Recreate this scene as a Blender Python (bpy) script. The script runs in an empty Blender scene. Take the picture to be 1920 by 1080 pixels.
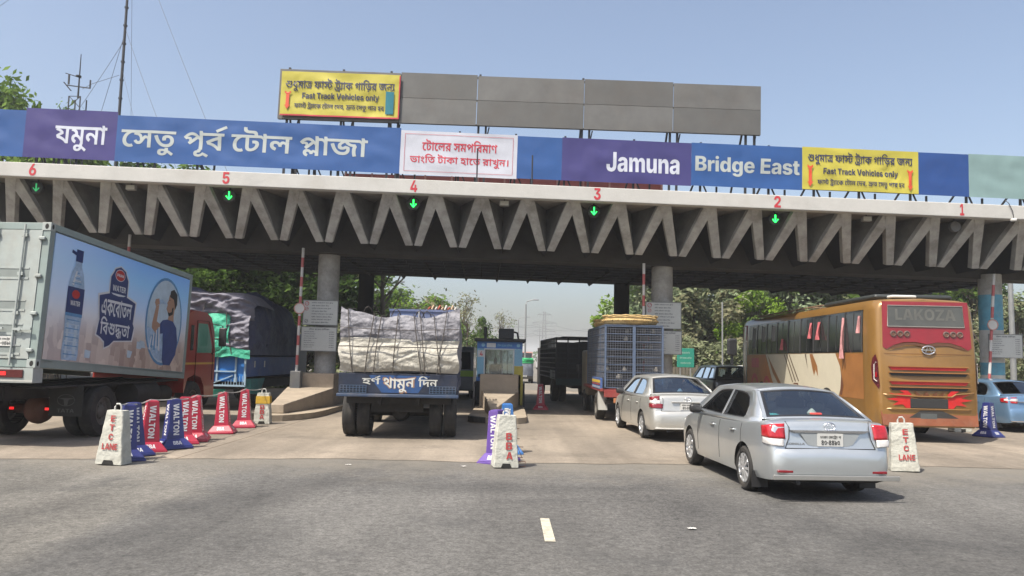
import bpy, bmesh, math, random
from mathutils import Vector, Matrix, noise, Euler
from mathutils.geometry import tessellate_polygon
R = math.radians
scene = bpy.context.scene
col = scene.collection

# ---------------------------------------------------------------- camera, sky, sun, exposure
cam = bpy.data.cameras.new('camera'); cam.sensor_width = 36.0; cam.lens = 36.0*1450/1920
cam.clip_end = 5000; cam.clip_start = 0.05
cam_o = bpy.data.objects.new('camera', cam); col.objects.link(cam_o)
cam_o.matrix_world = Matrix.Translation((0, 0, 1.75)) @ Matrix.Rotation(R(90+5.2), 4, 'X') @ Matrix.Rotation(R(1.25), 4, 'Z')
scene.camera = cam_o
SUN = Vector((0.45, 0.43, -1.0)).normalized()
EL = math.asin(-SUN.z); AZ = math.atan2(-SUN.x, -SUN.y)
world = bpy.data.worlds.new('World'); scene.world = world; world.use_nodes = True
nt = world.node_tree; bg = nt.nodes['Background']
sky = nt.nodes.new('ShaderNodeTexSky'); sky.sky_type = 'NISHITA'; sky.sun_disc = False
sky.sun_elevation = EL; sky.sun_rotation = AZ % (2*math.pi)
sky.altitude = 0; sky.air_density = 1.0; sky.dust_density = 4.0; sky.ozone_density = 1.5
hs = nt.nodes.new('ShaderNodeHueSaturation'); hs.inputs['Saturation'].default_value = .86; hs.inputs['Value'].default_value = .90
nt.links.new(sky.outputs['Color'], hs.inputs['Color']); nt.links.new(hs.outputs['Color'], bg.inputs['Color']); bg.inputs['Strength'].default_value = 0.15
sl = bpy.data.lights.new('sun', 'SUN'); sl.energy = 4.8; sl.angle = R(0.6); sl.color = (1.0, 0.93, 0.82)
sun_o = bpy.data.objects.new('sun', sl); col.objects.link(sun_o); sun_o.location = (-20, -20, 45)
sun_o.rotation_euler = SUN.to_track_quat('-Z', 'Y').to_euler()
scene.view_settings.view_transform = 'Standard'; scene.view_settings.look = 'None'
scene.view_settings.exposure = 0.66; scene.view_settings.gamma = 1.0
scene.cycles.use_denoising = True
scene.cycles.max_bounces = 8; scene.cycles.transparent_max_bounces = 24; scene.cycles.volume_bounces = 1

# ---------------------------------------------------------------- materials
HAZE = 0.0007
AL = .80      # all paints were first judged one third of a stop too bright
_mats = {}
def M(name, c=(.5, .5, .5), rough=.6, metal=0.0, var=.12, sc=3.0, bump=0.0, bsc=None, coat=0.0, spec=.5, emit=0.0, dirt=0.0, dirtc=(.30, .24, .17), lo=None, sss=None):
    if name in _mats: return _mats[name]
    m = bpy.data.materials.new(name); m.use_nodes = True; _mats[name] = m
    if metal < .5 and not emit: c = tuple(x*AL for x in c)
    dirtc = tuple(x*AL for x in dirtc)
    t = m.node_tree; N = t.nodes; L = t.links; p = N['Principled BSDF']
    p.inputs['Roughness'].default_value = rough; p.inputs['Metallic'].default_value = metal
    p.inputs['Specular IOR Level'].default_value = spec
    if coat: p.inputs['Coat Weight'].default_value = coat; p.inputs['Coat Roughness'].default_value = .06
    tc = N.new('ShaderNodeTexCoord')
    out = None
    if var > 0:
        nz = N.new('ShaderNodeTexNoise'); nz.inputs['Scale'].default_value = sc; nz.inputs['Detail'].default_value = 6; nz.inputs['Roughness'].default_value = .65
        L.new(tc.outputs['Object'], nz.inputs['Vector'])
        cr = N.new('ShaderNodeMapRange'); cr.inputs['From Min'].default_value = .25; cr.inputs['From Max'].default_value = .75
        cr.inputs['To Min'].default_value = 1-var; cr.inputs['To Max'].default_value = 1+var
        L.new(nz.outputs['Fac'], cr.inputs['Value'])
        mx = N.new('ShaderNodeMix'); mx.data_type = 'RGBA'; mx.blend_type = 'MULTIPLY'; mx.inputs[0].default_value = 1
        mx.inputs[6].default_value = (*c, 1); L.new(cr.outputs['Result'], mx.inputs[7]); out = mx.outputs[2]
    if dirt > 0:
        n2 = N.new('ShaderNodeTexNoise'); n2.inputs['Scale'].default_value = sc*.6; n2.inputs['Detail'].default_value = 8; n2.inputs['Roughness'].default_value = .7
        L.new(tc.outputs['Object'], n2.inputs['Vector'])
        c2 = N.new('ShaderNodeMapRange'); c2.inputs['From Min'].default_value = .48; c2.inputs['From Max'].default_value = .72; c2.inputs['To Max'].default_value = dirt
        L.new(n2.outputs['Fac'], c2.inputs['Value'])
        m2 = N.new('ShaderNodeMix'); m2.data_type = 'RGBA'; L.new(c2.outputs['Result'], m2.inputs[0])
        if out: L.new(out, m2.inputs[6])
        else: m2.inputs[6].default_value = (*c, 1)
        m2.inputs[7].default_value = (*dirtc, 1); out = m2.outputs[2]
    if out: L.new(out, p.inputs['Base Color'])
    else: p.inputs['Base Color'].default_value = (*c, 1)
    if bump > 0:
        n3 = N.new('ShaderNodeTexNoise'); n3.inputs['Scale'].default_value = bsc or sc*4; n3.inputs['Detail'].default_value = 5
        L.new(tc.outputs['Object'], n3.inputs['Vector'])
        b = N.new('ShaderNodeBump'); b.inputs['Strength'].default_value = bump; b.inputs['Distance'].default_value = .05
        L.new(n3.outputs['Fac'], b.inputs['Height']); L.new(b.outputs['Normal'], p.inputs['Normal'])
    if emit > 0:
        p.inputs['Emission Color'].default_value = (*c, 1); p.inputs['Emission Strength'].default_value = emit
    return m

def glass(name, tint=(.30, .34, .34), refl=.10):
    if name in _mats: return _mats[name]
    m = bpy.data.materials.new(name); m.use_nodes = True; _mats[name] = m
    t = m.node_tree; N = t.nodes; L = t.links; N.remove(N['Principled BSDF'])
    tr = N.new('ShaderNodeBsdfTransparent'); tr.inputs['Color'].default_value = (*tint, 1)
    gl = N.new('ShaderNodeBsdfGlossy'); gl.inputs['Roughness'].default_value = .03; gl.inputs['Color'].default_value = (.9, .95, 1, 1)
    lw = N.new('ShaderNodeFresnel'); lw.inputs['IOR'].default_value = 1.5
    ad = N.new('ShaderNodeMath'); ad.operation = 'ADD'; ad.inputs[1].default_value = refl; ad.use_clamp = True
    mx = N.new('ShaderNodeMixShader'); L.new(lw.outputs[0], ad.inputs[0]); L.new(ad.outputs[0], mx.inputs[0])
    L.new(tr.outputs[0], mx.inputs[1]); L.new(gl.outputs[0], mx.inputs[2]); L.new(mx.outputs[0], N['Material Output'].inputs['Surface'])
    return m

def leafmat(name, c, c2):
    m = bpy.data.materials.new(name); m.use_nodes = True
    t = m.node_tree; N = t.nodes; L = t.links; N.remove(N['Principled BSDF'])
    tc = N.new('ShaderNodeTexCoord'); nz = N.new('ShaderNodeTexNoise'); nz.inputs['Scale'].default_value = .9; nz.inputs['Detail'].default_value = 4
    L.new(tc.outputs['Object'], nz.inputs['Vector'])
    cr = N.new('ShaderNodeValToRGB'); cr.color_ramp.elements[0].position = .35; cr.color_ramp.elements[1].position = .68
    cr.color_ramp.elements[0].color = (*c, 1); cr.color_ramp.elements[1].color = (*c2, 1); L.new(nz.outputs['Fac'], cr.inputs['Fac'])
    d = N.new('ShaderNodeBsdfDiffuse'); tl = N.new('ShaderNodeBsdfTranslucent')
    L.new(cr.outputs[0], d.inputs['Color']); L.new(cr.outputs[0], tl.inputs['Color'])
    mx = N.new('ShaderNodeMixShader'); mx.inputs[0].default_value = .35
    L.new(d.outputs[0], mx.inputs[1]); L.new(tl.outputs[0], mx.inputs[2]); L.new(mx.outputs[0], N['Material Output'].inputs['Surface'])
    return m

# ---------------------------------------------------------------- mesh helpers
class B:
    def __init__(s): s.v = []; s.f = []; s.m = []
    def add(s, vs, fs, m=0):
        o = len(s.v); s.v += [tuple(v) for v in vs]
        for f in fs: s.f.append(tuple(o+i for i in f)); s.m.append(m)
        return s
    def box(s, x0, x1, y0, y1, z0, z1, m=0, T=None):
        vs = [Vector((x, y, z)) for z in (z0, z1) for y in (y0, y1) for x in (x0, x1)]
        if T is not None: vs = [T @ v for v in vs]
        return s.add(vs, [(0, 2, 3, 1), (4, 5, 7, 6), (0, 1, 5, 4), (2, 6, 7, 3), (0, 4, 6, 2), (1, 3, 7, 5)], m)
    def frus(s, c, hx0, hy0, z0, hx1, hy1, z1, m=0):   # tapered box
        x, y = c
        vs = [(x-hx0, y-hy0, z0), (x+hx0, y-hy0, z0), (x+hx0, y+hy0, z0), (x-hx0, y+hy0, z0), (x-hx1, y-hy1, z1), (x+hx1, y-hy1, z1), (x+hx1, y+hy1, z1), (x-hx1, y+hy1, z1)]
        return s.add(vs, [(3, 2, 1, 0), (4, 5, 6, 7), (0, 1, 5, 4), (1, 2, 6, 5), (2, 3, 7, 6), (3, 0, 4, 7)], m)
    def bar(s, p, q, w=.03, h=None, m=0):              # square bar between two points
        p = Vector(p); q = Vector(q); d = (q-p); L = d.length
        if L < 1e-6: return s
        z = d.normalized(); up = Vector((0, 0, 1)) if abs(z.z) < .95 else Vector((0, 1, 0))
        x = z.cross(up).normalized(); y = x.cross(z); h = h or w
        vs = [b + x*sx*w/2 + y*sy*h/2 for b in (p, q) for sx, sy in ((-1, -1), (1, -1), (1, 1), (-1, 1))]
        return s.add(vs, [(0, 1, 2, 3), (7, 6, 5, 4), (0, 4, 5, 1), (1, 5, 6, 2), (2, 6, 7, 3), (3, 7, 4, 0)], m)
    def tube(s, pts, r=.02, n=8, m=0, caps=True):
        pts = [Vector(p) for p in pts]; rings = []; k = len(pts)
        rr = r if isinstance(r, (list, tuple)) else [r]*k
        for i, p in enumerate(pts):
            d = (pts[min(i+1, k-1)]-pts[max(i-1, 0)]).normalized()
            up = Vector((0, 0, 1)) if abs(d.z) < .9 else Vector((1, 0, 0))
            a = d.cross(up).normalized(); b = a.cross(d)
            rings.append([p + a*math.cos(2*math.pi*j/n)*rr[i] + b*math.sin(2*math.pi*j/n)*rr[i] for j in range(n)])
        return s.loft(rings, m, caps)
    def loft(s, rings, m=0, caps=True, closed=True):
        n = len(rings[0]); vs = [p for r in rings for p in r]; fs = []
        for i in range(len(rings)-1):
            for j in range(n if closed else n-1):
                a = i*n+j; b = i*n+(j+1) % n
                fs.append((a, b, b+n, a+n))
        if caps: fs.append(tuple(reversed(range(n)))); fs.append(tuple(range((len(rings)-1)*n, len(rings)*n)))
        return s.add(vs, fs, m)
    def lathe(s, prof, c=(0, 0, 0), axis='z', n=20, m=0, caps=False):
        rings = []
        for r, h in prof:
            ring = []
            for j in range(n):
                a = 2*math.pi*j/n; u, w = r*math.cos(a), r*math.sin(a)
                ring.append(Vector(c) + Vector({'z': (u, w, h), 'y': (w, h, u), 'x': (h, u, w)}[axis]))
            rings.append(ring)
        return s.loft(rings, m, caps)
    def poly(s, pts, m=0):                              # one flat outline in 3D
        tri = tessellate_polygon([[Vector(p) for p in pts]])
        return s.add(pts, [tuple(t) for t in tri], m)
    def polyh(s, loops, m=0):                           # outline with holes
        tri = tessellate_polygon([[Vector(p) for p in l] for l in loops])
        return s.add([p for l in loops for p in l], [tuple(t) for t in tri], m)
    def prism(s, pts, d, m=0):                          # outline extruded by vector d
        pts = [Vector(p) for p in pts]; d = Vector(d); n = len(pts)
        tri = tessellate_polygon([pts])
        s.add(pts, [tuple(t) for t in tri], m); s.add([p+d for p in pts], [tuple(reversed(t)) for t in tri], m)
        return s.add(pts+[p+d for p in pts], [(i, (i+1) % n, n+(i+1) % n, n+i) for i in range(n)], m)
    def grid(s, fn, nu, nv, m=0):
        vs = [fn(i/nu, j/nv) for j in range(nv+1) for i in range(nu+1)]; fs = []
        for j in range(nv):
            for i in range(nu):
                a = j*(nu+1)+i; fs.append((a, a+1, a+nu+2, a+nu+1))
        return s.add(vs, fs, m)
    def disc(s, c, r, axis='y', n=20, m=0, ry=None):
        ry = ry or r; c = Vector(c); pts = []
        for j in range(n):
            a = 2*math.pi*j/n; u, w = r*math.cos(a), ry*math.sin(a)
            pts.append(c + Vector({'y': (u, 0, w), 'x': (0, u, w), 'z': (u, w, 0)}[axis]))
        return s.add(pts, [tuple(range(n))], m)
    def ring(s, c, r, w, axis='y', n=24, m=0, ry=None, t=.01):
        ry = ry or r; c = Vector(c); pts = []
        for j in range(n+1):
            a = 2*math.pi*j/n; u, q = r*math.cos(a), ry*math.sin(a)
            pts.append(c + Vector({'y': (u, 0, q), 'x': (0, u, q), 'z': (u, q, 0)}[axis]))
        return s.tube(pts, w/2, 6, m, False)
    def rbox(s, c, size, r=.05, m=0, T=None, seg=3):    # rounded upright box (rounded in plan and over the top)
        cx, cy, cz = c; sx, sy, sz = size[0]/2, size[1]/2, size[2]/2
        def ringat(ix, z):
            pts = []
            for qx, qy, a0 in ((1, 1, 0), (-1, 1, 90), (-1, -1, 180), (1, -1, 270)):
                for k in range(seg+1):
                    a = R(a0+90*k/seg); rr = r
                    pts.append(Vector((cx+qx*(sx-rr)+rr*math.cos(a)-math.copysign(ix, qx)*1, cy+qy*(sy-rr)+rr*math.sin(a)-math.copysign(ix, qy), z)))
            return pts
        rings = []
        for k in range(seg+1):
            a = R(90*k/seg); rings.append(ringat(r*(1-math.sin(a)), cz-sz+r*(1-math.cos(a))))
        for k in range(seg+1):
            a = R(90*k/seg); rings.append(ringat(r*(1-math.cos(a)), cz+sz-r*(1-math.sin(a))))
        if T is not None: rings = [[T @ p for p in q] for q in rings]
        return s.loft(rings, m, True)
    def build(s, name, mats, parent=None, loc=None, rot=None, smooth=None, bevel=0, solid=0, seg=2, weld=False):
        me = bpy.data.meshes.new(name); me.from_pydata(s.v, [], s.f)
        mats = mats if isinstance(mats, (list, tuple)) else [mats]
        for m in mats: me.materials.append(m)
        me.polygons.foreach_set('material_index', s.m)
        if smooth is not None:
            me.polygons.foreach_set('use_smooth', [True]*len(me.polygons))
            me.set_sharp_from_angle(angle=R(smooth))
        me.update(); o = bpy.data.objects.new(name, me); col.objects.link(o)
        if parent: o.parent = parent
        if loc is not None: o.location = loc
        if rot is not None: o.rotation_euler = rot
        if solid:
            md = o.modifiers.new('thick', 'SOLIDIFY'); md.thickness = solid; md.offset = -1
        if weld:
            bw = bmesh.new(); bw.from_mesh(me); bmesh.ops.remove_doubles(bw, verts=bw.verts, dist=.0008); bw.to_mesh(me); bw.free()
        if bevel:
            md = o.modifiers.new('bevel', 'BEVEL'); md.width = bevel; md.segments = seg; md.limit_method = 'ANGLE'; md.angle_limit = R(40)
        return o

def tag(o, label=None, cat=None, group=None, kind=None):
    if label: o['label'] = label
    if cat: o['category'] = cat
    if group: o['group'] = group
    if kind: o['kind'] = kind
    return o
def thing(name, label, cat, loc=(0, 0, 0), rz=0.0, group=None):
    o = bpy.data.objects.new(name, None); o.empty_display_size = .3; col.objects.link(o)
    o.location = loc; o.rotation_euler = (0, 0, rz)
    return tag(o, label, cat, group)
def copy_tree(o, parent=None):
    kids = list(o.children); c = o.copy(); col.objects.link(c)
    if parent: c.parent = parent
    for k in kids: copy_tree(k, c)
    return c

# ---------------------------------------------------------------- lettering
_tc = {}
from mathutils.geometry import delaunay_2d_cdt
def _contours(s, ox=0.0, oy=0.0):
    out = []
    for c in s.split('|'):
        n = [int(x) for x in c.split()]; x = y = 0; pts = []
        for i in range(0, len(n), 2): x += n[i]; y += n[i+1]; pts.append(((x+ox)/1000, (y+oy)/1000))
        out.append(pts)
    return out
def _fill(cs):           # triangulates overlapping outlines by winding number
    vs = []; es = []
    for c in cs:
        o = len(vs); vs += [Vector(p) for p in c]; es += [(o+i, o+(i+1) % len(c)) for i in range(len(c))]
    r = delaunay_2d_cdt(vs, es, [], 0, 1e-5); V = r[0]; fs = []
    for f in r[2]:
        x = sum(V[i].x for i in f)/len(f); y = sum(V[i].y for i in f)/len(f); w = 0
        for c in cs:
            for (x0, y0), (x1, y1) in zip(c, c[1:]+c[:1]):
                if (y0 <= y) != (y1 <= y) and x0+(y-y0)/(y1-y0)*(x1-x0) > x: w += 1 if y1 > y0 else -1
        if w: fs.append(tuple(f))
    return ([(v.x, v.y, 0) for v in V], fs)
def latin(t, bold=0.0):
    k = (t, 'l')
    if k not in _tc:
        cs = []; x = 0
        for ch in t:
            a, o = LATIN[ch]
            if o: cs += _contours(o, x)
            x += a-22
        _tc[k] = _fill(cs)
    return _tc[k]
def bangla(wd, bold=0.0):
    k = (wd, 'b')
    if k not in _tc: _tc[k] = _fill([c for g, ox, oy in WORDS[wd][1] for c in _contours(GLYPHS[g], ox, oy)])
    return _tc[k]
def text_into(b, tm, c, xd, zd, w, h, m=0, warp=None):   # fit lettering into a w x h rectangle centred on c
    vs, fs = tm; xs = [v[0] for v in vs]; ys = [v[1] for v in vs]
    x0, x1, y0, y1 = min(xs), max(xs), min(ys), max(ys); c = Vector(c); xd = Vector(xd).normalized(); zd = Vector(zd).normalized()
    out = []
    for v in vs:
        a = ((v[0]-x0)/(x1-x0)-.5)*w; e = ((v[1]-y0)/(y1-y0)-.5)*h
        p = c + xd*a + zd*e
        out.append(warp(p) if warp else p)
    return b.add(out, fs, m)
def fbm(p, o=4): return noise.fractal(Vector(p), 1.0, 2.0, o)
GLYPHS = {
 45: '668 622 0 -103 -98 0 0 -519 -122 0 -59 61 -72 48 -84 36 -47 14 -107 21 -45 108 60 36 131 68 -90 44 -107 29 36 80 31 -26 -105 0 0 103|448 519 -292 0 7 8 47 -17 43 -22 90 -67 11 -82 -140 -66 -37 -20 -3 8 72 -16 109 -46 66 -45 52 -54 -18 -7 -6 51',
 44: '651 622 0 -103 -98 0 0 -519 -122 0 0 131 18 -53 -48 63 -46 50 -47 36 -48 18 -26 3 -31 -6 -24 -18 -6 -13 0 -34 7 -14 26 -22 42 -19 -36 -107 -68 28 -27 18 -41 41 -14 23 -15 48 1 58 8 28 32 45 21 17 50 22 54 7 33 -2 31 -5 57 -19 51 -33 68 -74 -19 -12 -3 314 -441 0 0 103|317 321 -3 -31 -119 31 -9 56 -21 39 -39 26 -61 16 -40 5 24 96 123 -29 55 -22 41 -31 28 -41 16 -52',
 57: '-302 -266 -45 5 -46 17 -38 29 -13 20 -9 24 -2 27 4 34 14 29 23 24 31 18 40 11 93 1 44 -6 82 -26 82 -41 133 -93 -66 -78 -114 90 -68 40 -65 24 -30 6 -30 2 -35 -4 -12 -6 -12 -18 0 -22 4 -10 29 -15 46 5 31 27 16 39 5 41 1 86 121 0 -1 -71 -6 -49 -16 -51 -30 -48 -48 -37 -32 -13 -37 -8',
 39: '638 622 0 -103 -97 0 0 -519 -122 0 0 216 19 -53 -44 52 -48 44 -74 45 -25 7 -41 0 -29 -11 -17 -24 -2 -17 8 -28 22 -22 41 -20 -55 -103 -41 20 -35 24 -28 29 -21 33 -13 35 -4 37 3 33 8 29 14 25 18 21 46 30 26 9 54 7 31 -2 57 -13 79 -41 73 -64 -19 -9 -3 230 -429 0 0 103',
 54: '307 622 0 -103 -98 0 0 -519 -121 0 0 449 -10 19 -25 32 -35 17 -28 2 0 103 34 -1 29 -12 14 -11 24 -39 -3 129 97 0 23 -66',
 61: '399 622 0 -103 -50 0 -66 -39 -40 -36 -34 -44 -26 -50 -14 -57 -1 -30 8 -71 10 -27 29 -38 37 -20 37 -6 36 3 39 16 47 -92 -42 -20 -43 -10 -44 -3 -46 3 -42 11 -38 17 -33 24 -28 30 -22 36 -16 43 -10 48 -3 53 3 46 9 44 34 80 53 67 33 27 76 40 -64 -41 -198 -4 0 103',
 50: '713 622 0 -103 -98 0 0 -519 -121 0 0 323 24 -47 -51 52 -22 6 -23 -7 -24 -28 -59 -93 -34 -45 -34 -31 -35 -17 -63 -4 -55 17 -53 47 -36 52 86 54 26 -38 21 -19 24 -6 26 7 28 29 40 68 25 28 34 54 17 16 36 18 21 2 35 -6 32 -18 35 -31 -17 -4 -4 140 -504 0 0 103|247 251 -19 100 -8 23 -25 35 -18 13 -47 19 -103 17 33 108 68 -33 67 -15 48 -19 18 -12 28 -29 18 -39 14 -79',
 35: '426 36 -60 4 -56 13 -53 20 -50 31 -45 41 -42 53 -38 65 -34 79 -30 93 116 32 45 -130 52 -96 30 -36 32 -27 36 -19 40 -11 69 -3 62 13 41 30 22 44 4 37 -6 43 -8 17 -21 28 -14 10 -30 12 -34 0 -25 -12 -14 -22 -2 -15 8 -44 -116 -18 -13 42 -4 35 11 56 13 22 39 32 24 12 27 7 58 7 46 -4 41 -9 37 -16 31 -22 26 -26 21 -31 15 -35 9 -38 3 -41 -3 -39 -9 -37 -15 -35 -22 -32 -28 -27 -36 -22 -42 -17 -50 -10|737 622 0 -103 -747 0 0 103',
 40: '766 622 0 -103 -98 0 0 -519 -122 0 0 393 9 -54 -64 80 -62 59 -63 36 -66 12 -50 -7 -43 -19 -39 -30 -54 -60 -4 19 56 27 36 4 32 -3 25 -9 18 -16 21 -41 -1 -70 -28 8 70 70 130 115 73 -75 -293 -268 -85 79 91 84 -37 -49 -39 -24 26 35 8 25 0 26 -12 21 -22 10 -22 1 -48 -18 -94 88 87 96 29 25 61 37 32 12 72 10 33 -2 61 -16 56 -31 55 -44 58 -58 -7 -17 -5 83 -1 144 98 0 23 -66',
 58: '-191 -257 -73 12 -21 10 -34 29 -18 43 -3 28 5 31 12 26 22 21 27 16 31 11 34 5 0 41 121 0 0 -61 -46 -63 -53 2 -25 -7 -12 -14 0 -21 12 -15 22 -7 42 2 26 8 46 30 40 39 100 -42 99 -54 -54 -84 -126 75 -47 -33 -36 -15 -41 -10',
 42: '633 622 0 -103 -98 0 0 -519 -122 0 -55 68 -69 57 -81 45 -91 31 -49 10 -48 113 201 100 72 30 143 46 -19 -34 0 53 -427 0 0 103|413 413 21 -23 -131 -47 -129 -60 91 -30 62 -34 58 -44 49 -55 -17 -8',
 131: '-293 737 343 180 49 -87 -338 -186',
 30: '598 622 0 -103 -393 0 0 -303 8 -62 20 -23 36 -7 38 5 54 30 32 31 21 32 13 52 -6 25 -17 16 -32 6 -44 -5 -17 101 43 8 50 3 58 -7 23 -10 35 -28 20 -40 7 -49 -3 -36 -21 -69 -18 -31 -45 -56 -28 -23 -62 -36 -71 -20 -37 -2 -58 4 -41 14 -44 35 -21 37 -8 27 -6 77 0 304 -94 0 0 103|383 622 -8 36 -22 19 -41 7 -125 1 -40 5 -61 18 -44 30 -22 32 -13 39 -4 46 5 57 115 -7 -2 -17 2 -40 6 -22 12 -18 18 -12 46 -9 170 -4 47 -13 36 -24 29 -48 11 -76',
 47: '778 622 0 -103 -98 0 0 -519 -122 0 0 319 23 -51 -25 35 -30 26 -17 7 -26 2 -24 -9 -14 -15 -8 -25 2 -50 -104 -6 -11 42 -33 46 -30 18 -18 4 -44 -2 -27 -16 -10 -17 -4 -21 3 -23 10 -19 36 -30 52 -22 -36 -105 -70 27 -31 18 -48 42 -31 53 -11 64 11 59 31 47 21 18 53 25 61 9 36 -2 61 -18 27 -15 54 -48 -18 5 23 39 35 24 40 8 44 -6 37 -19 34 -27 -19 -16 -5 144 -568 0 0 103',
 380: '300 629 67 -9 62 -29 65 -48 107 -111 -54 -80 -61 74 -40 39 -61 41 -43 15 -69 4 -43 -11 -57 -34 -60 -53 -3 15 48 25 32 8 43 -1 40 -20 15 -17 9 -22 3 -28 -7 -41 -118 -53 27 28 10 23 0 24 -11 17 -21 10 -22 0 -49 -18 -94 85 90 92 59 41 63 26|532 442 -289 -238 -79 82 75 61 31 8 21 22 173 141|766 622 0 -103 -98 0 0 -310 -122 13 0 171 6 68 -3 31 -3 196 98 0 23 -66|273 206 59 -7 24 -10 22 -12 38 -34 19 25 11 8 25 8 32 0 32 -13 46 -41 -32 12 -3 90 122 -2 0 -265 -122 0 0 153 19 -86 -17 28 -23 23 -25 8 -20 -9 -8 -16 2 -38 -102 -5 -5 26 -22 38 -34 20 -19 3 -23 -5 -17 -20 4 -30 18 -17 35 -16 -40 -93 -39 17 -33 20 -27 24 -20 28 -12 32 -4 35 4 33 12 29 21 25 28 19 35 11',
 27: '433 36 -89 9 -42 11 -40 16 -74 49 -34 34 -61 88 -52 120 -23 72 116 32 50 -139 27 -53 29 -43 31 -33 35 -25 37 -17 41 -10 44 -3 43 3 34 9 26 15 18 19 10 24 4 28 -3 40 -20 52 86 -4 -62 -50 -67 -34 -53 -11 -31 -2 -52 7 -24 8 -38 25 -14 18 -17 46 1 55 21 54 20 26 29 25 37 24 -386 -2 0 103 1002 0 0 -103 -415 4 -106 -48 -63 -50 -18 -32 -2 -15 5 -24 15 -13 20 -5 36 6 67 41 135 -41 16 -83 -2 -53 -8 -32 -14 -31 -20 -30 -26 -25 -33 -22 -41 -17 -49 -9|881 199 8 -88 25 -96 -119 -25 -28 106 -8 72 2 91 21 92 -91 18 -38 14 -64 34 -27 22 -43 49 -17 27 126 14 36 -38 60 -28 57 -10 83 2 57 -94 -30 -75',
 456: '471 629 69 -19 51 -57 47 57 93 14 44 -42 30 -52 10 -65 -3 -34 -24 -61 -73 -76 -106 -54 -42 102 65 30 47 38 12 24 2 44 -12 28 -39 36 67 20 -81 -105 -90 -6 -20 54 -25 19 -43 -5 -22 -35 3 -29 24 -30 79 -19 -11 -108 -41 5 -65 23 -43 38 -15 25 -17 84 17 83 46 54|245 629 51 -9 44 -26 34 -42 19 -57 0 -60 -14 -50 -13 -24 -40 -39 -59 -22 -38 -3 -11 108 71 21 19 42 -18 44 -50 14 -66 -10 -11 104|535 21 -143 16 -66 20 -63 30 -58 40 -53 50 -50 62 -85 161 111 42 68 -132 39 -52 85 -76 48 -24 107 -28 59 -3 85 11 61 32 15 23 6 28 -11 42 -31 30 -41 21 112 48 49 -41 35 -51 12 -61 -4 -36 -31 -63 -60 -48 -86 -31',
 38: '633 622 0 -103 -98 0 0 -519 -122 0 -88 98 -75 51 -86 38 -96 24 -48 113 130 68 143 62 143 46 -23 -34 0 156|413 413 21 -23 -131 -47 -129 -60 91 -30 62 -34 58 -44 49 -55 -17 -8|238 629 60 -5 -8 -96 -58 -2 -21 -23 1 -25 21 -26 71 -28 -74 -71 -73 44 -35 32 -21 38 -7 44 13 55 26 32 42 23',
 219: '495 506 51 -4 54 -18 37 -34 15 -36 5 -414 -121 0 -25 39 -55 23 -210 -16 -72 7 -47 16 -59 48 -25 55 -9 76 11 92 118 -16 -6 -95 14 -41 26 -24 65 -14 127 16 57 0 41 -11 49 -42 0 241 -6 35 -24 17 -49 -2 -46 -20 -36 -34 -4 -18 7 -17 61 -4 13 -90 -33 -6 -79 0 -53 21 -31 45 -3 33 8 45 25 44 61 57 83 38|755 622 0 -103 -765 0 0 103',
 41: '886 622 0 -103 -731 0 8 8 69 -27 111 -79 11 -82 -177 -86 -3 8 30 -6 95 -32 92 -51 51 -45 -2 363 160 -8 68 -17 60 -26 53 -40 34 -40 20 -46 7 -49 -14 -63 -26 -35 -44 -25 -30 -6 -105 4 5 102 55 0 27 12 11 21 -3 34 -35 40 -31 16 -90 20 0 -384 -122 0 -58 61 -71 48 -82 36 -150 35 -45 108 191 104 -90 44 -107 29 36 80 31 -26 -105 0 0 103',
 434: '193 108 -57 10 -36 20 -35 35 -36 52 86 54 47 -57 24 -6 26 7 28 29 99 150 34 28 40 8 51 -13 51 -42 15 -56 -12 -50 -51 51 -38 3 -22 -20 -68 -105 -51 -62 -34 -24|247 251 -19 100 -33 58 -65 32 -103 17 33 108 68 -33 115 -34 46 -41 18 -39 14 -79|1008 622 0 -103 -393 0 0 -324 7 -41 21 -23 35 -7 58 13 34 22 44 47 21 50 -4 43 -31 21 -63 -4 -17 101 59 10 65 0 70 -29 36 -55 4 -85 -8 -35 -31 -65 -46 -56 -90 -59 -70 -20 -96 2 -40 14 -31 21 -25 31 -18 47 -6 77 0 304 -503 0 0 103|792 622 -8 36 -21 19 -206 13 -62 18 -43 30 -23 32 -13 39 1 103 116 -7 -2 -17 7 -62 31 -30 46 -9 170 -4 46 -13 36 -24 29 -48 11 -76',
 214: '714 622 0 -103 -393 0 0 -284 8 -63 20 -23 36 -7 38 6 54 30 53 63 13 51 -6 25 -17 17 -32 5 -45 -4 -16 101 58 9 93 -6 42 -22 28 -35 13 -44 1 -50 -29 -92 -58 -75 -89 -60 -35 -12 -73 -10 -80 10 -36 18 -27 25 -29 64 -6 363 -210 0 0 103|499 622 -8 36 -22 19 -206 13 -61 18 -44 30 -22 32 -13 39 1 103 115 -7 -2 -17 8 -62 30 -30 46 -9 170 -4 47 -13 36 -24 29 -48 11 -76|616 -185 -120 0 -23 35 -60 26 -200 -16 -64 9 -41 17 -52 48 -21 50 -8 67 9 83 2 14 116 -14 -4 -22 1 -90 15 -29 23 -19 46 -10 109 15 57 1 61 -22 32 -31 6 178 116 114',
 202: '289 622 0 -103 -78 0 59 20 -47 -49 -29 -62 1 -81 29 -146 -3 -76 -13 -46 -26 -41 -41 -36 -97 -42 -44 -12 -28 101 85 33 37 43 8 77 -30 142 -3 68 20 65 46 62 -7 -20 -138 0 0 103',
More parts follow.
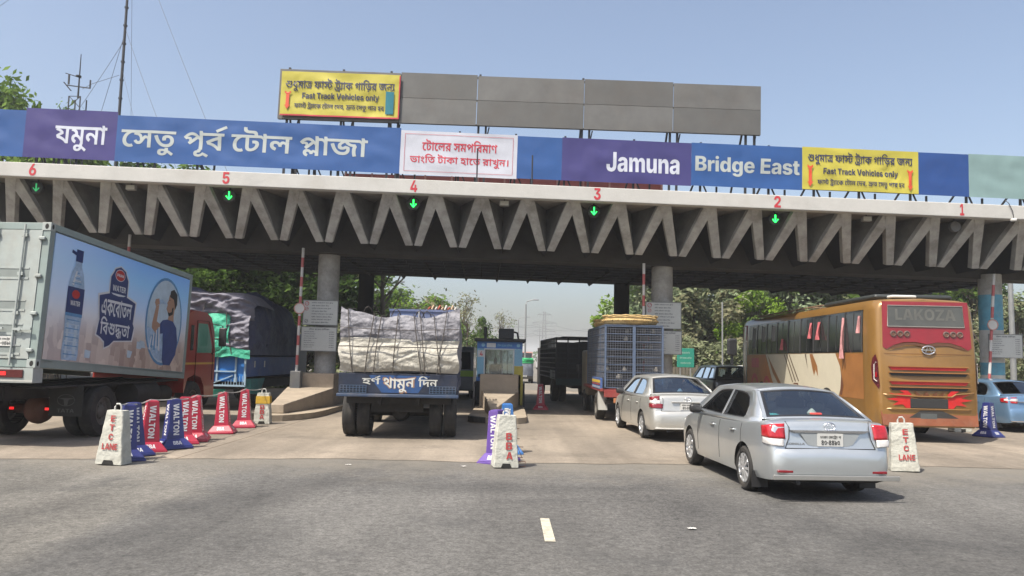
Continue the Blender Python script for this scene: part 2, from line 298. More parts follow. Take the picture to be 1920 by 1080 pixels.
 20: '858 622 0 -103 -326 0 1 -519 -121 0 -88 98 -75 51 -86 38 -95 24 -48 113 200 99 214 76 -20 -31 0 51 -424 0 0 103|412 412 21 -24 -117 -40 -142 -65 91 -30 91 -56 76 -76 -16 -9|813 264 -6 -43 -19 -39 -34 -30 -55 -17 -104 4 5 102 32 -2 50 14 10 21 -3 36 -40 42 -34 17 -97 25 1 103 52 -9 95 -32 77 -49 52 -64',
 22: '482 0 0 407 25 -47 -87 100 -79 52 -68 14 -56 -10 -76 -63 -12 0 63 26 44 4 54 -8 55 -37 26 -58 -3 -60 -38 -71 -77 -65 -54 -33 -71 100 67 35 45 34 16 39 -5 20 -16 14 -57 2 -61 -23 -101 80 72 91 54 46 59 30 32 7 96 -5 83 -39 114 -101 -39 12 -5 195 99 0 22 -66 99 0 0 -103 -98 0 0 -519',
 55: '307 622 0 -103 -98 0 0 -519 -121 0 0 519 -98 0 0 103 96 0 -66 83 63 89 63 62 33 23 73 29 83 9 63 -4 60 -12 95 -37 199 -118 -63 -83 -135 86 -72 37 -65 21 -99 5 -54 -16 -44 -29 -64 -78 47 -67',
 68: '746 622 0 -103 -352 0 1 -149 10 -24 17 -5 30 10 69 74 106 19 51 -98 17 -105 -13 -78 -40 -65 -30 -27 -79 -37 -103 -13 -126 20 -77 38 -70 63 -62 92 -28 58 -49 143 116 32 49 -142 27 -55 61 -82 70 -45 79 -15 46 3 68 31 22 25 14 31 4 36 -6 48 -39 67 91 10 -71 -80 -72 -47 -75 -15 -54 9 -41 27 -26 47 -7 48 -1 151 -283 0 0 103|370 -172 -36 9 -15 12 -18 32 -2 19 9 37 11 15 32 18 19 2 19 -2 31 -18 20 -52 -20 -51 -14 -12',
 46: '633 622 0 -103 -98 0 0 -519 -122 0 -55 68 -69 57 -81 45 -91 31 -49 10 -48 113 201 100 215 76 -19 -34 0 53 -427 0 0 103|413 413 21 -23 -131 -47 -129 -60 91 -30 62 -34 58 -44 49 -55 -17 -8|173 -11 -36 9 -14 12 -18 32 -3 19 3 19 18 32 14 12 36 9 19 -2 31 -18 20 -52 -20 -51 -14 -12',
 37: '642 622 0 -103 -444 0 0 -281 -26 20 85 77 107 70 126 59 87 -74 -31 -76 -13 -87 7 -112 26 -100 -119 -25 -33 140 -1 124 15 68 31 76 35 -47 -151 -85 -167 -138 -100 65 0 326 -86 0 0 103',
 597: '223 136 7 -12 -14 -51 -60 -166 -11 -26 -100 0 49 255',
 469: '994 622 0 -103 -664 0 0 -281 -27 53 141 97 115 53 64 23 86 -74 -31 -83 -13 -96 6 -116 26 -125 -118 -29 -32 164 -4 112 16 95 33 86 35 -45 -175 -84 -144 -104 -99 66 0 288 -219 0 0 103|453 108 69 -16 53 -45 4 -106 -24 36 -63 26 -237 -17 -99 13 -68 35 -45 68 -9 68 10 80 117 -16 -9 -56 7 -41 20 -26 29 -15 81 -6|811 136 -57 8 -51 26 -44 43 -55 94 67 59 28 -73 57 -52 55 -2 19 15 6 28 -22 46 -57 27 33 105 32 -11 77 -47 34 -43 17 -52 -2 -69 -33 -63 -29 -22',
 51: '259 488 103 -12 72 -35 45 -50 21 -56 -3 -79 -17 -42 -30 -34 -40 -26 -110 -32 -17 36 99 -33 98 -47 96 -61 -66 -86 -102 66 -109 54 -120 42 -133 30 21 98 138 -19 75 6 69 30 29 48 -1 43 -10 21 -39 30 -27 8 -67 0 -40 -20 -8 -26 6 -26 -114 -17 -12 46 1 46 21 40 40 31 58 19|151 435 -30 57 -72 35 66 44 46 -11 61 -33 20 -18 24 -44 5 -27|575 622 0 -103 -585 0 0 103',
 34: '649 622 0 -103 -98 0 0 -519 -122 0 0 423 23 -59 -71 82 -74 57 -50 18 -39 2 -25 -8 -25 -24 -8 -24 0 -29 10 -26 40 -29 80 -14 -14 -121 -97 20 -39 16 -60 44 -21 27 -23 64 -3 37 10 64 14 28 39 44 26 16 58 19 98 -6 82 -39 94 -85 -21 0 -4 191 98 0 23 -66',
 43: '438 32 -131 19 -41 16 -75 49 -67 75 -30 49 -53 121 -23 74 116 32 50 -141 28 -54 61 -77 72 -42 85 -14 58 7 46 20 32 31 16 43 -1 58 -13 40 -30 40 93 83 42 -69 24 -69 8 -72 -14 -78 -40 -65 -66 -48 -91 -25|403 261 -77 15 -29 18 -22 24 -13 29 -4 35 6 46 15 39 111 -28 -11 -37 12 -29 30 -9 36 7 34 23 38 49 102 18 3 -62 -67 -75 -75 -47|755 622 0 -103 -765 0 0 103',
 6: '138 317 81 -56 73 -66 64 -73 79 -119 -94 -49 -77 102 -56 60 -66 57 -79 53|67 476 9 53 26 43 63 42 54 8 54 -8 63 -42 26 -43 9 -53 -9 -53 -26 -44 -63 -41 -54 -8 -54 8 -63 41 -26 44|162 476 16 -42 41 -16 41 16 16 42 -16 41 -41 16 -41 -16',
 21: '749 622 0 -103 -98 0 0 -519 -121 0 -72 76 -81 59 -96 43 -115 28 -31 112 57 -26 113 -21 85 -32 65 -38 77 -64 -2 551 97 0 23 -66|470 464 -3 -36 -23 -63 -21 -28 -59 -45 -83 -30 -50 -9 -76 18 -20 47 122 30 53 28 31 34 8 20 0 41 -16 34 -45 42 112 78 50 -73|189 423 -76 14 -29 18 -22 24 -13 30 -4 35 6 45 15 39 110 -27 -10 -38 11 -28 30 -9 36 7 34 24 37 49 86 19 11 -40 -59 -87 -45 -41 -53 -26',
 641: '181 0 0 622 124 0 0 -622',
 16: '529 628 55 -4 58 -22 39 -37 17 -38 6 -527 -120 0 -34 50 -57 20 -221 -15 -83 8 -53 16 -65 53 -28 58 -9 82 12 105 119 -16 -9 -107 10 -38 31 -35 59 -17 92 1 80 11 76 -4 40 -15 38 -32 -1 335 -17 51 -45 14 -54 -13 -45 -33 -37 -54 -4 -29 11 -20 27 -9 51 3 6 -100 -76 -10 -70 14 -52 41 -18 72 21 83 58 78 87 58',
 350: '838 622 0 -103 -642 0 0 -253 -27 25 88 66 108 59 123 48 68 -70 0 -151 -122 -37 0 196 58 -51 -175 -82 -144 -104 -99 66 0 288 -84 0 0 103|759 80 22 -158 -112 -22 -20 88 -7 89 9 87 30 81 42 -37 -239 -67 -234 -98 10 21 96 -28 81 -50 -1 8 -2 150 122 73 0 -334 -122 0 -95 65 -139 43 -47 105 242 113 326 102 72 -73 -25 -73',
 36: '714 622 0 -103 -97 0 0 -519 -122 0 -98 97 -75 49 -87 36 -104 24 -30 112 58 -26 111 -21 119 -50 108 -84 -2 551 98 0 23 -66|224 625 86 -11 34 -13 51 -39 38 -79 -4 -81 -22 -45 -35 -38 -48 -30 -59 -22 -68 -14 -60 13 -36 52 124 31 67 44 19 37 0 41 -20 33 -40 19 -48 1 -38 -21 -3 -36 26 -27 -75 -79 -46 40 -25 45 -2 64 34 65 76 42',
 33: '598 622 0 -103 -393 0 8 -365 20 -23 36 -7 38 5 54 30 53 63 13 52 -23 41 -76 1 -17 101 43 8 108 -4 58 -38 27 -89 -24 -105 -63 -87 -90 -59 -108 -22 -99 18 -44 35 -29 64 -6 381 -94 0 0 103',
 79: '308 0 -137 21 -50 26 -58 77 -7 49 18 69 56 57 99 46 -2 -44 -92 50 -52 51 -16 66 12 53 36 46 58 34 128 21 147 -22 58 -34 33 -43 8 -75 -34 -65 -116 -68 -5 32 124 -65 39 -65 5 -44 -7 -53 -21 -43 -36 -34 -112 -38|308 103 74 9 50 49 1 38 -16 28 -68 40 -41 11 -38 -11 -57 -28 -28 -37 0 -42 27 -35|308 377 86 36 29 46 -29 44 -90 16 -86 -19 -27 -41 28 -48',
 78: '576 293 -21 -136 -16 -36 -51 -57 -35 -18 -91 -15 -73 8 -65 26 -59 51 -52 81 -45 117 -37 160 115 28 37 -160 40 -107 46 -64 54 -29 74 5 40 44 17 104 -12 91 -32 71 -45 27 -27 -11 -9 -17 12 -64 -116 -30 -19 69 0 64 37 59 61 28 92 1 81 -36 30 -30 45 -78',
 598: '51 354 259 0 0 -114 -259 0',
 84: '194 327 93 -18 45 -29 29 -41 10 -49 -7 -51 -51 -77 1 42 109 38 21 23 17 60 -27 72 -74 44 -258 87 -43 35 -20 43 3 59 38 66 106 -42 -18 -40 18 -30 145 -48 166 -69 75 -81 16 -69 -3 -65 -10 -37 -41 -59 -63 -42 -80 -28 -210 -21 -22 100 55 16 30 25 11 31 -7 29 -35 24 -46 -3 -20 -23 6 -42 -112 -24 -16 72 8 47 46 50',
 12: '509 622 -17 47 -31 13 -251 8 -85 31 -50 67 -4 124 115 -7 -2 -17 8 -62 42 -34 267 -9 83 -37 29 -48 11 -76|746 622 0 -103 -352 0 1 -149 10 -24 47 5 69 74 106 19 51 -98 17 -105 -13 -78 -70 -92 -79 -37 -103 -13 -126 20 -77 38 -70 63 -90 150 -49 143 116 32 49 -142 88 -137 70 -45 125 -12 68 31 36 56 -2 84 -39 67 91 10 -71 -80 -72 -47 -75 -15 -54 9 -41 27 -26 47 -8 199 -283 0 0 103',
 76: '306 0 -107 18 -63 52 -20 70 14 63 42 48 70 37 45 -105 -34 -15 -9 -33 27 -23 35 -5 56 10 34 29 12 39 -6 35 -32 44 -193 135 -49 57 -12 81 51 94 107 -61 -26 -39 7 -36 189 -136 73 -91 16 -86 -29 -98 -79 -62',
 10: '355 622 -30 55 -189 13 -105 48 -35 71 1 103 115 -7 -2 -17 8 -62 30 -30 199 -13 83 -37 29 -48 11 -76|259 488 103 -12 72 -35 45 -50 21 -56 -3 -79 -47 -76 -40 -26 -110 -32 -17 36 99 -33 194 -108 -66 -86 -211 120 -253 72 21 98 138 -19 75 6 69 30 29 48 -11 64 -39 30 -94 8 -40 -20 -2 -52 -114 -17 -11 92 21 40 40 31|151 435 -30 57 -72 35 66 44 107 -44 44 -62 5 -27|575 622 0 -103 -585 0 0 103',
}
WORDS = {
 'jamuna': (2223, [(45, 0, 0),(44, 658, 0),(57, 1280, 0),(39, 1298, 0),(54, 1927, 0)]),
 'setu': (8351, [(61, 0, 0),(50, 389, 0),(35, 1092, 0),(57, 1691, 0),(40, 2079, 0),(58, 2795, 0),(42, 2835, 0),(131, 3458, 0),(61, 3718, 0),(30, 4107, 0),(54, 4695, 0),(47, 4992, 0),(380, 6019, 0),(54, 6775, 0),(27, 7072, 0),(54, 8054, 0)]),
 'fast': (13052, [(456, 0, 0),(38, 875, 0),(57, 1471, 0),(44, 1498, 0),(54, 2139, 0),(219, 2436, 0),(41, 3441, 0),(54, 4317, 0),(434, 4614, 0),(214, 5871, 0),(202, 6575, 0),(54, 6855, 0),(20, 7152, 0),(22, 8259, 0),(54, 8951, 0),(55, 9248, 0),(68, 9545, 0),(46, 10280, 0),(27, 11163, 0),(39, 12145, 0),(202, 12773, 0)]),
 'fast2': (16884, [(41, 0, 0),(54, 876, 0),(434, 1173, 0),(214, 2431, 0),(202, 3135, 0),(54, 3414, 0),(61, 3711, 0),(20, 4100, 0),(61, 5208, 0),(30, 5597, 0),(54, 6185, 0),(47, 6482, 0),(61, 7509, 0),(37, 7898, 0),(42, 8530, 0),(597, 9153, 0),(469, 9709, 0),(35, 10694, 0),(61, 11681, 0),(50, 12070, 0),(35, 12773, 0),(57, 13372, 0),(40, 13760, 0),(54, 14516, 0),(46, 14813, 0),(51, 15696, 0),(42, 16261, 0)]),
 'note1': (7909, [(61, 0, 0),(30, 389, 0),(54, 977, 0),(61, 1274, 0),(47, 1663, 0),(46, 2430, 0),(50, 3313, 0),(44, 4016, 0),(40, 4657, 0),(55, 5413, 0),(46, 5710, 0),(44, 6332, 0),(54, 6973, 0),(34, 7270, 0)]),
 'note2': (9972, [(43, 0, 0),(54, 745, 0),(6, 1041, 0),(55, 1479, 0),(35, 1776, 0),(30, 2763, 0),(54, 3352, 0),(20, 3648, 0),(54, 4496, 0),(51, 5053, 0),(54, 5618, 0),(61, 5915, 0),(35, 6304, 0),(46, 7291, 0),(54, 7914, 0),(21, 8210, 0),(57, 8906, 0),(39, 8949, 0),(641, 9578, 0)]),
 'ek': (4441, [(16, 0, 0),(20, 790, 0),(61, 1637, 0),(42, 2026, 0),(54, 2649, 0),(35, 2946, 0),(47, 3673, 0)]),
 'bish': (3647, [(55, 0, 0),(42, 297, 0),(456, 920, 0),(350, 1795, 0),(35, 2623, 0),(54, 3350, 0)]),
 'horn': (1204, [(51, 0, 0),(34, 565, 0),(131, 1124, 0)]),
 'tham': (2270, [(36, 0, 0),(54, 704, 0),(44, 1001, 0),(57, 1623, 0),(39, 1642, 0)]),
 'din': (1557, [(55, 0, 0),(37, 297, 0),(39, 929, 0)]),
 'plate1': (5661, [(33, 0, 0),(54, 588, 0),(20, 885, 0),(54, 1733, 0),(61, 2289, 0),(44, 2678, 0),(61, 3319, 0),(214, 3708, 0),(54, 4412, 0),(22, 4969, 0)]),
 'plate2': (4054, [(79, 0, 0),(78, 616, 0),(598, 1231, 0),(79, 1592, 0),(79, 2208, 0),(84, 2823, 0),(78, 3439, 0)]),
 'plate3': (5705, [(33, 0, 0),(54, 588, 0),(20, 885, 0),(54, 1733, 0),(61, 2289, 0),(44, 2678, 0),(61, 3319, 0),(214, 3708, 0),(54, 4412, 0),(12, 4969, 0)]),
 'plate4': (4054, [(76, 0, 0),(76, 616, 0),(598, 1231, 0),(78, 1592, 0),(79, 2208, 0),(84, 2823, 0),(84, 3439, 0)]),
 'rates': (8291, [(61, 0, 0),(30, 389, 0),(54, 977, 0),(47, 1274, 0),(51, 2301, 0),(54, 2866, 0),(61, 3163, 0),(46, 3552, 0),(46, 4175, 0),(35, 5058, 0),(54, 5785, 0),(55, 6082, 0),(47, 6379, 0),(20, 7146, 0),(54, 7994, 0)]),
 'line1': (10358, [(61, 0, 0),(44, 389, 0),(54, 1030, 0),(30, 1327, 0),(46, 1915, 0),(50, 2797, 0),(54, 3500, 0),(10, 3797, 0),(61, 4363, 0),(20, 4752, 0),(47, 5600, 0),(42, 6627, 0),(54, 7250, 0),(50, 7547, 0),(214, 8510, 0),(54, 9214, 0),(20, 9511, 0)]),
 'line2': (8508, [(22, 0, 0),(55, 692, 0),(35, 989, 0),(20, 1976, 0),(44, 2823, 0),(54, 3464, 0),(39, 3761, 0),(61, 4649, 0),(30, 5038, 0),(54, 5626, 0),(47, 5923, 0),(55, 6951, 0),(37, 7248, 0),(39, 7880, 0)]),
}
LATIN = {
 ' ': (269, ''),
 '0': (645, '323 -10 -61 5 -53 15 -46 25 -39 33 -32 43 -25 51 -18 60 -10 67 -4 74 4 75 10 67 18 60 25 51 32 43 39 34 46 25 53 14 61 5 60 -5 54 -15 46 -24 39 -34 32 -43 25 -51 17 -60 11 -67 3 -75 -3 -74 -11 -67 -17 -60 -25 -51 -32 -43 -39 -33 -46 -25 -53 -15|323 131 25 3 22 8 19 14 15 19 23 57 7 38 5 93 -1 51 -11 82 -23 57 -15 19 -19 14 -22 8 -25 3 -25 -3 -22 -8 -19 -14 -28 -45 -17 -69 -6 -95 6 -93 17 -69 28 -45 19 -14 22 -8'),
 '1': (645, '77 0 0 138 509 0 0 -138|439 728 0 -728 -172 0 0 578 -5 0 -163 -113 0 151 162 112'),
 '2': (645, '60 0 0 124 264 233 52 51 32 46 12 51 -6 37 -18 28 -26 20 -34 11 -57 -4 -31 -17 -21 -26 -7 -17 -6 -39 -164 0 4 47 11 42 18 38 26 33 31 28 37 22 42 16 47 10 51 3 52 -3 48 -9 42 -15 38 -21 31 -26 25 -30 19 -35 11 -38 2 -70 -15 -54 -33 -58 -26 -32 -73 -74 -139 -128 0 -5 297 0 0 -139'),
 '3': (645, '318 -10 -54 3 -49 10 -45 15 -39 22 -34 26 -27 31 -20 35 -13 38 -5 43 174 0 8 -31 33 -33 51 -17 59 4 32 15 13 12 18 29 4 18 0 38 -13 32 -11 15 -31 22 -41 12 -112 2 0 110 156 142 0 5 -303 0 0 140 508 0 0 -125 -246 -219 0 39 52 3 48 -4 44 -12 38 -20 32 -25 27 -31 19 -36 12 -39 4 -42 -5 -44 -12 -40 -21 -36 -29 -32 -34 -26 -41 -21 -45 -15 -49 -10'),
 '4': (645, '21 122 0 134 266 472 165 0 -260 -464 0 -6 432 0 0 -136|372 0 0 162 6 60 0 232 155 0 0 -454'),
 '5': (645, '317 -10 -51 3 -46 10 -43 16 -39 21 -32 26 -26 31 -20 36 -13 38 -4 42 168 0 7 -33 8 -14 38 -32 53 -11 41 7 18 8 29 25 19 35 7 43 -7 44 -19 35 -29 25 -38 14 -43 0 -20 -5 -37 -18 -25 -28 -153 29 31 391 464 0 0 -140 -322 0 -16 -173 38 35 24 14 59 17 64 0 59 -15 50 -30 41 -42 28 -53 16 -61 -2 -82 -12 -44 -20 -41 -26 -35 -33 -30 -39 -25 -44 -18 -49 -11'),
 '6': (645, '326 -10 -49 3 -45 10 -44 16 -39 22 -33 28 -29 34 -21 39 -13 45 -4 51 10 78 13 38 40 79 197 295 170 0 -222 -327 -53 0 20 22 30 20 64 22 51 4 43 -3 39 -9 36 -14 32 -21 27 -26 21 -31 16 -36 10 -40 3 -45 -4 -49 -11 -45 -20 -40 -26 -35 -32 -30 -38 -23 -42 -18 -47 -10|324 123 40 7 33 19 24 30 8 18 7 41 -7 42 -8 18 -24 30 -33 19 -40 7 -39 -7 -18 -8 -28 -25 -19 -34 -7 -41 7 -42 19 -34 28 -25 18 -8'),
 'A': (770, '23 0 243 728 230 0 251 -728 -194 0 -117 372 -61 237 -15 64 38 0 -71 -301 -112 -372|188 155 0 131 394 0 0 -131'),
 'B': (665, '57 0 0 728 353 -3 45 -8 40 -13 33 -17 28 -22 21 -26 16 -29 9 -32 3 -35 -8 -51 -9 -23 -29 -38 -41 -29 -49 -16 0 -8 56 -11 49 -29 37 -44 12 -27 10 -64 -3 -37 -10 -35 -16 -32 -23 -29 -28 -24 -35 -20 -40 -14 -46 -9|229 139 111 0 64 10 22 13 15 16 10 21 3 24 -6 34 -8 15 -22 24 -33 15 -41 5 -115 0|229 428 100 0 36 4 42 22 16 25 5 15 -2 39 -8 19 -15 16 -20 12 -51 10 -103 0'),
 'C': (743, '384 -10 -63 5 -59 15 -54 24 -48 33 -41 42 -34 52 -25 59 -15 68 -5 75 5 76 16 68 25 60 34 51 41 43 49 33 54 24 58 14 62 5 82 -8 38 -9 68 -31 57 -46 42 -59 27 -72 7 -41 -174 0 -16 48 -30 36 -43 23 -53 8 -34 -3 -31 -9 -27 -14 -24 -20 -20 -26 -16 -30 -11 -36 -10 -85 10 -86 12 -36 16 -30 19 -25 24 -20 27 -13 31 -9 33 -3 37 4 32 11 39 27 26 41 10 33 174 0 -14 -64 -31 -63 -47 -55 -29 -24 -69 -38 -40 -13'),
 'E': (610, '57 0 0 728 505 0 0 -141 -333 0 0 -151 306 0 0 -137 -306 0 0 -158 332 0 0 -141'),
 'F': (586, '57 0 0 728 494 0 0 -141 -322 0 0 -185 290 0 0 -137 -290 0 0 -265'),
 'J': (590, '281 -10 -74 7 -62 20 -51 34 -38 46 -22 57 -7 69 0 44 172 0 2 -75 7 -24 13 -18 16 -13 44 -11 24 3 20 8 16 13 12 18 8 24 2 536 170 0 0 -504 -7 -70 -22 -57 -37 -46 -50 -34 -62 -20'),
 'K': (738, '186 147 0 150 41 79 47 72 223 280 207 0 -306 -365 -15 6|57 0 0 728 172 0 0 -179 -3 -197 3 -352|512 0 -197 311 109 127 291 -438'),
 'L': (565, '57 0 0 728 172 0 0 -587 304 0 0 -141'),
 'N': (766, '57 0 0 728 189 0 229 -374 50 -100 38 -98 -17 0 -11 184 -3 388 177 0 0 -728 -190 0 -217 355 -102 207 19 0 9 -133 5 -108 0 -321'),
 'O': (773, '387 -10 -63 5 -59 15 -55 24 -48 33 -42 42 -34 52 -25 59 -16 68 -5 75 5 76 16 68 25 60 34 51 42 43 48 33 55 24 59 14 63 5 63 -5 58 -14 55 -24 48 -33 42 -43 34 -51 25 -60 15 -68 6 -76 -6 -75 -15 -68 -25 -60 -34 -51 -42 -42 -48 -33 -55 -25 -58 -14|387 141 33 3 31 9 27 14 23 20 19 25 27 66 9 85 -9 87 -27 66 -19 25 -23 20 -27 14 -31 8 -33 3 -34 -3 -30 -8 -27 -15 -24 -19 -19 -25 -28 -67 -9 -86 9 -85 28 -66 19 -25 24 -20 27 -14 30 -9'),
 'P': (652, '57 0 0 728 298 0 52 -4 47 -11 42 -17 37 -24 30 -30 25 -35 18 -39 10 -44 4 -48 -4 -48 -11 -43 -18 -40 -25 -34 -31 -29 -37 -24 -43 -17 -48 -10 -53 -4 -185 0 0 136 153 0 48 7 37 18 14 13 18 34 6 41 -6 42 -18 33 -14 13 -37 18 -22 4 -115 2 0 -588'),
 'R': (662, '57 0 0 728 350 -4 47 -10 42 -16 37 -22 30 -28 25 -34 18 -38 10 -43 4 -47 -4 -48 -11 -42 -18 -38 -25 -32 -31 -27 -37 -21 -43 -15 -48 -10 -53 -3 -190 0 0 137 158 0 48 4 37 15 13 11 19 29 6 40 -6 40 -8 17 -24 25 -37 15 -22 3 -115 2 0 -588|456 0 -177 332 185 0 181 -332'),
 'T': (677, '32 587 0 141 612 0 0 -141 -219 0 0 -587 -173 0 0 587'),
 'V': (770, '273 0 -250 728 194 0 116 -372 76 -295 -38 0 72 295 112 372 192 0 -244 -728'),
 'W': (1059, '217 0 -194 728 191 0 78 -356 47 -293 -33 0 51 293 85 356 175 0 85 -356 38 -223 13 -70 -34 0 47 293 79 356 191 0 -195 -728 -195 0 -96 383 -43 261 44 0 -42 -260 -96 -384'),
 'Z': (679, '53 0 0 99 283 389 138 161 12 -55 -102 -6 -331 -1 0 141 573 0 0 -100 -278 -382 -143 -168 -12 56 107 6 326 1 0 -141'),
 'a': (588, '209 -10 -65 8 -28 10 -47 32 -30 48 -7 30 -1 62 5 26 21 42 15 16 37 27 70 24 145 19 32 18 4 8 1 25 -8 20 -15 15 -36 11 -44 -2 -34 -16 -15 -17 -10 -21 -154 21 24 57 41 46 60 34 75 18 77 0 90 -19 49 -26 21 -17 31 -41 11 -23 8 -54 0 -371 -160 0 0 76 -5 0 -37 -47 -34 -21 -40 -13|261 103 36 5 30 16 22 23 13 30 1 70 -77 -20 -47 -10 -23 -11 -16 -15 -8 -20 3 -33 11 -17 18 -11'),
 'c': (595, '309 -10 -54 4 -49 11 -43 20 -38 27 -32 33 -25 39 -18 44 -11 49 -4 54 4 54 11 49 18 45 25 39 32 33 38 26 43 20 49 12 54 4 66 -6 30 -8 53 -23 44 -34 32 -43 12 -25 15 -55 -157 -26 -12 38 -20 28 -27 18 -33 6 -21 -2 -35 -16 -26 -31 -16 -45 -5 -57 5 -57 16 -45 26 -32 35 -16 21 -2 23 3 21 8 31 32 17 50 157 -26 -5 -29 -21 -53 -15 -23 -38 -39 -23 -16 -53 -24 -30 -7'),
 'd': (638, '254 -8 -39 3 -37 11 -34 18 -31 24 -27 31 -22 38 -16 45 -10 52 -3 58 4 61 10 52 17 45 22 38 27 31 31 24 34 16 35 10 38 4 27 -2 47 -13 50 -38 30 -48 4 0 0 276 170 0 0 -728 -168 0 0 89 -6 0 -31 -47 -31 -26 -40 -18|312 125 39 8 31 24 11 17 16 44 6 54 -6 55 -6 24 -21 37 -31 24 -39 8 -39 -9 -31 -24 -20 -37 -12 -78 12 -77 21 -38 30 -24'),
 'e': (601, '310 -10 -54 4 -49 11 -44 19 -38 25 -32 33 -25 38 -18 45 -11 50 -4 56 4 54 11 49 18 45 25 39 31 33 38 26 42 20 48 12 52 4 73 -8 64 -24 27 -18 47 -47 18 -29 26 -69 6 -40 3 -87 -472 0 0 100 390 0 -79 -24 -12 66 -20 30 -14 12 -34 13 -42 0 -19 -5 -31 -20 -20 -30 -11 -40 -1 -94 6 -50 18 -37 28 -25 37 -12 21 -2 29 3 36 15 18 17 12 21 152 -25 -12 -30 -36 -51 -52 -40 -68 -25'),
 'g': (639, '308 -216 -87 8 -71 24 -53 36 -19 23 -24 52 148 31 18 -28 35 -20 52 -7 32 2 27 8 21 13 15 19 10 24 3 126 -13 0 -29 -44 -49 -32 -70 -12 -39 3 -36 10 -35 15 -31 22 -26 29 -22 36 -17 43 -10 50 -3 58 4 60 10 53 17 45 22 37 27 31 31 24 34 16 36 10 38 4 52 -7 41 -19 32 -27 31 -48 5 0 0 94 168 0 0 -534 -4 -47 -12 -42 -19 -37 -26 -31 -33 -25 -38 -20 -43 -14 -48 -9|312 132 39 8 31 22 21 36 7 22 5 54 -5 54 -7 23 -21 37 -30 24 -40 8 -39 -9 -30 -23 -21 -38 -12 -76 6 -54 15 -42 12 -16 30 -22'),
 'h': (635, '227 312 0 -312 -171 0 0 728 167 0 0 -320 -11 0 16 41 21 35 26 29 32 22 38 13 45 5 37 -3 33 -9 30 -14 26 -19 22 -24 18 -28 13 -33 10 -76 0 -347 -170 0 0 314 -3 29 -8 24 -13 20 -17 14 -22 9 -44 1 -31 -10 -13 -10 -20 -25 -10 -34'),
 'i': (283, '56 0 0 546 171 0 0 -546|141 610 -44 10 -18 14 -14 17 -9 19 -3 22 3 22 9 19 14 17 18 13 44 11 23 -3 40 -21 14 -17 9 -19 2 -22 -2 -22 -9 -19 -14 -17 -40 -22'),
 'k': (593, '210 145 0 204 24 0 157 197 193 0 -229 -280 -44 0|56 0 0 728 171 0 0 -728|395 0 -145 228 112 121 230 -349'),
 'l': (323, '235 -3 -56 4 -46 12 -34 21 -24 30 -14 38 -5 48 0 578 171 0 0 -559 9 -32 17 -9 39 2 26 -120 -48 -11'),
 'm': (927, '56 0 0 546 157 0 10 -141 -12 0 22 61 16 24 37 36 21 12 47 14 60 -3 32 -12 26 -21 22 -31 19 -41 15 -52 -19 0 10 36 14 31 37 48 23 17 49 22 54 7 33 -2 57 -20 46 -38 29 -55 10 -70 0 -368 -170 0 -3 355 -7 21 -12 16 -16 12 -39 10 -30 -5 -23 -14 -16 -22 -9 -29 -1 -344 -163 0 -3 355 -18 37 -16 12 -39 10 -29 -5 -23 -14 -17 -22 -9 -30 -1 -343'),
 'n': (635, '227 312 0 -312 -171 0 0 546 161 0 3 -138 -8 0 16 41 21 35 26 29 32 22 38 13 45 5 37 -3 33 -9 30 -14 26 -19 22 -24 18 -28 13 -33 10 -76 0 -347 -170 0 0 314 -3 29 -8 24 -13 20 -17 14 -22 9 -44 1 -31 -10 -13 -10 -20 -25 -10 -34'),
 'o': (619, '310 -10 -55 4 -49 11 -43 20 -38 27 -32 33 -25 39 -18 44 -11 49 -4 54 4 54 11 49 18 45 25 39 32 33 38 26 43 20 49 12 55 4 54 -4 49 -12 44 -20 37 -26 32 -33 25 -39 18 -45 11 -49 4 -54 -4 -54 -11 -49 -18 -44 -25 -39 -32 -33 -37 -27 -44 -20 -49 -11|310 120 39 8 29 25 21 39 11 80 -11 79 -21 39 -29 24 -39 9 -39 -9 -30 -24 -21 -39 -11 -79 11 -80 21 -39 30 -25'),
 'r': (420, '56 0 0 546 165 0 0 -100 6 0 12 33 17 27 20 21 24 14 26 9 29 3 48 -6 0 -148 -56 8 -50 -6 -17 -8 -29 -23 -18 -32 -6 -40 0 -298'),
 's': (573, '286 -10 -86 9 -38 11 -62 34 -25 23 -20 26 -14 30 -9 33 158 25 20 -40 33 -24 23 -6 49 0 18 4 27 16 9 24 -2 12 -14 18 -30 13 -165 37 -41 19 -31 23 -23 29 -13 34 -4 39 3 35 10 31 16 28 22 24 28 19 33 16 38 12 90 9 83 -8 67 -25 27 -17 41 -45 22 -57 -150 -24 -7 17 -23 26 -36 14 -41 0 -32 -11 -12 -9 -10 -24 6 -21 19 -16 16 -7 125 -24 50 -13 40 -17 31 -22 22 -27 14 -32 4 -37 -3 -36 -11 -32 -19 -29 -25 -26 -30 -21 -36 -17 -40 -13'),
 't': (382, '351 546 0 -127 -341 0 0 127|82 676 170 0 2 -522 9 -19 19 -9 61 5 22 -125 -73 -13 -86 4 -44 13 -35 23 -25 31 -15 40 -5 48'),
 'u': (635, '246 -7 -37 3 -33 8 -30 15 -27 19 -22 24 -17 28 -13 33 -11 75 0 348 171 0 2 -343 8 -24 13 -20 18 -14 22 -9 43 -2 31 11 24 21 15 30 4 18 2 332 170 0 0 -546 -160 0 -3 138 7 0 -16 -41 -21 -35 -26 -29 -32 -22 -38 -13'),
 'y': (618, '55 -191 38 124 59 -11 42 10 16 18 4 12 0 37 -203 547 179 0 101 -340 30 -155 -35 0 9 41 36 151 99 303 177 0 -241 -632 -31 -50 -20 -21 -49 -32 -30 -10 -34 -7 -60 -2 -39 5'),
}
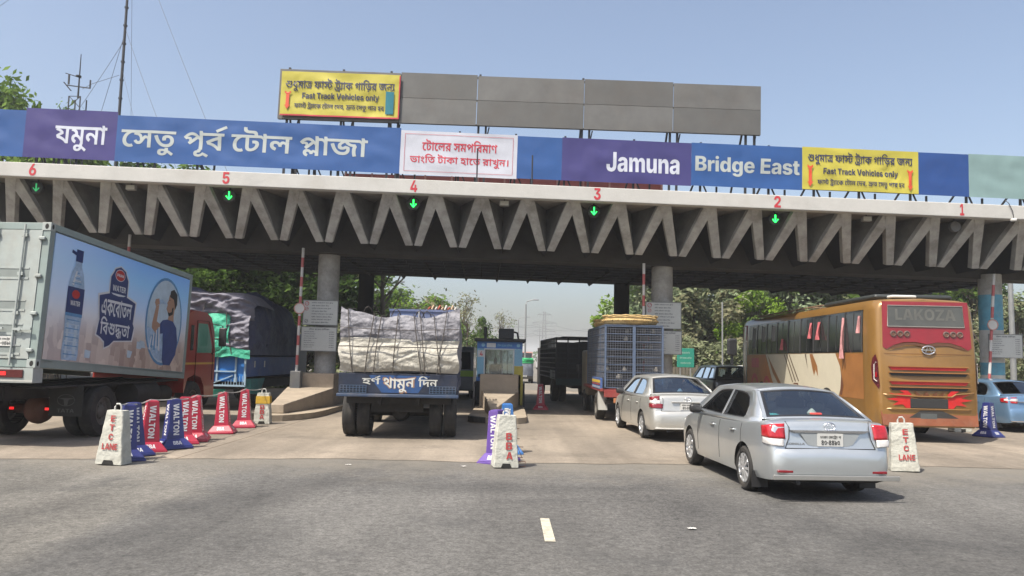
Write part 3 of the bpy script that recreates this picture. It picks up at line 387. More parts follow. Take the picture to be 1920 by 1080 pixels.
# ---------------------------------------------------------------- ground, road, apron
def ground_mat(name, c1, c2, sc, rough=.9, bump=.3, bsc=60, spots=None, joints=None, streak=0.0, grain=.28, dusty=None):
    m = bpy.data.materials.new(name); m.use_nodes = True
    t = m.node_tree; N = t.nodes; L = t.links; p = N['Principled BSDF']; p.inputs['Roughness'].default_value = rough
    p.inputs['Specular IOR Level'].default_value = .25
    tc = N.new('ShaderNodeTexCoord')
    n1 = N.new('ShaderNodeTexNoise'); n1.inputs['Scale'].default_value = sc; n1.inputs['Detail'].default_value = 8; n1.inputs['Roughness'].default_value = .6; n1.inputs['Distortion'].default_value = .6
    L.new(tc.outputs['Object'], n1.inputs['Vector'])
    r1 = N.new('ShaderNodeValToRGB'); r1.color_ramp.elements[0].position = .36; r1.color_ramp.elements[1].position = .66
    r1.color_ramp.elements[0].color = (*c1, 1); r1.color_ramp.elements[1].color = (*c2, 1); L.new(n1.outputs['Fac'], r1.inputs['Fac'])
    n2 = N.new('ShaderNodeTexNoise'); n2.inputs['Scale'].default_value = bsc; n2.inputs['Detail'].default_value = 4; n2.inputs['Roughness'].default_value = .8
    L.new(tc.outputs['Object'], n2.inputs['Vector'])
    mr = N.new('ShaderNodeMapRange'); mr.inputs['From Min'].default_value = .3; mr.inputs['From Max'].default_value = .7; mr.inputs['To Min'].default_value = 1-grain; mr.inputs['To Max'].default_value = 1+grain
    L.new(n2.outputs['Fac'], mr.inputs['Value'])
    mx = N.new('ShaderNodeMix'); mx.data_type = 'RGBA'; mx.blend_type = 'MULTIPLY'; mx.inputs[0].default_value = 1
    L.new(r1.outputs[0], mx.inputs[6]); L.new(mr.outputs[0], mx.inputs[7]); out = mx.outputs[2]
    if streak:   # tyre-worn bands running along the lanes
        mp = N.new('ShaderNodeMapping'); mp.inputs['Scale'].default_value = (1.1, .05, 1); L.new(tc.outputs['Object'], mp.inputs['Vector'])
        n4 = N.new('ShaderNodeTexNoise'); n4.inputs['Scale'].default_value = 1.0; n4.inputs['Detail'].default_value = 5; L.new(mp.outputs[0], n4.inputs['Vector'])
        m4 = N.new('ShaderNodeMapRange'); m4.inputs['From Min'].default_value = .3; m4.inputs['From Max'].default_value = .7; m4.inputs['To Min'].default_value = 1-streak; m4.inputs['To Max'].default_value = 1+streak*.6
        L.new(n4.outputs['Fac'], m4.inputs['Value'])
        x4 = N.new('ShaderNodeMix'); x4.data_type = 'RGBA'; x4.blend_type = 'MULTIPLY'; x4.inputs[0].default_value = 1
        L.new(out, x4.inputs[6]); L.new(m4.outputs[0], x4.inputs[7]); out = x4.outputs[2]
    n7 = N.new('ShaderNodeTexNoise'); n7.inputs['Scale'].default_value = bsc*.28; n7.inputs['Detail'].default_value = 3; n7.inputs['Roughness'].default_value = .7; L.new(tc.outputs['Object'], n7.inputs['Vector'])
    m7 = N.new('ShaderNodeMapRange'); m7.inputs['From Min'].default_value = .3; m7.inputs['From Max'].default_value = .7; m7.inputs['To Min'].default_value = 1-grain*.6; m7.inputs['To Max'].default_value = 1+grain*.6; L.new(n7.outputs['Fac'], m7.inputs['Value'])
    x7 = N.new('ShaderNodeMix'); x7.data_type = 'RGBA'; x7.blend_type = 'MULTIPLY'; x7.inputs[0].default_value = 1; L.new(out, x7.inputs[6]); L.new(m7.outputs[0], x7.inputs[7]); out = x7.outputs[2]
    if dusty:    # strip of dust and older paving on the left, with a ragged edge
        sp = N.new('ShaderNodeSeparateXYZ'); L.new(tc.outputs['Object'], sp.inputs[0])
        n8 = N.new('ShaderNodeTexNoise'); n8.inputs['Scale'].default_value = .55; n8.inputs['Detail'].default_value = 6; L.new(tc.outputs['Object'], n8.inputs['Vector'])
        a8 = N.new('ShaderNodeMath'); a8.operation = 'MULTIPLY_ADD'; a8.inputs[1].default_value = 2.6; L.new(n8.outputs['Fac'], a8.inputs[0]); L.new(sp.outputs['X'], a8.inputs[2])
        m8 = N.new('ShaderNodeMapRange'); m8.inputs['From Min'].default_value = -2.45; m8.inputs['From Max'].default_value = -2.95; m8.inputs['To Max'].default_value = .75; L.new(a8.outputs[0], m8.inputs['Value'])
        x8 = N.new('ShaderNodeMix'); x8.data_type = 'RGBA'; x8.blend_type = 'MULTIPLY'; L.new(m8.outputs[0], x8.inputs[0]); L.new(out, x8.inputs[6]); x8.inputs[7].default_value = (*dusty, 1); out = x8.outputs[2]
    if dusty:    # dust spreading from the concrete over the join
        n9 = N.new('ShaderNodeTexNoise'); n9.inputs['Scale'].default_value = .9; n9.inputs['Detail'].default_value = 7; n9.inputs['Roughness'].default_value = .7; L.new(tc.outputs['Object'], n9.inputs['Vector'])
        a9 = N.new('ShaderNodeMath'); a9.operation = 'MULTIPLY_ADD'; a9.inputs[1].default_value = 5.0; L.new(n9.outputs['Fac'], a9.inputs[0]); L.new(sp.outputs['Y'], a9.inputs[2])
        m9 = N.new('ShaderNodeMapRange'); m9.inputs['From Min'].default_value = 13.6; m9.inputs['From Max'].default_value = 16.2; m9.inputs['To Max'].default_value = .8; L.new(a9.outputs[0], m9.inputs['Value'])
        x9 = N.new('ShaderNodeMix'); x9.data_type = 'RGBA'; L.new(m9.outputs[0], x9.inputs[0]); L.new(out, x9.inputs[6]); x9.inputs[7].default_value = (.165, .15, .125, 1); out = x9.outputs[2]
        vo = N.new('ShaderNodeTexVoronoi'); vo.feature = 'DISTANCE_TO_EDGE'; vo.inputs['Scale'].default_value = .23; nd = N.new('ShaderNodeMix'); nd.data_type = 'RGBA'; nd.inputs[0].default_value = .12; L.new(tc.outputs['Object'], nd.inputs[6]); L.new(n7.outputs['Color'], nd.inputs[7]); L.new(nd.outputs[2], vo.inputs['Vector'])
        mv = N.new('ShaderNodeMapRange'); mv.inputs['From Min'].default_value = .0; mv.inputs['From Max'].default_value = .010; mv.inputs['To Min'].default_value = .93; mv.inputs['To Max'].default_value = 1; L.new(vo.outputs['Distance'], mv.inputs['Value'])
        xv = N.new('ShaderNodeMix'); xv.data_type = 'RGBA'; xv.blend_type = 'MULTIPLY'; xv.inputs[0].default_value = 1; L.new(out, xv.inputs[6]); L.new(mv.outputs[0], xv.inputs[7]); out = xv.outputs[2]
    if spots:    # oil and dark repair stains
        n5 = N.new('ShaderNodeTexNoise'); n5.inputs['Scale'].default_value = .8; n5.inputs['Detail'].default_value = 7; n5.inputs['Roughness'].default_value = .7
        L.new(tc.outputs['Object'], n5.inputs['Vector'])
        m5 = N.new('ShaderNodeMapRange'); m5.inputs['From Min'].default_value = .56; m5.inputs['From Max'].default_value = .72; m5.inputs['To Max'].default_value = .7
        L.new(n5.outputs['Fac'], m5.inputs['Value'])
        x5 = N.new('ShaderNodeMix'); x5.data_type = 'RGBA'; L.new(m5.outputs[0], x5.inputs[0]); L.new(out, x5.inputs[6]); x5.inputs[7].default_value = (*spots, 1); out = x5.outputs[2]
    if joints:
        br = N.new('ShaderNodeTexBrick'); br.offset = 0.0; br.inputs['Scale'].default_value = 1.0
        br.inputs['Brick Width'].default_value = joints[0]; br.inputs['Row Height'].default_value = joints[1]; br.inputs['Mortar Size'].default_value = .018
        br.inputs['Color1'].default_value = (1, 1, 1, 1); br.inputs['Color2'].default_value = (.94, .94, .93, 1); br.inputs['Mortar'].default_value = (.42, .38, .33, 1)
        L.new(tc.outputs['Object'], br.inputs['Vector'])
        x6 = N.new('ShaderNodeMix'); x6.data_type = 'RGBA'; x6.blend_type = 'MULTIPLY'; x6.inputs[0].default_value = .8
        L.new(out, x6.inputs[6]); L.new(br.outputs['Color'], x6.inputs[7]); out = x6.outputs[2]
    L.new(out, p.inputs['Base Color'])
    b = N.new('ShaderNodeBump'); b.inputs['Strength'].default_value = bump; b.inputs['Distance'].default_value = .02
    L.new(n2.outputs['Fac'], b.inputs['Height']); L.new(b.outputs['Normal'], p.inputs['Normal'])
    return m
asph = ground_mat('asphalt', (.064, .063, .061), (.136, .132, .124), .22, bsc=38, bump=.5, spots=(.055, .055, .055), streak=.20, grain=.45, dusty=(1.38, 1.34, 1.25))
conc_g = ground_mat('dusty_concrete', (.165, .142, .115), (.265, .226, .18), .28, bsc=26, bump=.2, grain=.20, spots=(.10, .088, .074), joints=(5.43, 6.0), streak=.30)
soil = ground_mat('dusty_soil', (.12, .11, .06), (.26, .21, .14), .05, bsc=3, bump=.4)

g = B(); g.add([(-1200, -200, -.03), (1200, -200, -.03), (1200, 1600, -.03), (-1200, 1600, -.03)], [(0, 1, 2, 3)])
tag(g.build('ground', soil), kind='structure')
rd = B(); rd.add([(-60, -60, -.006), (60, -60, -.006), (60, 60, -.006), (22, 100, -.006), (16, 900, -.006), (-10, 900, -.006), (-14, 100, -.006), (-60, 60, -.006)], [tuple(range(8))])
tag(rd.build('road', asph), kind='structure')
edge = [(-58, 11.4), (-20, 12.0), (-8.0, 12.4), (-6.0, 12.75), (-2.8, 13.3), (0, 13.2), (3.2, 13.55), (6.6, 14.0), (9.1, 13.85), (20, 14.2), (58, 14.8)]
pts = []
random.seed(3)
for (xa, ya), (xb, yb) in zip(edge, edge[1:]):
    n = max(2, int((xb-xa)/.35))
    for i in range(n):
        u = i/n; pts.append((xa+(xb-xa)*u, ya+(yb-ya)*u+.07*fbm((xa+(xb-xa)*u, 0, 3))+.05*random.uniform(-1, 1), 0))
apron = B(); apron.poly(pts+[(58, 14.8, 0), (58, 44, 0), (-58, 44, 0)])
tag(apron.build('toll_apron', conc_g), kind='structure')
white_paint = M('road_paint', (.52, .48, .38), .8, var=.35, sc=11, dirt=.95, dirtc=(.2, .19, .17))
d = B()
d.add([(.37, 7.64, .002), (.475, 7.64, .002), (.465, 8.72, .002), (.365, 8.72, .002)], [(0, 1, 2, 3)])
tag(d.build('lane_dash', white_paint), kind='structure')

# ---------------------------------------------------------------- toll canopy
CO = (.32, 22.37, 0); CY = .0334; CT = .0143
CM = Matrix.Translation(CO) @ Matrix.Rotation(CY, 4, 'Z') @ Matrix.Rotation(CT, 4, 'Y')
def CP(u, v, z): return CM @ Vector((u, v, z))
concrete = M('raw_concrete', (.31, .285, .25), .85, var=.28, sc=1.6, bump=.25, bsc=12, dirt=.55, dirtc=(.15, .125, .10))
concrete_lt = M('pale_concrete', (.40, .395, .37), .85, var=.32, sc=2.6, bump=.35, bsc=16, dirt=.75, dirtc=(.17, .155, .13))
shade_conc = M('shade_brown_concrete', (.048, .045, .041), .9, var=.30, sc=1.2, bump=.2, bsc=10, dirt=.5, dirtc=(.045, .042, .042))  # beam concrete, its colour darkened for the shade under the roof
soffit = M('shade_black_soffit', (.010, .011, .016), .95, var=.35, sc=.8, bump=.2, bsc=8)  # near black: the underside shade is put into the colour
fascia_m = M('whitewashed_concrete', (.53, .525, .50), .8, var=.10, sc=1.2, bump=.08, bsc=20, dirt=.30, dirtc=(.36, .33, .28))
red_paint = M('red_sign_paint', (.52, .035, .05), .6, var=.2, sc=20)
canopy = thing('toll_canopy', 'long concrete toll plaza canopy on round columns with zigzag ribs under a white fascia', 'canopy', CO, CY)
S = 1.355; K0, K1 = -14, 13
rot = (0, CT, 0)
rf = B(); rf.box(K0*S, K1*S, .03, 13.3, 6.47, 6.76)
rf.build('roof_slab', concrete, canopy, rot=rot)
fa = B(); fa.box(K0*S-.05, K1*S+.05, -.27, .028, 6.385, 6.80)
fa.build('fascia', fascia_m, canopy, rot=rot, bevel=.02)
fb = B(); fb.box(K0*S-.05, K1*S+.05, 13.302, 13.55, 6.452, 6.862); fb.build('fascia', fascia_m, canopy, rot=rot)
TH = .235   # visible thickness of a rib edge
fold = B(); leg = B(); infill = B()
for k in range(K0, K1):
    a = k*S; b = a+S; mid = a+S/2
    # V edges: sloping ribs
    for sgn, u0 in ((1, a), (-1, b)):
        t0 = Vector((u0+sgn*.02, 0.02, 6.47)); t1 = Vector((mid-sgn*.03, 1.11, 5.06))
        o = Vector((-sgn*.165, 0, -.06)); bk = Vector((0, .22, .06)); i_ = Vector((sgn*.155, 0, 0))
        q = [t0+i_, t0+o, t1+Vector((-sgn*.215, 0, -.01)), t1+i_*.10]
        leg.add(q+[p+bk for p in q], [(0, 1, 2, 3), (7, 6, 5, 4), (0, 4, 5, 1), (1, 5, 6, 2), (2, 6, 7, 3), (3, 7, 4, 0)])
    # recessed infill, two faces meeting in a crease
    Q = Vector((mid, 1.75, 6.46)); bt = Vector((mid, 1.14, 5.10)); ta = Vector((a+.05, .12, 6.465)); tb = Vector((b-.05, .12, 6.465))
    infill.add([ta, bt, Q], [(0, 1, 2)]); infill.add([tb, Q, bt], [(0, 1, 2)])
    # folded plates running to the back
    r0 = (a, .5, 6.40); r1 = (a, 12.3, 6.40); v0 = (mid, 1.2, 5.03); v1 = (mid, 11.5, 5.03); s0 = (b, .5, 6.40); s1 = (b, 12.3, 6.40)
    fold.add([r0, r1, v1, v0], [(0, 1, 2, 3)]); fold.add([v0, v1, s1, s0], [(0, 1, 2, 3)])
    fold.add([(a, 12.35, 6.465), (mid, 11.52, 5.04), (b, 12.35, 6.465)], [(0, 1, 2)])
    for w in (4.0, 4.9, 5.8, 6.7, 7.6, 8.5, 9.4):   # cross ribs under the folds
        fold.box(a+.02, b-.02, w, w+.14, 5.06, 6.2, 1)
leg.build('rib', concrete_lt, canopy, rot=rot, bevel=.012)
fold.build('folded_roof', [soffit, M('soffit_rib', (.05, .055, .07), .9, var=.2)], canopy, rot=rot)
infill.build('infill', M('shaded_stained_concrete', (.17, .165, .15), .9, var=.35, sc=1.5, bump=.2, bsc=10, dirt=.6, dirtc=(.09, .08, .07)), canopy, rot=rot)  # stains, plus the fascia's shade in the recess darkened into the base colour
bm_ = B(); bm_.box(K0*S, K1*S, 2.3, 3.25, 4.90, 6.42); bm_.build('cross_beam', shade_conc, canopy, rot=rot)
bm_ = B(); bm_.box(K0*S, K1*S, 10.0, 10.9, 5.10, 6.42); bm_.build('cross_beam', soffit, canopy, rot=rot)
cb_blue = M('column_blue_paint', (.10, .32, .44), .6, var=.2, sc=6, dirt=.3); cb_white = M('column_white_paint', (.52, .52, .49), .7, var=.15, sc=6, dirt=.3)
for x in (-16.9, -6.02, 4.92, 15.68):
    for y, r in ((25.25, .345), (33.0, .33)):
        top = 5.0-.0143*x+(.05 if y < 30 else .2)
        X = x if y < 30 else x*1.0-.22
        c = B(); c.lathe([(r, 0.1), (r, top)], (0, 0, 0), n=28)
        cc = c.build('column', concrete_lt if y < 30 else soffit, canopy, smooth=40)  # rear columns take the soffit colour, shade painted in
        cc.matrix_parent_inverse = Matrix.Rotation(-CY, 4, 'Z') @ Matrix.Translation(-Vector(CO)); cc.location = (X, y, 0)
        if x > 15 and y < 30:
            cc['label'] = 'column painted in white and blue bands'
            cd = B()
            cd.lathe([(r+.004, .15), (r+.004, 1.15)], n=28, m=1); cd.lathe([(r+.004, 1.15), (r+.004, 1.55)], n=28, m=0); cd.lathe([(r+.004, 1.55), (r+.004, 1.95)], n=28, m=1)
            cd.lathe([(r+.004, 1.95), (r+.004, 3.0)], n=28, m=0); cd.lathe([(r+.004, 3.0), (r+.004, 4.15)], n=28, m=1)
            bands = cd.build('paint_band', [cb_white, cb_blue], cc, smooth=40)
for n_, u in (('6', -14.31), ('5', -8.80), ('4', -3.365), ('3', 2.025), ('2', 7.40), ('1', 12.99)):
    b = B(); text_into(b, latin(n_, .012), (u*.988, -.276, 6.60), (1, 0, 0), (0, 0, 1), .20 if n_ != '1' else .13, .345)
    b.build('lane_number', red_paint, canopy, rot=rot)
# stains running down the fascia
stain = M('rust_stain', (.42, .39, .34), .85, var=.3, sc=8)
# lane signals and floodlights hanging in the ribs
green_glow = M('green_signal', (.02, .95, .10), .4, var=0, emit=3.2); black_m = M('black_metal', (.025, .025, .028), .5, var=.2)
dim_glow = M('dim_green_signal', (.03, .32, .11), .4, var=0, emit=.7)
def lane_signal(u, label, lit):
    o = thing('lane_signal', label, 'lane signal', CP(u, .42, 6.22), CY, 'lane signals under the canopy fascia')
    b = B(); b.lathe([(.02, .10), (.19, .10), (.19, -.03), (.165, -.04), (.165, -.02), (.01, -.02)], axis='y', n=24); b.box(-.02, .02, .03, .07, .17, .25)
    b.build('housing', black_m, o, smooth=40)
    a = B(); gm = green_glow if lit else dim_glow
    a.bar((0, -.035, .12), (0, -.035, -.09), .035, .02); a.bar((-.085, -.035, -.01), (0, -.035, -.11), .035, .02); a.bar((.085, -.035, -.01), (0, -.035, -.11), .035, .02)
    a.build('arrow', gm, o)
for u, nm, lit in ((-14.38, 'dim green arrow signal hanging under the number 6', 0), (-8.80, 'green arrow signal hanging under the number 5', 1), (-3.38, 'bright green arrow signal hanging under the number 4', 1),
                   (2.01, 'green arrow signal hanging under the number 3', 1), (7.5, 'green arrow signal hanging under the number 2', 1), (13.05, 'unlit lane signal hanging under the number 1', None)):
    if lit is None:
        o = thing('lane_signal', nm, 'lane signal', CP(u, .42, 6.22), CY, 'lane signals under the canopy fascia')
        b = B(); b.lathe([(.02, .10), (.16, .10), (.16, -.03), (.01, -.02)], axis='y', n=20); b.box(-.02, .02, .03, .07, .15, .25); b.build('housing', M('grey_plastic', (.16, .16, .16), .5), o, smooth=40)
    else: lane_signal(u, nm, lit)
lamp_white = M('floodlight_glass', (.62, .62, .55), .3, var=.05)
for u, nm in ((-11.64, 'flat rectangular floodlight under the fascia between the numbers 6 and 5'), (-.68, 'flat rectangular floodlight under the fascia between the numbers 4 and 3'), (10.28, 'flat rectangular floodlight under the fascia between the numbers 2 and 1')):
    o = thing('floodlight', nm, 'floodlight', CP(u, .35, 6.33), CY, 'floodlights under the canopy fascia')
    b = B(); b.box(-.14, .14, -.05, .10, -.075, .075); b.build('housing', M('floodlight_grey', (.35, .35, .33), .5), o, bevel=.012)
    b = B(); b.box(-.12, .12, -.058, -.0505, -.06, .06); b.build('lens', lamp_white, o)
    b = B(); b.bar((0, .03, .07), (0, .03, .16), .03); b.build('bracket', black_m, o)
# camera on a cable at the right end
o = thing('security_camera', 'small white security camera hanging on a cable from the fascia right of the number 1', 'camera', CP(14.35, -.33, 6.35), CY)
b = B(); b.rbox((0, 0, 0), (.11, .16, .09), .025); b.build('body', M('white_plastic', (.7, .7, .68), .4), o, smooth=40)
b = B(); b.tube([(0, 0, .04), (-.02, 0, .25), (-.12, .02, .5), (-.16, .10, .6)], .012, 6); b.build('cable', black_m, o)

# red steel cabin along the roof
o = thing('roof_screen', 'long rust red panelled screen standing on the canopy roof behind the banners', 'screen', CP(-.6, 4.0, 6.76), CY)
rust = M('rust_red_sheet', (.22, .055, .045), .7, var=.25, sc=2)
b = B(); b.box(-5.5, 5.5, 0, .05, .02, 1.2)
b.build('panel', rust, o)
for i in range(13):
    q = B(); q.box(-5.5+i*.913-.03, -5.5+i*.913+.03, -.052, -.002, 0, 1.22); q.build('post', M('rust_post', (.32, .16, .13), .7), o)

# ---------------------------------------------------------------- banners on the fascia frame
steel = M('dark_steel', (.035, .037, .042), .55, metal=.3, var=.25)
frame = thing('banner_scaffold', 'dark steel frame of posts and struts carrying the row of banners on the canopy', 'sign frame', CP(0, .5, 6.76), CY)
fr = B()
for zz in (.45, 1.05, 1.6): fr.bar((-17.5, .03, zz), (17.5, .03, zz), .04)
fr.build('rail', steel, frame, rot=rot)
for i, u in enumerate([-16.2, -14.55, -13.9, -11.6, -9.85, -7.05, -6.4, -5.7, -3.9, -2.1, -.4, 1.1, 3.2, 5.25, 7.35, 8.75, 10.15, 11.75, 13.5, 15.2, 16.6]):
    p = B(); p.bar((u, .07, 0), (u, .07, 1.76), .06); p.bar((u-.02, .1, .95), (u-.18, 1.2, .0), .045); p.bar((u+.30, .09, 0), (u+.02, .09, .62), .04)
    p.bar((u+.5, .07, 0), (u+.5, .07, .4), .05)
    p.build('post', steel, frame, rot=rot)
def vinyl(name, c, c2=None):
    return M(name, c, .48, var=.10, sc=1.3, spec=.4)
def banner(name, u0, u1, z0, z1, c, label, texts=(), v=.42, extra=None, sag=.03, group='printed banners on the canopy', seed=0, gx=None):
    """cloth banner: wavy sheet in canopy space; texts = [(mesh, uc, zc, w, h, material)]"""
    g = gx or (lambda u, v_, z: CP(u, v_, z))
    o0 = g((u0+u1)/2, v, z0)
    def wob(u, z):
        e = min((u-u0), (u1-u), .5)/.5; f = min((z-z0), (z1-z), .25)/.25
        d = .040*fbm((u*.5+seed*7, z*1.4+u*.4, seed), 2)+.016*fbm((u*2.2+z*1.5+seed, z*2-u, seed+5), 2)
        crease = 0
        if sag > .04:
            for (cu, cz, s) in ((u0, z1, 1), (u1, z1, -1)):
                dx = (u-cu)*s; dz = cz-z; rr = math.hypot(dx, dz); th = math.atan2(dz, max(dx, 1e-4))
                crease += .030*math.sin(th*22+seed)*(.5+.5*math.sin(rr*5+seed))*max(0, 1-rr/2.1)*min(1, rr/.3)
        return (d+crease)*min(1, e*.8+.2)*min(1, f*.7+.3)*(sag/.03)**.5
    nu = max(8, int((u1-u0)/.11)); nv = max(6, int((z1-z0)/.11))
    tab = [[wob(u0+(u1-u0)*i/nu, z0+(z1-z0)*j/nv) for i in range(nu+1)] for j in range(nv+1)]
    def W(u, z, off=0.0):
        s = min(max((u-u0)/(u1-u0), 0), 1)*nu; t = min(max((z-z0)/(z1-z0), 0), 1)*nv; i = min(int(s), nu-1); j = min(int(t), nv-1); s -= i; t -= j
        w_ = (tab[j][i]*(1-s)+tab[j][i+1]*s)*(1-t)+(tab[j+1][i]*(1-s)+tab[j+1][i+1]*s)*t
        return g(u, v-off+w_, z)-o0
    b = B(); b.grid(lambda s, t: W(u0+(u1-u0)*s, z0+(z1-z0)*t), nu, nv)
    o = b.build(name, c, loc=o0, smooth=180); tag(o, label, 'banner', group)
    for tm, uc, zc, w, h, mt, nm in texts:
        q = B(); vs, fs = tm; xs = [a[0] for a in vs]; ys = [a[1] for a in vs]; xa, xb, ya, yb = min(xs), max(xs), min(ys), max(ys)
        P2 = [(uc+((a[0]-xa)/(xb-xa)-.5)*w, zc+((a[1]-ya)/(yb-ya)-.5)*h) for a in vs]; st = [[P2[i] for i in (f[0], f[k], f[k+1])] for f in fs for k in range(1, len(f)-1)]
        while st:
            a, b_, c_ = st.pop(); e = [(math.dist(a, b_), a, b_, c_), (math.dist(b_, c_), b_, c_, a), (math.dist(c_, a), c_, a, b_)]; L0, p0, p1, p2 = max(e)
            if L0 > .14: md = ((p0[0]+p1[0])/2, (p0[1]+p1[1])/2); st += [[p0, md, p2], [md, p1, p2]]
            else: q.add([*[W(*p_, .007 if sag < .04 else .015) for p_ in (a, b_, c_)]], [(0, 1, 2)])
        q.build(nm, mt, o)
    return o, W
blue_v = vinyl('blue_vinyl', (.026, .09, .28)); navy_v = vinyl('deep_blue_vinyl', (.022, .07, .25)); purple_v = vinyl('purple_vinyl', (.05, .042, .18)); purple2 = vinyl('indigo_vinyl', (.05, .045, .175))
white_v = vinyl('white_vinyl', (.52, .54, .61)); yellow_v = vinyl('yellow_vinyl', (.52, .46, .07)); green_v = vinyl('pale_green_vinyl', (.22, .33, .33))
silver_ink = M('silver_letters', (.42, .46, .45), .5, var=.05); white_ink = M('white_letters', (.56, .59, .68), .5, var=.05); navy_ink = M('navy_letters', (.035, .04, .09), .6, var=.05); red_ink = M('red_letters', (.50, .035, .06), .6, var=.05); orange_ink = M('orange_arrow', (.66, .08, .03), .6, var=.05)
Z0, Z1 = 7.12, 8.44
banner('banner', -17.3, -14.88, Z0, Z1+.08, blue_v, 'plain blue banner at the far left end beside the purple one', seed=1)
banner('banner', -14.88, -12.22, Z0, Z1+.16, purple_v, 'purple banner with one short white Bengali word, left end of the canopy', [(bangla('jamuna', .012), -13.24, 7.755, 1.5, .80, white_ink, 'lettering')], seed=2)
banner('banner', -12.22, -3.85, Z0-.01, Z1+.06, blue_v, 'longest blue banner with large silver Bengali lettering', [(bangla('setu', .012), -8.45, 7.83, 7.25, .98, silver_ink, 'lettering')], seed=3)
wb, W = banner('banner', -3.85, -.35, Z0-.02, Z1, white_v, 'white banner with two lines of red Bengali lettering in a thin red border', [(bangla('note1', .008), -2.08, 8.03, 2.25, .36, red_ink, 'lettering'), (bangla('note2', .008), -2.08, 7.57, 2.95, .37, red_ink, 'lettering')], seed=4)
q = B(); a0, a1, b0, b1 = -3.72, -.48, 7.21, 8.34
def strip(q, W, pts, w=.02):
    for (ua, za), (ub, zb) in zip(pts, pts[1:]):
        n = max(1, int(math.hypot(ub-ua, zb-za)/.1)); dx, dz = (ub-ua), (zb-za); L_ = math.hypot(dx, dz); nx, nz = -dz/L_*w/2, dx/L_*w/2
        for i in range(n):
            c0, c1 = i/n, (i+1)/n
            q.add([W(ua+dx*c0+nx, za+dz*c0+nz, .010), W(ua+dx*c1+nx, za+dz*c1+nz, .010), W(ua+dx*c1-nx, za+dz*c1-nz, .010), W(ua+dx*c0-nx, za+dz*c0-nz, .010)], [(0, 1, 2, 3)])
strip(q, W, [(a0, b0), (a1, b0), (a1, b1), (a0, b1), (a0, b0)], .010); q.build('border', red_ink, wb)
banner('banner', -.35, 1.0, Z0, Z1-.02, blue_v, 'short plain blue banner between the white and the purple ones', seed=5)
banner('banner', 1.0, 4.93, Z0, Z1, purple2, 'purple banner with the bold white English word Jamuna', [(latin('Jamuna', .045), 3.46, 7.755, 2.22, .60, white_ink, 'lettering')], seed=6)
banner('banner', 4.93, 8.33, Z0+.02, Z1+.02, blue_v, 'blue banner with the bold silver words Bridge East', [(latin('Bridge East', .045), 6.65, 7.775, 3.2, .62, silver_ink, 'lettering')], seed=7)
def arrow_into(q, W, u, z1, z0, w=.15):
    pts = [(-.5, 1), (-.2, .93), (0, 1-.09), (.2, .93), (.5, 1), (.5, .88), (.27, .82), (.27, .22), (.5, .24), (0, 0), (-.5, .24), (-.27, .22), (-.27, .82), (-.5, .88)]
    q.poly([W(u+a*w, z0+(z1-z0)*b, .032) for a, b in pts])
yb_, W = banner('banner', 8.33, 11.93, Z0+.06, Z1+.05, yellow_v, 'creased yellow fast track banner with two red arrows, in the lower row', [
    (bangla('fast', .009), 10.12, 8.16, 3.25, .42, navy_ink, 'lettering'), (latin('Fast Track Vehicles only', .008), 10.14, 7.745, 2.32, .25, navy_ink, 'lettering'), (bangla('fast2', .004), 10.15, 7.42, 2.7, .25, navy_ink, 'lettering')], seed=8, sag=.06)
for ua, zt in ((8.57, 7.95), (11.66, 7.92)):
    q = B(); arrow_into(q, W, ua, zt, 7.26, .17); q.build('arrow', orange_ink, yb_)
banner('banner', 11.93, 13.5, Z0+.04, Z1+.04, navy_v, 'plain dark blue banner right of the yellow fast track one', seed=9)
banner('banner', 13.5, 17.2, Z0+.04, Z1+.06, green_v, 'plain faded green banner at the right end of the canopy', seed=10)
# small poles standing in front of the banners
for u, z, nm in ((-1.52, 7.85, 'thin dark pole standing in front of the white banner'), (.1, 7.72, 'thin dark pole standing in front of the short blue banner')):
    b = B(); b.tube([(0, 0, 0), (0, 0, z-6.80)], .022, 8); b.lathe([(.045, 0), (.045, .02)], n=10, caps=True); tag(b.build('stub_pole', steel, loc=CP(u, -.05, 6.80)), nm, 'pole', 'stub poles on the fascia')

# ---------------------------------------------------------------- grey billboard behind
BM = lambda u, v, z: CP(u, v, z+.0115*u)
grey_s = M('grey_sheet', (.125, .125, .12), .6, metal=.15, var=.16, sc=1.1, dirt=.35, dirtc=(.13, .105, .085)); grey_s2 = M('grey_sheet_light', (.15, .15, .145), .6, metal=.15, var=.22, sc=1.1, dirt=.35, dirtc=(.15, .125, .10))
bb = thing('billboard', 'long bare grey sheet metal billboard on stilts above the canopy', 'billboard', BM(0, 3.0, 6.7), CY)
def bbx(b, u0, u1, v0, v1, z0, z1, m=0):
    I = Matrix.Rotation(-CY, 4, 'Z')
    ob = BM(0, 3.0, 6.7)
    vs = [I @ (BM(u, v, z)-ob) for z in (z0, z1) for v in (v0, v1) for u in (u0, u1)]
    b.add(vs, [(0, 2, 3, 1), (4, 5, 7, 6), (0, 1, 5, 4), (2, 6, 7, 3), (0, 4, 6, 2), (1, 3, 7, 5)], m)
for i, (u0, u1) in enumerate(((-8.28, -4.26), (-4.25, -1.68), (-1.67, 1.93), (1.94, 4.97), (4.98, 7.98))):
    b = B(); bbx(b, u0, u1-.012, 3.0, 3.04, 9.50, 10.36-.006); b.build('sheet', grey_s2 if i % 2 else grey_s, bb)
    b = B(); bbx(b, u0, u1-.012, 3.0, 3.04, 10.366, 11.2+.03*(i % 2)); b.build('sheet', grey_s if i % 2 else grey_s2, bb)
b = B()
for zz in (9.52, 10.36, 11.15): bbx(b, -8.26, 7.96, 3.045, 3.10, zz-.03, zz+.03)
b.build('rail', steel, bb)
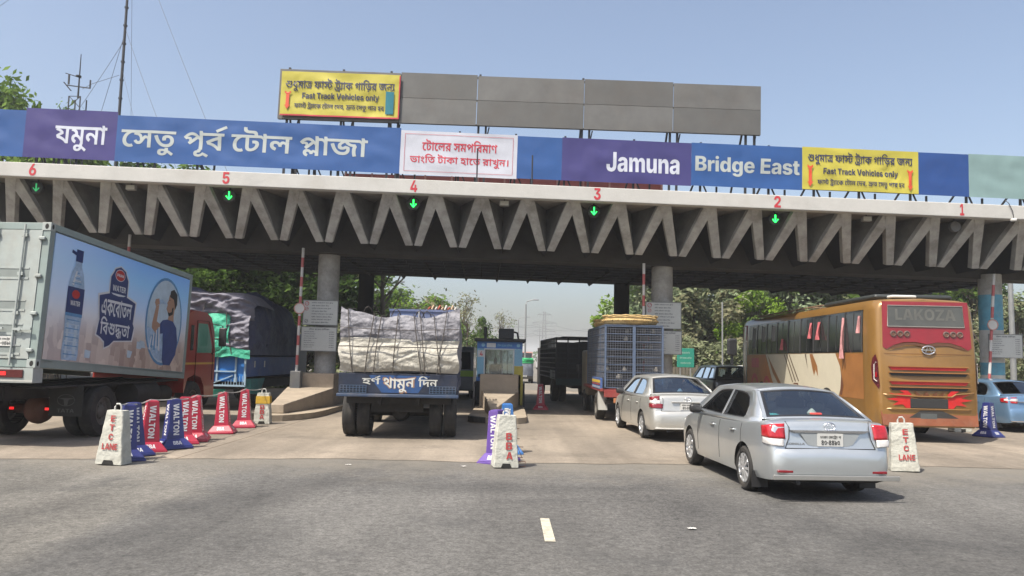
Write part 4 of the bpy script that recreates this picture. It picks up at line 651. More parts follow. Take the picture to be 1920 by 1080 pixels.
for u in (-8.0, -7.6, -6.2, -5.8, -4.6, -4.3, -1.6, -1.35, 1.9, 2.15, 4.9, 5.15, 7.5, 7.8):
    b = B(); bbx(b, u-.035, u+.035, 3.105, 3.18, 6.7, 11.2+(.10 if u in (-8.0, -6.2, -4.6, -1.6, 1.9) else 0)); b.build('post', steel, bb)
    if u in (-8.0, -6.2, -4.6, -1.6, 1.9, 4.9, 7.5):
        b = B()
        I = Matrix.Rotation(-CY, 4, 'Z'); ob = BM(0, 3.0, 6.7); f_ = lambda *a: I @ (BM(*a)-ob)
        b.bar(f_(u, 3.2, 10.2), f_(u, 5.4, 6.75), .06); b.bar(f_(u+.05, 3.2, 7.9), f_(u+.36, 3.2, 9.5), .04); b.build('brace', steel, bb)
yb2, W = banner('banner', -8.2, -4.26, 9.6, 11.1, yellow_v, 'creased yellow fast track banner with one red arrow, high on the grey billboard', [
    (bangla('fast', .009), -6.25, 10.66, 3.62, .46, navy_ink, 'lettering'), (latin('Fast Track Vehicles only', .008), -6.22, 10.27, 2.55, .27, navy_ink, 'lettering'), (bangla('fast2', .004), -6.25, 9.94, 2.96, .27, navy_ink, 'lettering')], v=2.93, seed=12, sag=.06, gx=BM)
q = B(); arrow_into(q, W, -7.96, 10.43, 9.80, .2); q.build('arrow', orange_ink, yb2)
q = B(); q.poly([W(-4.72, 9.74, .03), W(-4.45, 9.74, .03), W(-4.45, 10.5, .03), W(-4.72, 10.5, .03)]); q.build('patch', M('teal_patch', (.02, .20, .26), .5), yb2)
q = B(); strip(q, W, [(-8.19, 9.615), (-4.27, 9.615)], .05); strip(q, W, [(-4.28, 9.6), (-4.28, 11.08)], .04); q.build('border', red_ink, yb2)

# ---------------------------------------------------------------- islands
kerb_m = M('kerb_concrete', (.36, .30, .225), .9, var=.2, sc=2.5, bump=.2, dirt=.45, dirtc=(.16, .13, .10)); block_m = M('block_concrete', (.36, .30, .23), .9, var=.2, sc=2, bump=.2, dirt=.45, dirtc=(.2, .17, .13))
def island(x, y0, y1, hw, label, nose=2.5, black=False, ramp=None, ped=None):
    o = thing('traffic_island', label, 'traffic island', (x, y0, 0), 0, 'lane islands under the canopy')
    L_ = y1-y0
    out = []
    for k in range(9):
        a = math.pi*k/8; out.append((-math.cos(a)*hw, nose*.9*(1-math.sin(a))**.9 if nose > 1 else nose*(1-math.sin(a))))
    outline = [(-hw, L_)]+out+[(hw, L_)]
    b = B(); b.prism([(p[0], p[1], 0.0) for p in outline], (0, 0, .16)); b.build('kerb', kerb_m, o, bevel=.025)
    if black:
        q = B(); q.prism([(p[0]*1.012, p[1]-.012, .02) for p in out[:4]]+[(out[3][0], out[3][1]+.12, .02), (-hw+.1, out[0][1], .02)], (0, 0, .146)); q.build('black_kerb_end', M('black_kerb_paint', (.03, .028, .03), .7, var=.2, dirt=.3), o)
    if ramp:
        ya, yb, za, zb, wa, wb, xa, xb = ramp
        q = B(); q.add([(xa-wa, ya, .16), (xa+wa, ya, .16), (xb+wb, yb, .16), (xb-wb, yb, .16), (xa-wa, ya, za), (xa+wa, ya, za), (xb+wb, yb, zb), (xb-wb, yb, zb)], [(3, 2, 1, 0), (4, 5, 6, 7), (0, 1, 5, 4), (1, 2, 6, 5), (2, 3, 7, 6), (3, 0, 4, 7)])
        q.build('crash_ramp', block_m, o, bevel=.02)
    if ped:
        xa, xb, ya, yb, za = ped
        q = B(); q.box(xa, xb, ya, yb, .16, za); q.build('pedestal', block_m, o, bevel=.02)
    return o
island(-6.22, 20.0, 39.5, .95, 'concrete island with sloping crash ramp below the left column', ramp=(.75, 4.25, .40, .72, .18, .72, .05, .02), ped=(-.48, .72, 4.3, 6.2, 1.15))
island(-.32, 20.75, 39.5, .80, 'concrete island in front of the toll booth with black painted kerb end', nose=.7, black=True, ramp=(.5, 4.6, .40, .70, .09, .60, -.12, .02), ped=(-.66, .60, 4.62, 5.1, 1.22))
island(4.9, 20.6, 39.5, .62, 'concrete island below the column behind the pale saloon', nose=1.8, ramp=(.9, 3.9, .36, .9, .15, .45, 0, 0), ped=(-.5, .5, 4.0, 5.6, 1.1))
island(15.75, 21.8, 39.5, .62, 'concrete island below the blue banded column at the right', nose=1.2, ped=(-.5, .5, 2.6, 4.6, .5))
# ---------------------------------------------------------------- vehicle pieces
rubber = M('tyre_rubber', (.022, .021, .020), .85, var=.35, sc=6, dirt=.5, dirtc=(.10, .085, .065))
alloy = M('alloy_rim', (.55, .56, .57), .35, metal=.7, var=.1); steel_rim = M('dusty_steel_rim', (.13, .12, .10), .7, var=.3, sc=8)
dark = M('dark_underbody', (.018, .017, .016), .9, var=.3); blackp = M('black_plastic', (.02, .02, .022), .45, var=.1)
chrome = M('chrome', (.75, .76, .78), .12, metal=1, var=0)
car_glass = glass('car_glass', (.66, .74, .72), .13); side_glass = glass('tinted_side_glass', (.16, .19, .19), .06); clear_glass = glass('pale_glass', (.5, .56, .56), .10)
lampred = M('red_lamp', (.34, .006, .010), .18, var=.35, sc=22, coat=1, emit=.05); lampred_d = M('dark_red_lamp', (.22, .008, .014), .22, var=.15, sc=18, coat=1)
lampwhite = M('clear_lamp', (.62, .60, .58), .18, var=.15, sc=25, coat=1); plate_m = M('plate_white', (.60, .60, .57), .5, var=.08); ink = M('plate_ink', (.02, .02, .022), .6, var=0)
seat_m = M('seat_cloth', (.20, .20, .195), .9, var=.2); brake_glow = M('brake_lamp', (.85, .02, .02), .3, var=0, emit=.7)
def wheel(parent, x, y, r, w, side, rim='alloy', spokes=10, rr=.66):
    """side = +1 when the outer face looks to +x"""
    b = B(); h = w/2; ri = r*rr
    b.lathe([(ri, -h*.8), (ri+.02, -h), (r-.035, -h), (r-.008, -h*.72), (r, -h*.35), (r-.006, -h*.1), (r-.006, h*.1), (r, h*.35), (r-.008, h*.72), (r-.035, h), (ri+.02, h), (ri, h*.8), (ri, -h*.8)], axis='x', n=36)
    o = b.build('wheel', rubber, parent, loc=(x, y, r), smooth=40)
    q = B(); f = side*h
    if rim == 'alloy':
        q.lathe([(ri, f*.5), (ri, f*.93), (ri-.015, f*.95), (ri-.022, f*.75), (ri-.03, f*.2)], axis='x', n=36)
        q.lathe([(ri-.02, f*.12), (.0, f*.12)], axis='x', n=24, m=1)
        for k in range(spokes):
            a = 2*math.pi*k/spokes; a2 = a+.10; c, s = math.cos, math.sin
            q.bar((f*.8, .035*c(a), .035*s(a)), (f*.86, (ri-.012)*c(a), (ri-.012)*s(a)), .032, .03)
        q.lathe([(.06, f*.7), (.055, f*.88), (.03, f*.93), (0, f*.94)], axis='x', n=16)
        q.build('rim', [alloy, dark], o, smooth=35)
    else:
        q.lathe([(ri, -f*.8), (ri, f*.88), (ri-.02, f*.9), (ri-.04, f*.35), (ri*.55, f*.15), (ri*.45, f*.5), (ri*.3, f*.62), (0, f*.62)], axis='x', n=28)
        for k in range(8):
            a = 2*math.pi*k/8; q.bar((f*.3, ri*.5*math.cos(a), ri*.5*math.sin(a)), (f*.62, ri*.5*math.cos(a), ri*.5*math.sin(a)), .035)
        q.build('rim', steel_rim, o, smooth=35)
    return o
def pchip(keys, y):
    n = len(keys)
    if y <= keys[0][0]: return keys[0][1:]
    for i in range(n-1):
        if y <= keys[i+1][0]:
            a, b = keys[i], keys[i+1]; h = b[0]-a[0]; t = (y-a[0])/h; out = []
            for c in range(1, len(a)):
                d = (b[c]-a[c])/h
                dl = (a[c]-keys[i-1][c])/(a[0]-keys[i-1][0]) if i > 0 else d
                dr = (keys[i+2][c]-b[c])/(keys[i+2][0]-b[0]) if i+2 < n else d
                m0 = 0 if dl*d <= 0 else 2*dl*d/(dl+d); m1 = 0 if dr*d <= 0 else 2*dr*d/(dr+d)
                t2, t3 = t*t, t*t*t
                out.append((2*t3-3*t2+1)*a[c]+(t3-2*t2+t)*h*m0+(-2*t3+3*t2)*b[c]+(t3-t2)*h*m1)
            return out
    return keys[-1][1:]
AXIO = dict(keys=[(0, .60, .30, .55, .57), (.012, .68, .275, .60, .615), (.04, .74, .255, .635, .65), (.065, .765, .245, .665, .685), (.085, .775, .24, .80, .82), (.11, .785, .235, .93, .955), (.15, .80, .23, .985, 1.015), (.25, .818, .22, 1.0, 1.035), (.55, .84, .205, .99, 1.055), (.96, .8475, .19, .955, 1.02),
    (1.6, .8475, .19, .935, .97), (2.8, .8475, .19, .925, .95), (3.3, .845, .19, .915, .985), (3.7, .83, .2, .86, .93), (4.05, .79, .21, .77, .81), (4.25, .70, .23, .67, .70), (4.36, .50, .28, .50, .53)],
    axles=(.93, 3.53), r=.305, rw=.195, belt=.93, bx=.80, slope=.52,
    side=[(3.42, .94), (2.72, 1.372), (2.3, 1.403), (1.9, 1.412), (1.5, 1.402), (1.13, 1.372), (.78, 1.21), (.43, 1.02), (.43, .93), (3.42, .90)],
    wins=[[(3.02, .99), (2.60, 1.275), (2.45, 1.32), (2.2, 1.34), (1.99, 1.345), (1.99, .975)], [(1.91, .975), (1.91, 1.345), (1.6, 1.338), (1.36, 1.315), (1.19, 1.26), (1.06, 1.15), (1.02, 1.03), (1.06, .99)]],
    rear=((.43, 1.02), (1.13, 1.372)), front=((3.42, .94), (2.72, 1.372)), roofy=[2.72, 2.3, 1.9, 1.5, 1.13], crown=.055)
def hull(P, W0=None):
    """half section points at y, mirrored"""
    def sec(y):
        w, zb, zs, zd = pchip(P['keys'], y)
        half = [(0, zb), (.80*w, zb), (.945*w, zb+.03), (.985*w, zb+.13), (w, zb+.5*(zs-zb)), (w*.992, zs-.14 if zs-.14 > zb+.5*(zs-zb) else zb+.8*(zs-zb)), (w*.965, zs-.035), (w*.92, zs), (w*.6, zd-.012), (0, zd)]
        return [Vector((a, y, b)) for a, b in half]+[Vector((-a, y, b)) for a, b in reversed(half[1:-1])]
    return sec
def plate(parent, c, xd, zd, w, h, top, bot, nrm):
    b = B(); c = Vector(c); xd = Vector(xd); zd = Vector(zd); nrm = Vector(nrm)
    b.add([c-xd*w/2-zd*h/2, c+xd*w/2-zd*h/2, c+xd*w/2+zd*h/2, c-xd*w/2+zd*h/2, c-xd*w/2-zd*h/2-nrm*.012, c+xd*w/2-zd*h/2-nrm*.012, c+xd*w/2+zd*h/2-nrm*.012, c-xd*w/2+zd*h/2-nrm*.012], [(0, 1, 2, 3), (7, 6, 5, 4), (0, 4, 5, 1), (1, 5, 6, 2), (2, 6, 7, 3), (3, 7, 4, 0)])
    text_into(b, bangla(top, .006), c+nrm*.004+zd*h*.23, xd, zd, w*.82, h*.30, 1); text_into(b, bangla(bot, .012), c+nrm*.004-zd*h*.2, xd, zd, w*.72, h*.36, 1)
    return b.build('number_plate', [plate_m, ink], parent)
def sedan(name, label, paint, loc, rz, P, lamps, trim=None, pl=('plate1', 'plate2'), rim='alloy', sg=None, rg=None, group='saloon cars queuing at the toll', bar=False, spokes=10):
    o = thing(name, label, 'car', loc, rz, group)
    sec = hull(P); L_ = P['keys'][-1][0]
    ys = sorted(set([k[0] for k in P['keys']]+[L_*i/70 for i in range(71)]))
    r0, r1 = P['axles']; rr = P['r']; zc = rr
    b = B(); b.loft([sec(y) for y in ys], 0, True)
    body = b.build('body', [paint, dark], o)
    # wheel arches cut out with a boolean, then baked
    cu = B()
    for ya in (r0, r1):
        for s in (-1, 1):
            cu.lathe([(rr+.055, s*.50), (rr+.055, s*1.2)], (0, ya, zc), 'x', 40, 0, True)
    cut = cu.build('cut', dark)
    for ob_ in (body, cut):
        bb_ = bmesh.new(); bb_.from_mesh(ob_.data); bmesh.ops.remove_doubles(bb_, verts=bb_.verts, dist=1e-5); bmesh.ops.recalc_face_normals(bb_, faces=bb_.faces); bb_.to_mesh(ob_.data); bb_.free()
    md = body.modifiers.new('arch', 'BOOLEAN'); md.operation = 'DIFFERENCE'; md.object = cut; md.solver = 'EXACT'; md.use_self = False
    # world-space: put the cutter into the body's frame
    cut.parent = o
    bpy.context.view_layer.update(); dg = bpy.context.evaluated_depsgraph_get(); dg.update()
    me = bpy.data.meshes.new_from_object(body.evaluated_get(dg)); me.name = 'body'
    body.modifiers.clear(); old = body.data; body.data = me; bpy.data.meshes.remove(old); cm = cut.data; bpy.data.objects.remove(cut); bpy.data.meshes.remove(cm)
    while len(me.materials) < 2: me.materials.append(dark)
    for p in me.polygons:
        c = p.center; inn = False
        for ya in (r0, r1):
            d = math.hypot(c.y-ya, c.z-zc)
            if d < rr+.06 and abs(c.x) < P['keys'][9][1]-.004 and (abs(p.normal.x) < .5 or abs(c.x) < .6): inn = True
        if c.z < .30 and p.normal.z < -.5: inn = True
        yy0, yy1 = P['rear'][0][0]+.02, P['front'][0][0]-.05
        if yy0 < c.y < yy1 and p.normal.z > .7 and c.z > .8 and abs(c.x) < .70: inn = True
        p.material_index = 1 if inn else 0
    me.polygons.foreach_set('use_smooth', [True]*len(me.polygons)); me.set_sharp_from_angle(angle=R(28))
    # greenhouse
    X = lambda z: P['bx']-(z-P['belt'])*P['slope']
    gh = B(); gl = []
    for s in (-1, 1):
        gh.polyh([[(s*X(z), y, z) for y, z in P['side']]]+[[(s*X(z), y, z) for y, z in w_] for w_ in P['wins']], 0)
        for w_ in P['wins']:
            q = B(); q.poly([(s*(X(z)-.012), y, z) for y, z in w_]); g_ = q.build('side_window', sg or side_glass, o)
            tr = B(); pts = [(s*(X(z)+.004), y, z) for y, z in w_]; tr.tube(pts+[pts[0]], .011, 6, 0, False); tr.build('window_trim', blackp, g_)
    def screen(e, nm, hole, gm, crown0, crown1):
        (y0, z0), (y1, z1) = e
        def F(a, t, off=0):
            z = z0+(z1-z0)*t; y = y0+(y1-y0)*t; x = X(z)*a
            cr = (crown0+(crown1-crown0)*t)*(1-a*a); d = 1 if y1 > y0 else -1
            return Vector((x, y-d*cr*.9+d*off, z+cr*.85-off*.3))
        aa = [-1, -.92, -.85]+[-.85+1.7*k/12 for k in range(1, 12)]+[.85, .92, 1]; tt = [0, .04, .10]+[.10+.8*k/6 for k in range(1, 6)]+[.90, .95, 1]
        for j in range(len(tt)-1):
            for i in range(len(aa)-1):
                q4 = [F(aa[i], tt[j]), F(aa[i+1], tt[j]), F(aa[i+1], tt[j+1]), F(aa[i], tt[j+1])]
                edge_ = i in (0, len(aa)-2) or j in (0, len(tt)-2)
                e2 = i in (1, len(aa)-3) or j in (1, len(tt)-3)
                if edge_: gh.add(q4, [(0, 1, 2, 3)], 0)
                elif e2: gh.add(q4, [(0, 1, 2, 3)], 1)
        q = B(); q.grid(lambda u, v: F(-.85+1.7*u, .10+.80*v, .006), 12, 6); return q.build(nm, gm, o, smooth=60), F
    rw_, FR = screen(P['rear'], 'rear_window', 0, rg or car_glass, .03, P['crown'])
    screen(P['front'], 'windscreen', 0, car_glass, .04, P['crown'])
    ry = P['roofy']; sz = dict(P['side'])
    def roof(u, v):
        y = ry[0]+(ry[-1]-ry[0])*u
        z = pchip(sorted([(a, sz[a]) for a in ry]), y)[0]; a = 2*v-1
        k = P['crown']*(1-a*a); e = 0
        return Vector((X(z)*a, y + (-.9*k if u < .001 and 0 else 0), z+k*.9))
    ny = 16
    def roof2(u, v):
        p = roof(u, v); a = 2*v-1; k = P['crown']*(1-a*a)*.9
        if u < 1e-6: p.y += k
        if u > 1-1e-6: p.y -= k
        return p
    gh.grid(roof2, ny, 14, 0)
    gh.build('roof', [paint, blackp], o, smooth=35, solid=.012, weld=True)
    # seams
    for y in P.get('seams', (1.02, 1.95, 3.02)):
        for s in (-1, 1): sm = B(); sm.tube([(s*(p.x+.0005), y, p.z) for p in sec(y)[3:7]], .004, 5, 0, False); sm.build('door_seam', dark, o)
    # handles
    for y in P.get('handles', (1.35, 2.25)):
        for s in (-1, 1):
            pt = sec(y)[5]; q = B(); q.rbox((s*(pt.x+.012), y, .80), (.03, .17, .032), .012); q.build('door_handle', paint, o, smooth=40)
    for s in (-1, 1):
        yy = P.get('mirror', 2.86); q = B(); q.rbox((s*(P['bx']+.13), yy, 1.0), (.20, .10, .14), .04); q.bar((s*(P['bx']-.02), yy+.03, .95), (s*(P['bx']+.08), yy+.02, .97), .05, .03)
        q.build('wing_mirror', P.get('mirrorm', blackp), o, smooth=40)
    # wheels
    w = P['keys'][9][1]
    for ya in (r0, r1):
        for s in (-1, 1): wheel(o, s*(w-.105), ya, rr, P['rw'], s, rim, spokes)
    # mud flaps and underbody
    for s in (-1, 1):
        q = B(); q.box(s*(w-.10)-.11, s*(w-.10)+.11, r0-rr-.075, r0-rr-.065, .10, .32); q.build('mud_flap', blackp, o)
    q = B(); q.tube([(-.45, .02, .24), (-.45, .6, .25)], .03, 10); q.build('exhaust', steel, o)
    # lamps wrap round the tail corner
    for s in (-1, 1):
        for (mt, nm, zi, zo, xin, yend, off) in lamps:
            plan = [(xin, .058), (xin+(.755-xin)*.6, .060), (.757, .073), (.782, .10), (.797, .15), (.797+.1*(yend-.15), .15+(yend-.15)*.5), (.797+.16*(yend-.15), yend)]
            def LF(u, v):
                q_ = u*(len(plan)-1); k_ = min(int(q_), len(plan)-2); f_ = q_-k_; x = plan[k_][0]*(1-f_)+plan[k_+1][0]*f_; y = plan[k_][1]*(1-f_)+plan[k_+1][1]*f_
                z = (zi[0]+(zo[0]-zi[0])*u)*(1-v)+(zi[1]+(zo[1]-zi[1])*u)*v; sl_ = .26*max(0, z-.69)
                bul = .006*math.sin(math.pi*v)*math.sin(math.pi*min(1, u*1.0)); y += sl_*(1-min(1, max(0, (y-.1)/.2))*.5)
                return Vector((s*(x+off*(u > .25)+bul-.05*max(0, z-.86)), y-off*(1-min(1, u*1.2))-bul, z))
            q = B(); q.grid(LF, 14, 6); q.build(nm, mt, o, smooth=60, solid=-.012)
    # interior
    q = B()
    for s in (-1, 1):
        q.rbox((s*.36, 2.15, 1.0), (.46, .14, .5), .06); q.rbox((s*.36, 2.12, 1.29), (.26, .10, .16), .04)
    q.rbox((0, 1.28, .98), (1.2, .16, .30), .06)
    for s in (-1, 1): q.rbox((s*.36, 1.24, 1.14), (.24, .09, .14), .04)
    q.box(-.72, .72, .55, 1.25, .965, .985)
    q.build('seat', seat_m, o, smooth=40)
    q = B(); q.lathe([(.17, -.012), (.185, 0), (.17, .012)], (-.0, 0, 0), 'y', 20); q.build('steering_wheel', blackp, o, loc=(.36, 2.75, .98), rot=(R(-25), 0, 0), smooth=40)
    return o, sec, FR
silver = M('silver_paint', (.52, .55, .56), .30, metal=.72, var=.05, sc=1.5, coat=.8, dirt=.12, dirtc=(.34, .32, .28)); beige = M('pale_champagne_paint', (.50, .50, .47), .34, metal=.6, var=.06, sc=1.5, coat=.6, dirt=.25, dirtc=(.34, .31, .26)); skyblue = M('pale_blue_paint', (.16, .28, .44), .32, metal=.45, var=.05, coat=.8)
AX_L = [(lampred, 'tail_lamp', (.79, .985), (.80, .945), .59, .27, .012), (lampwhite, 'reversing_lamp', (.695, .787), (.72, .797), .615, .25, .013)]
car, sec, FR = sedan('saloon_car', 'silver four door saloon nearest the camera with red tissue label in its rear window', silver, (4.175, 11.03-.93, 0), R(3.4), AXIO, AX_L)
# trim of the near car
q = B(); q.prism([(-.46, .058, .875), (.46, .058, .875), (.54, .058, .905), (-.54, .058, .905)], (0, .04, 0)); q.build('chrome_strip', chrome, car, bevel=.006)
q = B(); q.poly([(-.40, .066, .865), (.40, .066, .865), (.30, .066, .72), (.22, .066, .70), (-.22, .066, .70), (-.30, .066, .72)]); q.build('plate_recess', M('silver_paint_recess', (.46, .49, .50), .4, metal=.4, var=.04), car)
plate(car, (0, .056, .785), (1, 0, 0), (0, 0, 1), .34, .165, 'plate1', 'plate2', (0, -1, 0))
def oval_badge(parent, y, z, k=1.0):
    q = B(); q.ring((0, y, z), .072*k, .014*k, 'y', 24, 0, .050*k); q.ring((0, y-.002, z), .028*k, .011*k, 'y', 16, 0, .046*k); q.ring((0, y-.002, z+.022*k), .052*k, .010*k, 'y', 16, 0, .020*k); q.build('badge', chrome, parent, smooth=60)
oval_badge(car, .072, .955)
q = B(); text_into(q, latin('COROLLA', .01), (-.46, .068, .73), (1, 0, 0), (0, 0, 1), .25, .028); q.build('lettering', M('chrome_text', (.35, .36, .37), .3, metal=.8, var=0), car)
q = B(); q.box(-.80, .86, -.055, -.03, .285, .345); q.bar((-.5, -.03, .31), (-.5, .1, .31), .04); q.bar((.5, -.03, .31), (.5, .1, .31), .04); q.build('guard_bar', M('brushed_steel', (.45, .44, .41), .4, metal=.8, var=.1), car, bevel=.006)
for s in (-1, 1):
    q = B(); q.box(s*.62-.10, s*.62+.10, -.002, .06, .365, .40); q.build('reflector', lampred_d, car, bevel=.008)
q = B(); 
for p0, p1 in (((-.545, .675), (.545, .675)),): q.tube([(x, .062-.02*0, .672) for x in (-.60, -.3, 0, .3, .60)], .005, 5)
for s in (-1, 1): q.tube([(s*.60, .063, .672), (s*.545, .073, .80), (s*.53, .093, .93), (s*.56, .16, 1.01)], .005, 5)
q.build('boot_seam', dark, car)
q = B(); q.add([FR(-.10, .105, -.006), FR(.12, .105, -.006), FR(.12, .155, -.006), FR(-.10, .155, -.006)], [(0, 1, 2, 3)]); q.build('window_sticker', M('red_sticker', (.60, .05, .04), .5, var=.1), car)
q = B(); q.rbox((-.815+.0, .62, .80), (.012, .15, .15), .004); q.build('fuel_flap', silver, car)
def tissue(label, loc, rz, c=(.42, .62, .38)):
    o = thing('tissue_box', label, 'tissue box', loc, rz, 'tissue boxes on rear parcel shelves')
    q = B(); q.box(-.13, .13, -.06, .06, 0, .075); q.build('carton', M('green_carton', c, .6, var=.1), o, bevel=.006)
    q = B(); q.lathe([(.05, .075), (.065, .10), (.045, .13), (.015, .16), (0, .165)], n=9); q.build('tissue', M('white_tissue', (.75, .76, .74), .8, var=.05), o, smooth=50)
def incar(c, x, y, z):
    rz = c.rotation_euler.z; return (c.location.x+x*math.cos(rz)-y*math.sin(rz), c.location.y+x*math.sin(rz)+y*math.cos(rz), z)
tissue('green tissue box on the rear shelf of the near silver saloon', incar(car, .06, .72, .987), R(4))
q = B(); q.grid(lambda u, v: Vector(((u-.5)*.34, (v-.5)*.22, .09*math.sin(math.pi*u)*math.sin(math.pi*v)*(1+.6*fbm((u*4, v*4, 2))))), 14, 10)
tag(q.build('cloth', M('turquoise_cloth', (.10, .42, .46), .9, var=.2, sc=12), loc=incar(car, -.48, .75, .988), smooth=180), 'crumpled turquoise cloth on the rear shelf of the near silver saloon', 'cloth')
# pale older saloon ahead
E120 = dict(AXIO); E120['mirror'] = 2.8
E_L = [(lampred_d, 'tail_lamp', (.905, .995), (.90, .96), .625, .22, .012), (lampwhite, 'indicator_lamp', (.83, .90), (.83, .895), .595, .22, .012), (lampred_d, 'tail_lamp', (.73, .826), (.735, .826), .56, .24, .012)]
car2, sec2, FR2 = sedan('saloon_car', 'pale champagne saloon ahead of the silver one with triangular tail lamps', beige, (3.93, 18.03-.93, 0), R(4.0), E120, E_L, sg=clear_glass, rg=glass('blue_rear_glass', (.34, .46, .56), .14), spokes=7)
q = B(); q.box(-.36, .36, .045, .085, .86, .885); q.build('chrome_strip', M('pale_trim', (.6, .6, .58), .35, metal=.4, var=0), car2, bevel=.008)
plate(car2, (0, .056, .775), (1, 0, 0), (0, 0, 1), .34, .15, 'plate1', 'plate2', (0, -1, 0)); oval_badge(car2, .073, .925)
q = B(); q.box(-.74, .74, -.012, .05, .28, .31); q.build('bumper_lip', M('pale_lip', (.55, .54, .50), .5), car2, bevel=.01)
q = B(); q.tube([(x, .062, .672) for x in (-.60, 0, .60)], .005, 5)
for s in (-1, 1): q.tube([(s*.60, .063, .672), (s*.555, .073, .80), (s*.55, .093, .93), (s*.58, .16, 1.0)], .005, 5)
q.build('boot_seam', dark, car2)
tissue('pale green tissue box on the rear shelf of the champagne saloon', incar(car2, 0, .68, .987), R(4), (.55, .66, .48))
B_L = [(lampred, 'tail_lamp', (.80, .975), (.83, .93), .50, .30, .012), (lampwhite, 'reversing_lamp', (.86, .93), (.87, .92), .48, .10, .018)]
car3, _, _ = sedan('saloon_car', 'light blue saloon cut off by the right edge of the picture', skyblue, (14.62, 21.6, 0), R(1.5), dict(AXIO), B_L, rg=glass('dark_rear_glass', (.06, .07, .08), .10))
q = B(); q.box(-.5, .5, .045, .085, .84, .862); q.build('chrome_strip', chrome, car3, bevel=.006)
plate(car3, (0, .056, .765), (1, 0, 0), (0, 0, 1), .34, .15, 'plate1', 'plate2', (0, -1, 0))
q = B(); q.box(-.76, .76, -.015, .02, .30, .33); q.build('guard_bar', chrome, car3)
# grey pick-up in front of the coach
SUV = dict(keys=[(0, .70, .40, .80, .82), (.03, .80, .38, 1.0, 1.02), (.08, .86, .36, 1.06, 1.08), (.3, .89, .33, 1.08, 1.10), (.85, .90, .3, 1.08, 1.10), (1.2, .90, .3, 1.08, 1.1), (1.6, .90, .3, 1.07, 1.1), (2.2, .90, .3, 1.06, 1.09), (2.8, .90, .3, 1.05, 1.08), (3.2, .90, .3, 1.05, 1.10), (3.8, .88, .32, 1.0, 1.08), (4.2, .84, .35, .92, 1.0), (4.45, .74, .4, .8, .84), (4.55, .6, .45, .65, .68)],
    axles=(.85, 3.6), r=.37, rw=.24, belt=1.05, bx=.85, slope=.36,
    side=[(3.45, 1.06), (2.75, 1.60), (2.3, 1.64), (1.6, 1.65), (.9, 1.63), (.42, 1.58), (.12, 1.12), (.12, 1.05), (3.45, 1.0)],
    wins=[[(3.05, 1.12), (2.6, 1.52), (2.0, 1.57), (2.0, 1.1)], [(1.9, 1.1), (1.9, 1.57), (1.1, 1.56), (1.1, 1.1)], [(1.0, 1.1), (1.0, 1.55), (.55, 1.51), (.36, 1.15)]],
    rear=((.12, 1.12), (.42, 1.58)), front=((3.45, 1.06), (2.75, 1.60)), roofy=[2.75, 2.3, 1.6, .9, .42], crown=.04, mirror=2.95)
gm_ = M('dark_grey_paint', (.13, .135, .14), .3, metal=.4, var=.05, coat=.7)
sedan('off_road_car', 'dark grey tall car half hidden ahead of the golden coach', gm_, (9.05, 31.2, 0), R(2), SUV, [(lampred_d, 'tail_lamp', (.8, 1.05), (.8, 1.05), .70, .16, .05)], group='cars')
# ---------------------------------------------------------------- lorries and coach
cont_m = M('container_paint', (.25, .31, .295), .55, var=.10, sc=2, dirt=.30, dirtc=(.22, .20, .16), bump=.05, bsc=8); cont_w = M('container_white', (.36, .40, .385), .6, var=.12, sc=4, dirt=.35, dirtc=(.3, .25, .18))
rustm = M('rusty_metal', (.16, .07, .045), .8, var=.3, sc=6); chassis_m = M('chassis_black', (.022, .020, .019), .8, var=.35, sc=5, dirt=.3, dirtc=(.08, .065, .05)); cab_red = M('cab_red', (.30, .018, .014), .35, var=.12, sc=3, coat=.5, dirt=.2, dirtc=(.2, .12, .08)); yellow_line = M('yellow_stripe', (.55, .33, .05), .5)
def dual(parent, x, y, r=.5, side=1):
    wheel(parent, side*x, y, r, .26, side, 'steel', rr=.55); wheel(parent, side*(x-.31), y, r, .26, side, 'steel', rr=.55)

# --- container lorry
ct = thing('container_lorry', 'lorry with red cab and grey shipping container carrying a mineral water advertisement', 'lorry', (-9.50, 13.62, 0), R(-2.4), 'lorries at the toll')
PIT = R(3.35)
def CR(p): return Vector((p[0], p[1]*math.cos(PIT)+p[2]*math.sin(PIT)*1.0, 1.41+p[2]*math.cos(PIT)-p[1]*math.sin(PIT)))
Lc, Wc, Hc = 5.68, 1.22, 2.59
b = B()
b.box(-Wc, Wc, .06, Lc, .10, .16); b.box(-Wc+.03, Wc-.03, .04, Lc, Hc-.05, Hc-.01)
b.box(-Wc+.04, -Wc+.07, .05, Lc, .1, Hc-.04); b.box(Wc-.09, Wc-.05, .05, Lc, .1, Hc-.04); b.box(-Wc+.05, Wc-.05, Lc-.05, Lc-.01, .1, Hc)
for sx in (-1, 1):
    b.box(sx*Wc-.07 if sx > 0 else -Wc, sx*Wc if sx > 0 else -Wc+.07, .0, Lc, Hc-.12, Hc)
    b.box(sx*Wc-.07 if sx > 0 else -Wc, sx*Wc if sx > 0 else -Wc+.07, .0, Lc, 0, .15)
    for yy in (0.0, Lc-.14): b.box(sx*Wc-.14 if sx > 0 else -Wc+.001, sx*Wc+.001 if sx > 0 else -Wc+.14, yy+.001, yy+.139, .1, Hc-.1)
b.box(-Wc, Wc, 0.002, .1, Hc-.13, Hc-.002); b.box(-Wc, Wc, 0.002, .1, .002, .14)
cont = b.build('container', cont_m, ct, loc=(0, 0, 1.41), rot=(-PIT, 0, 0), bevel=.008)
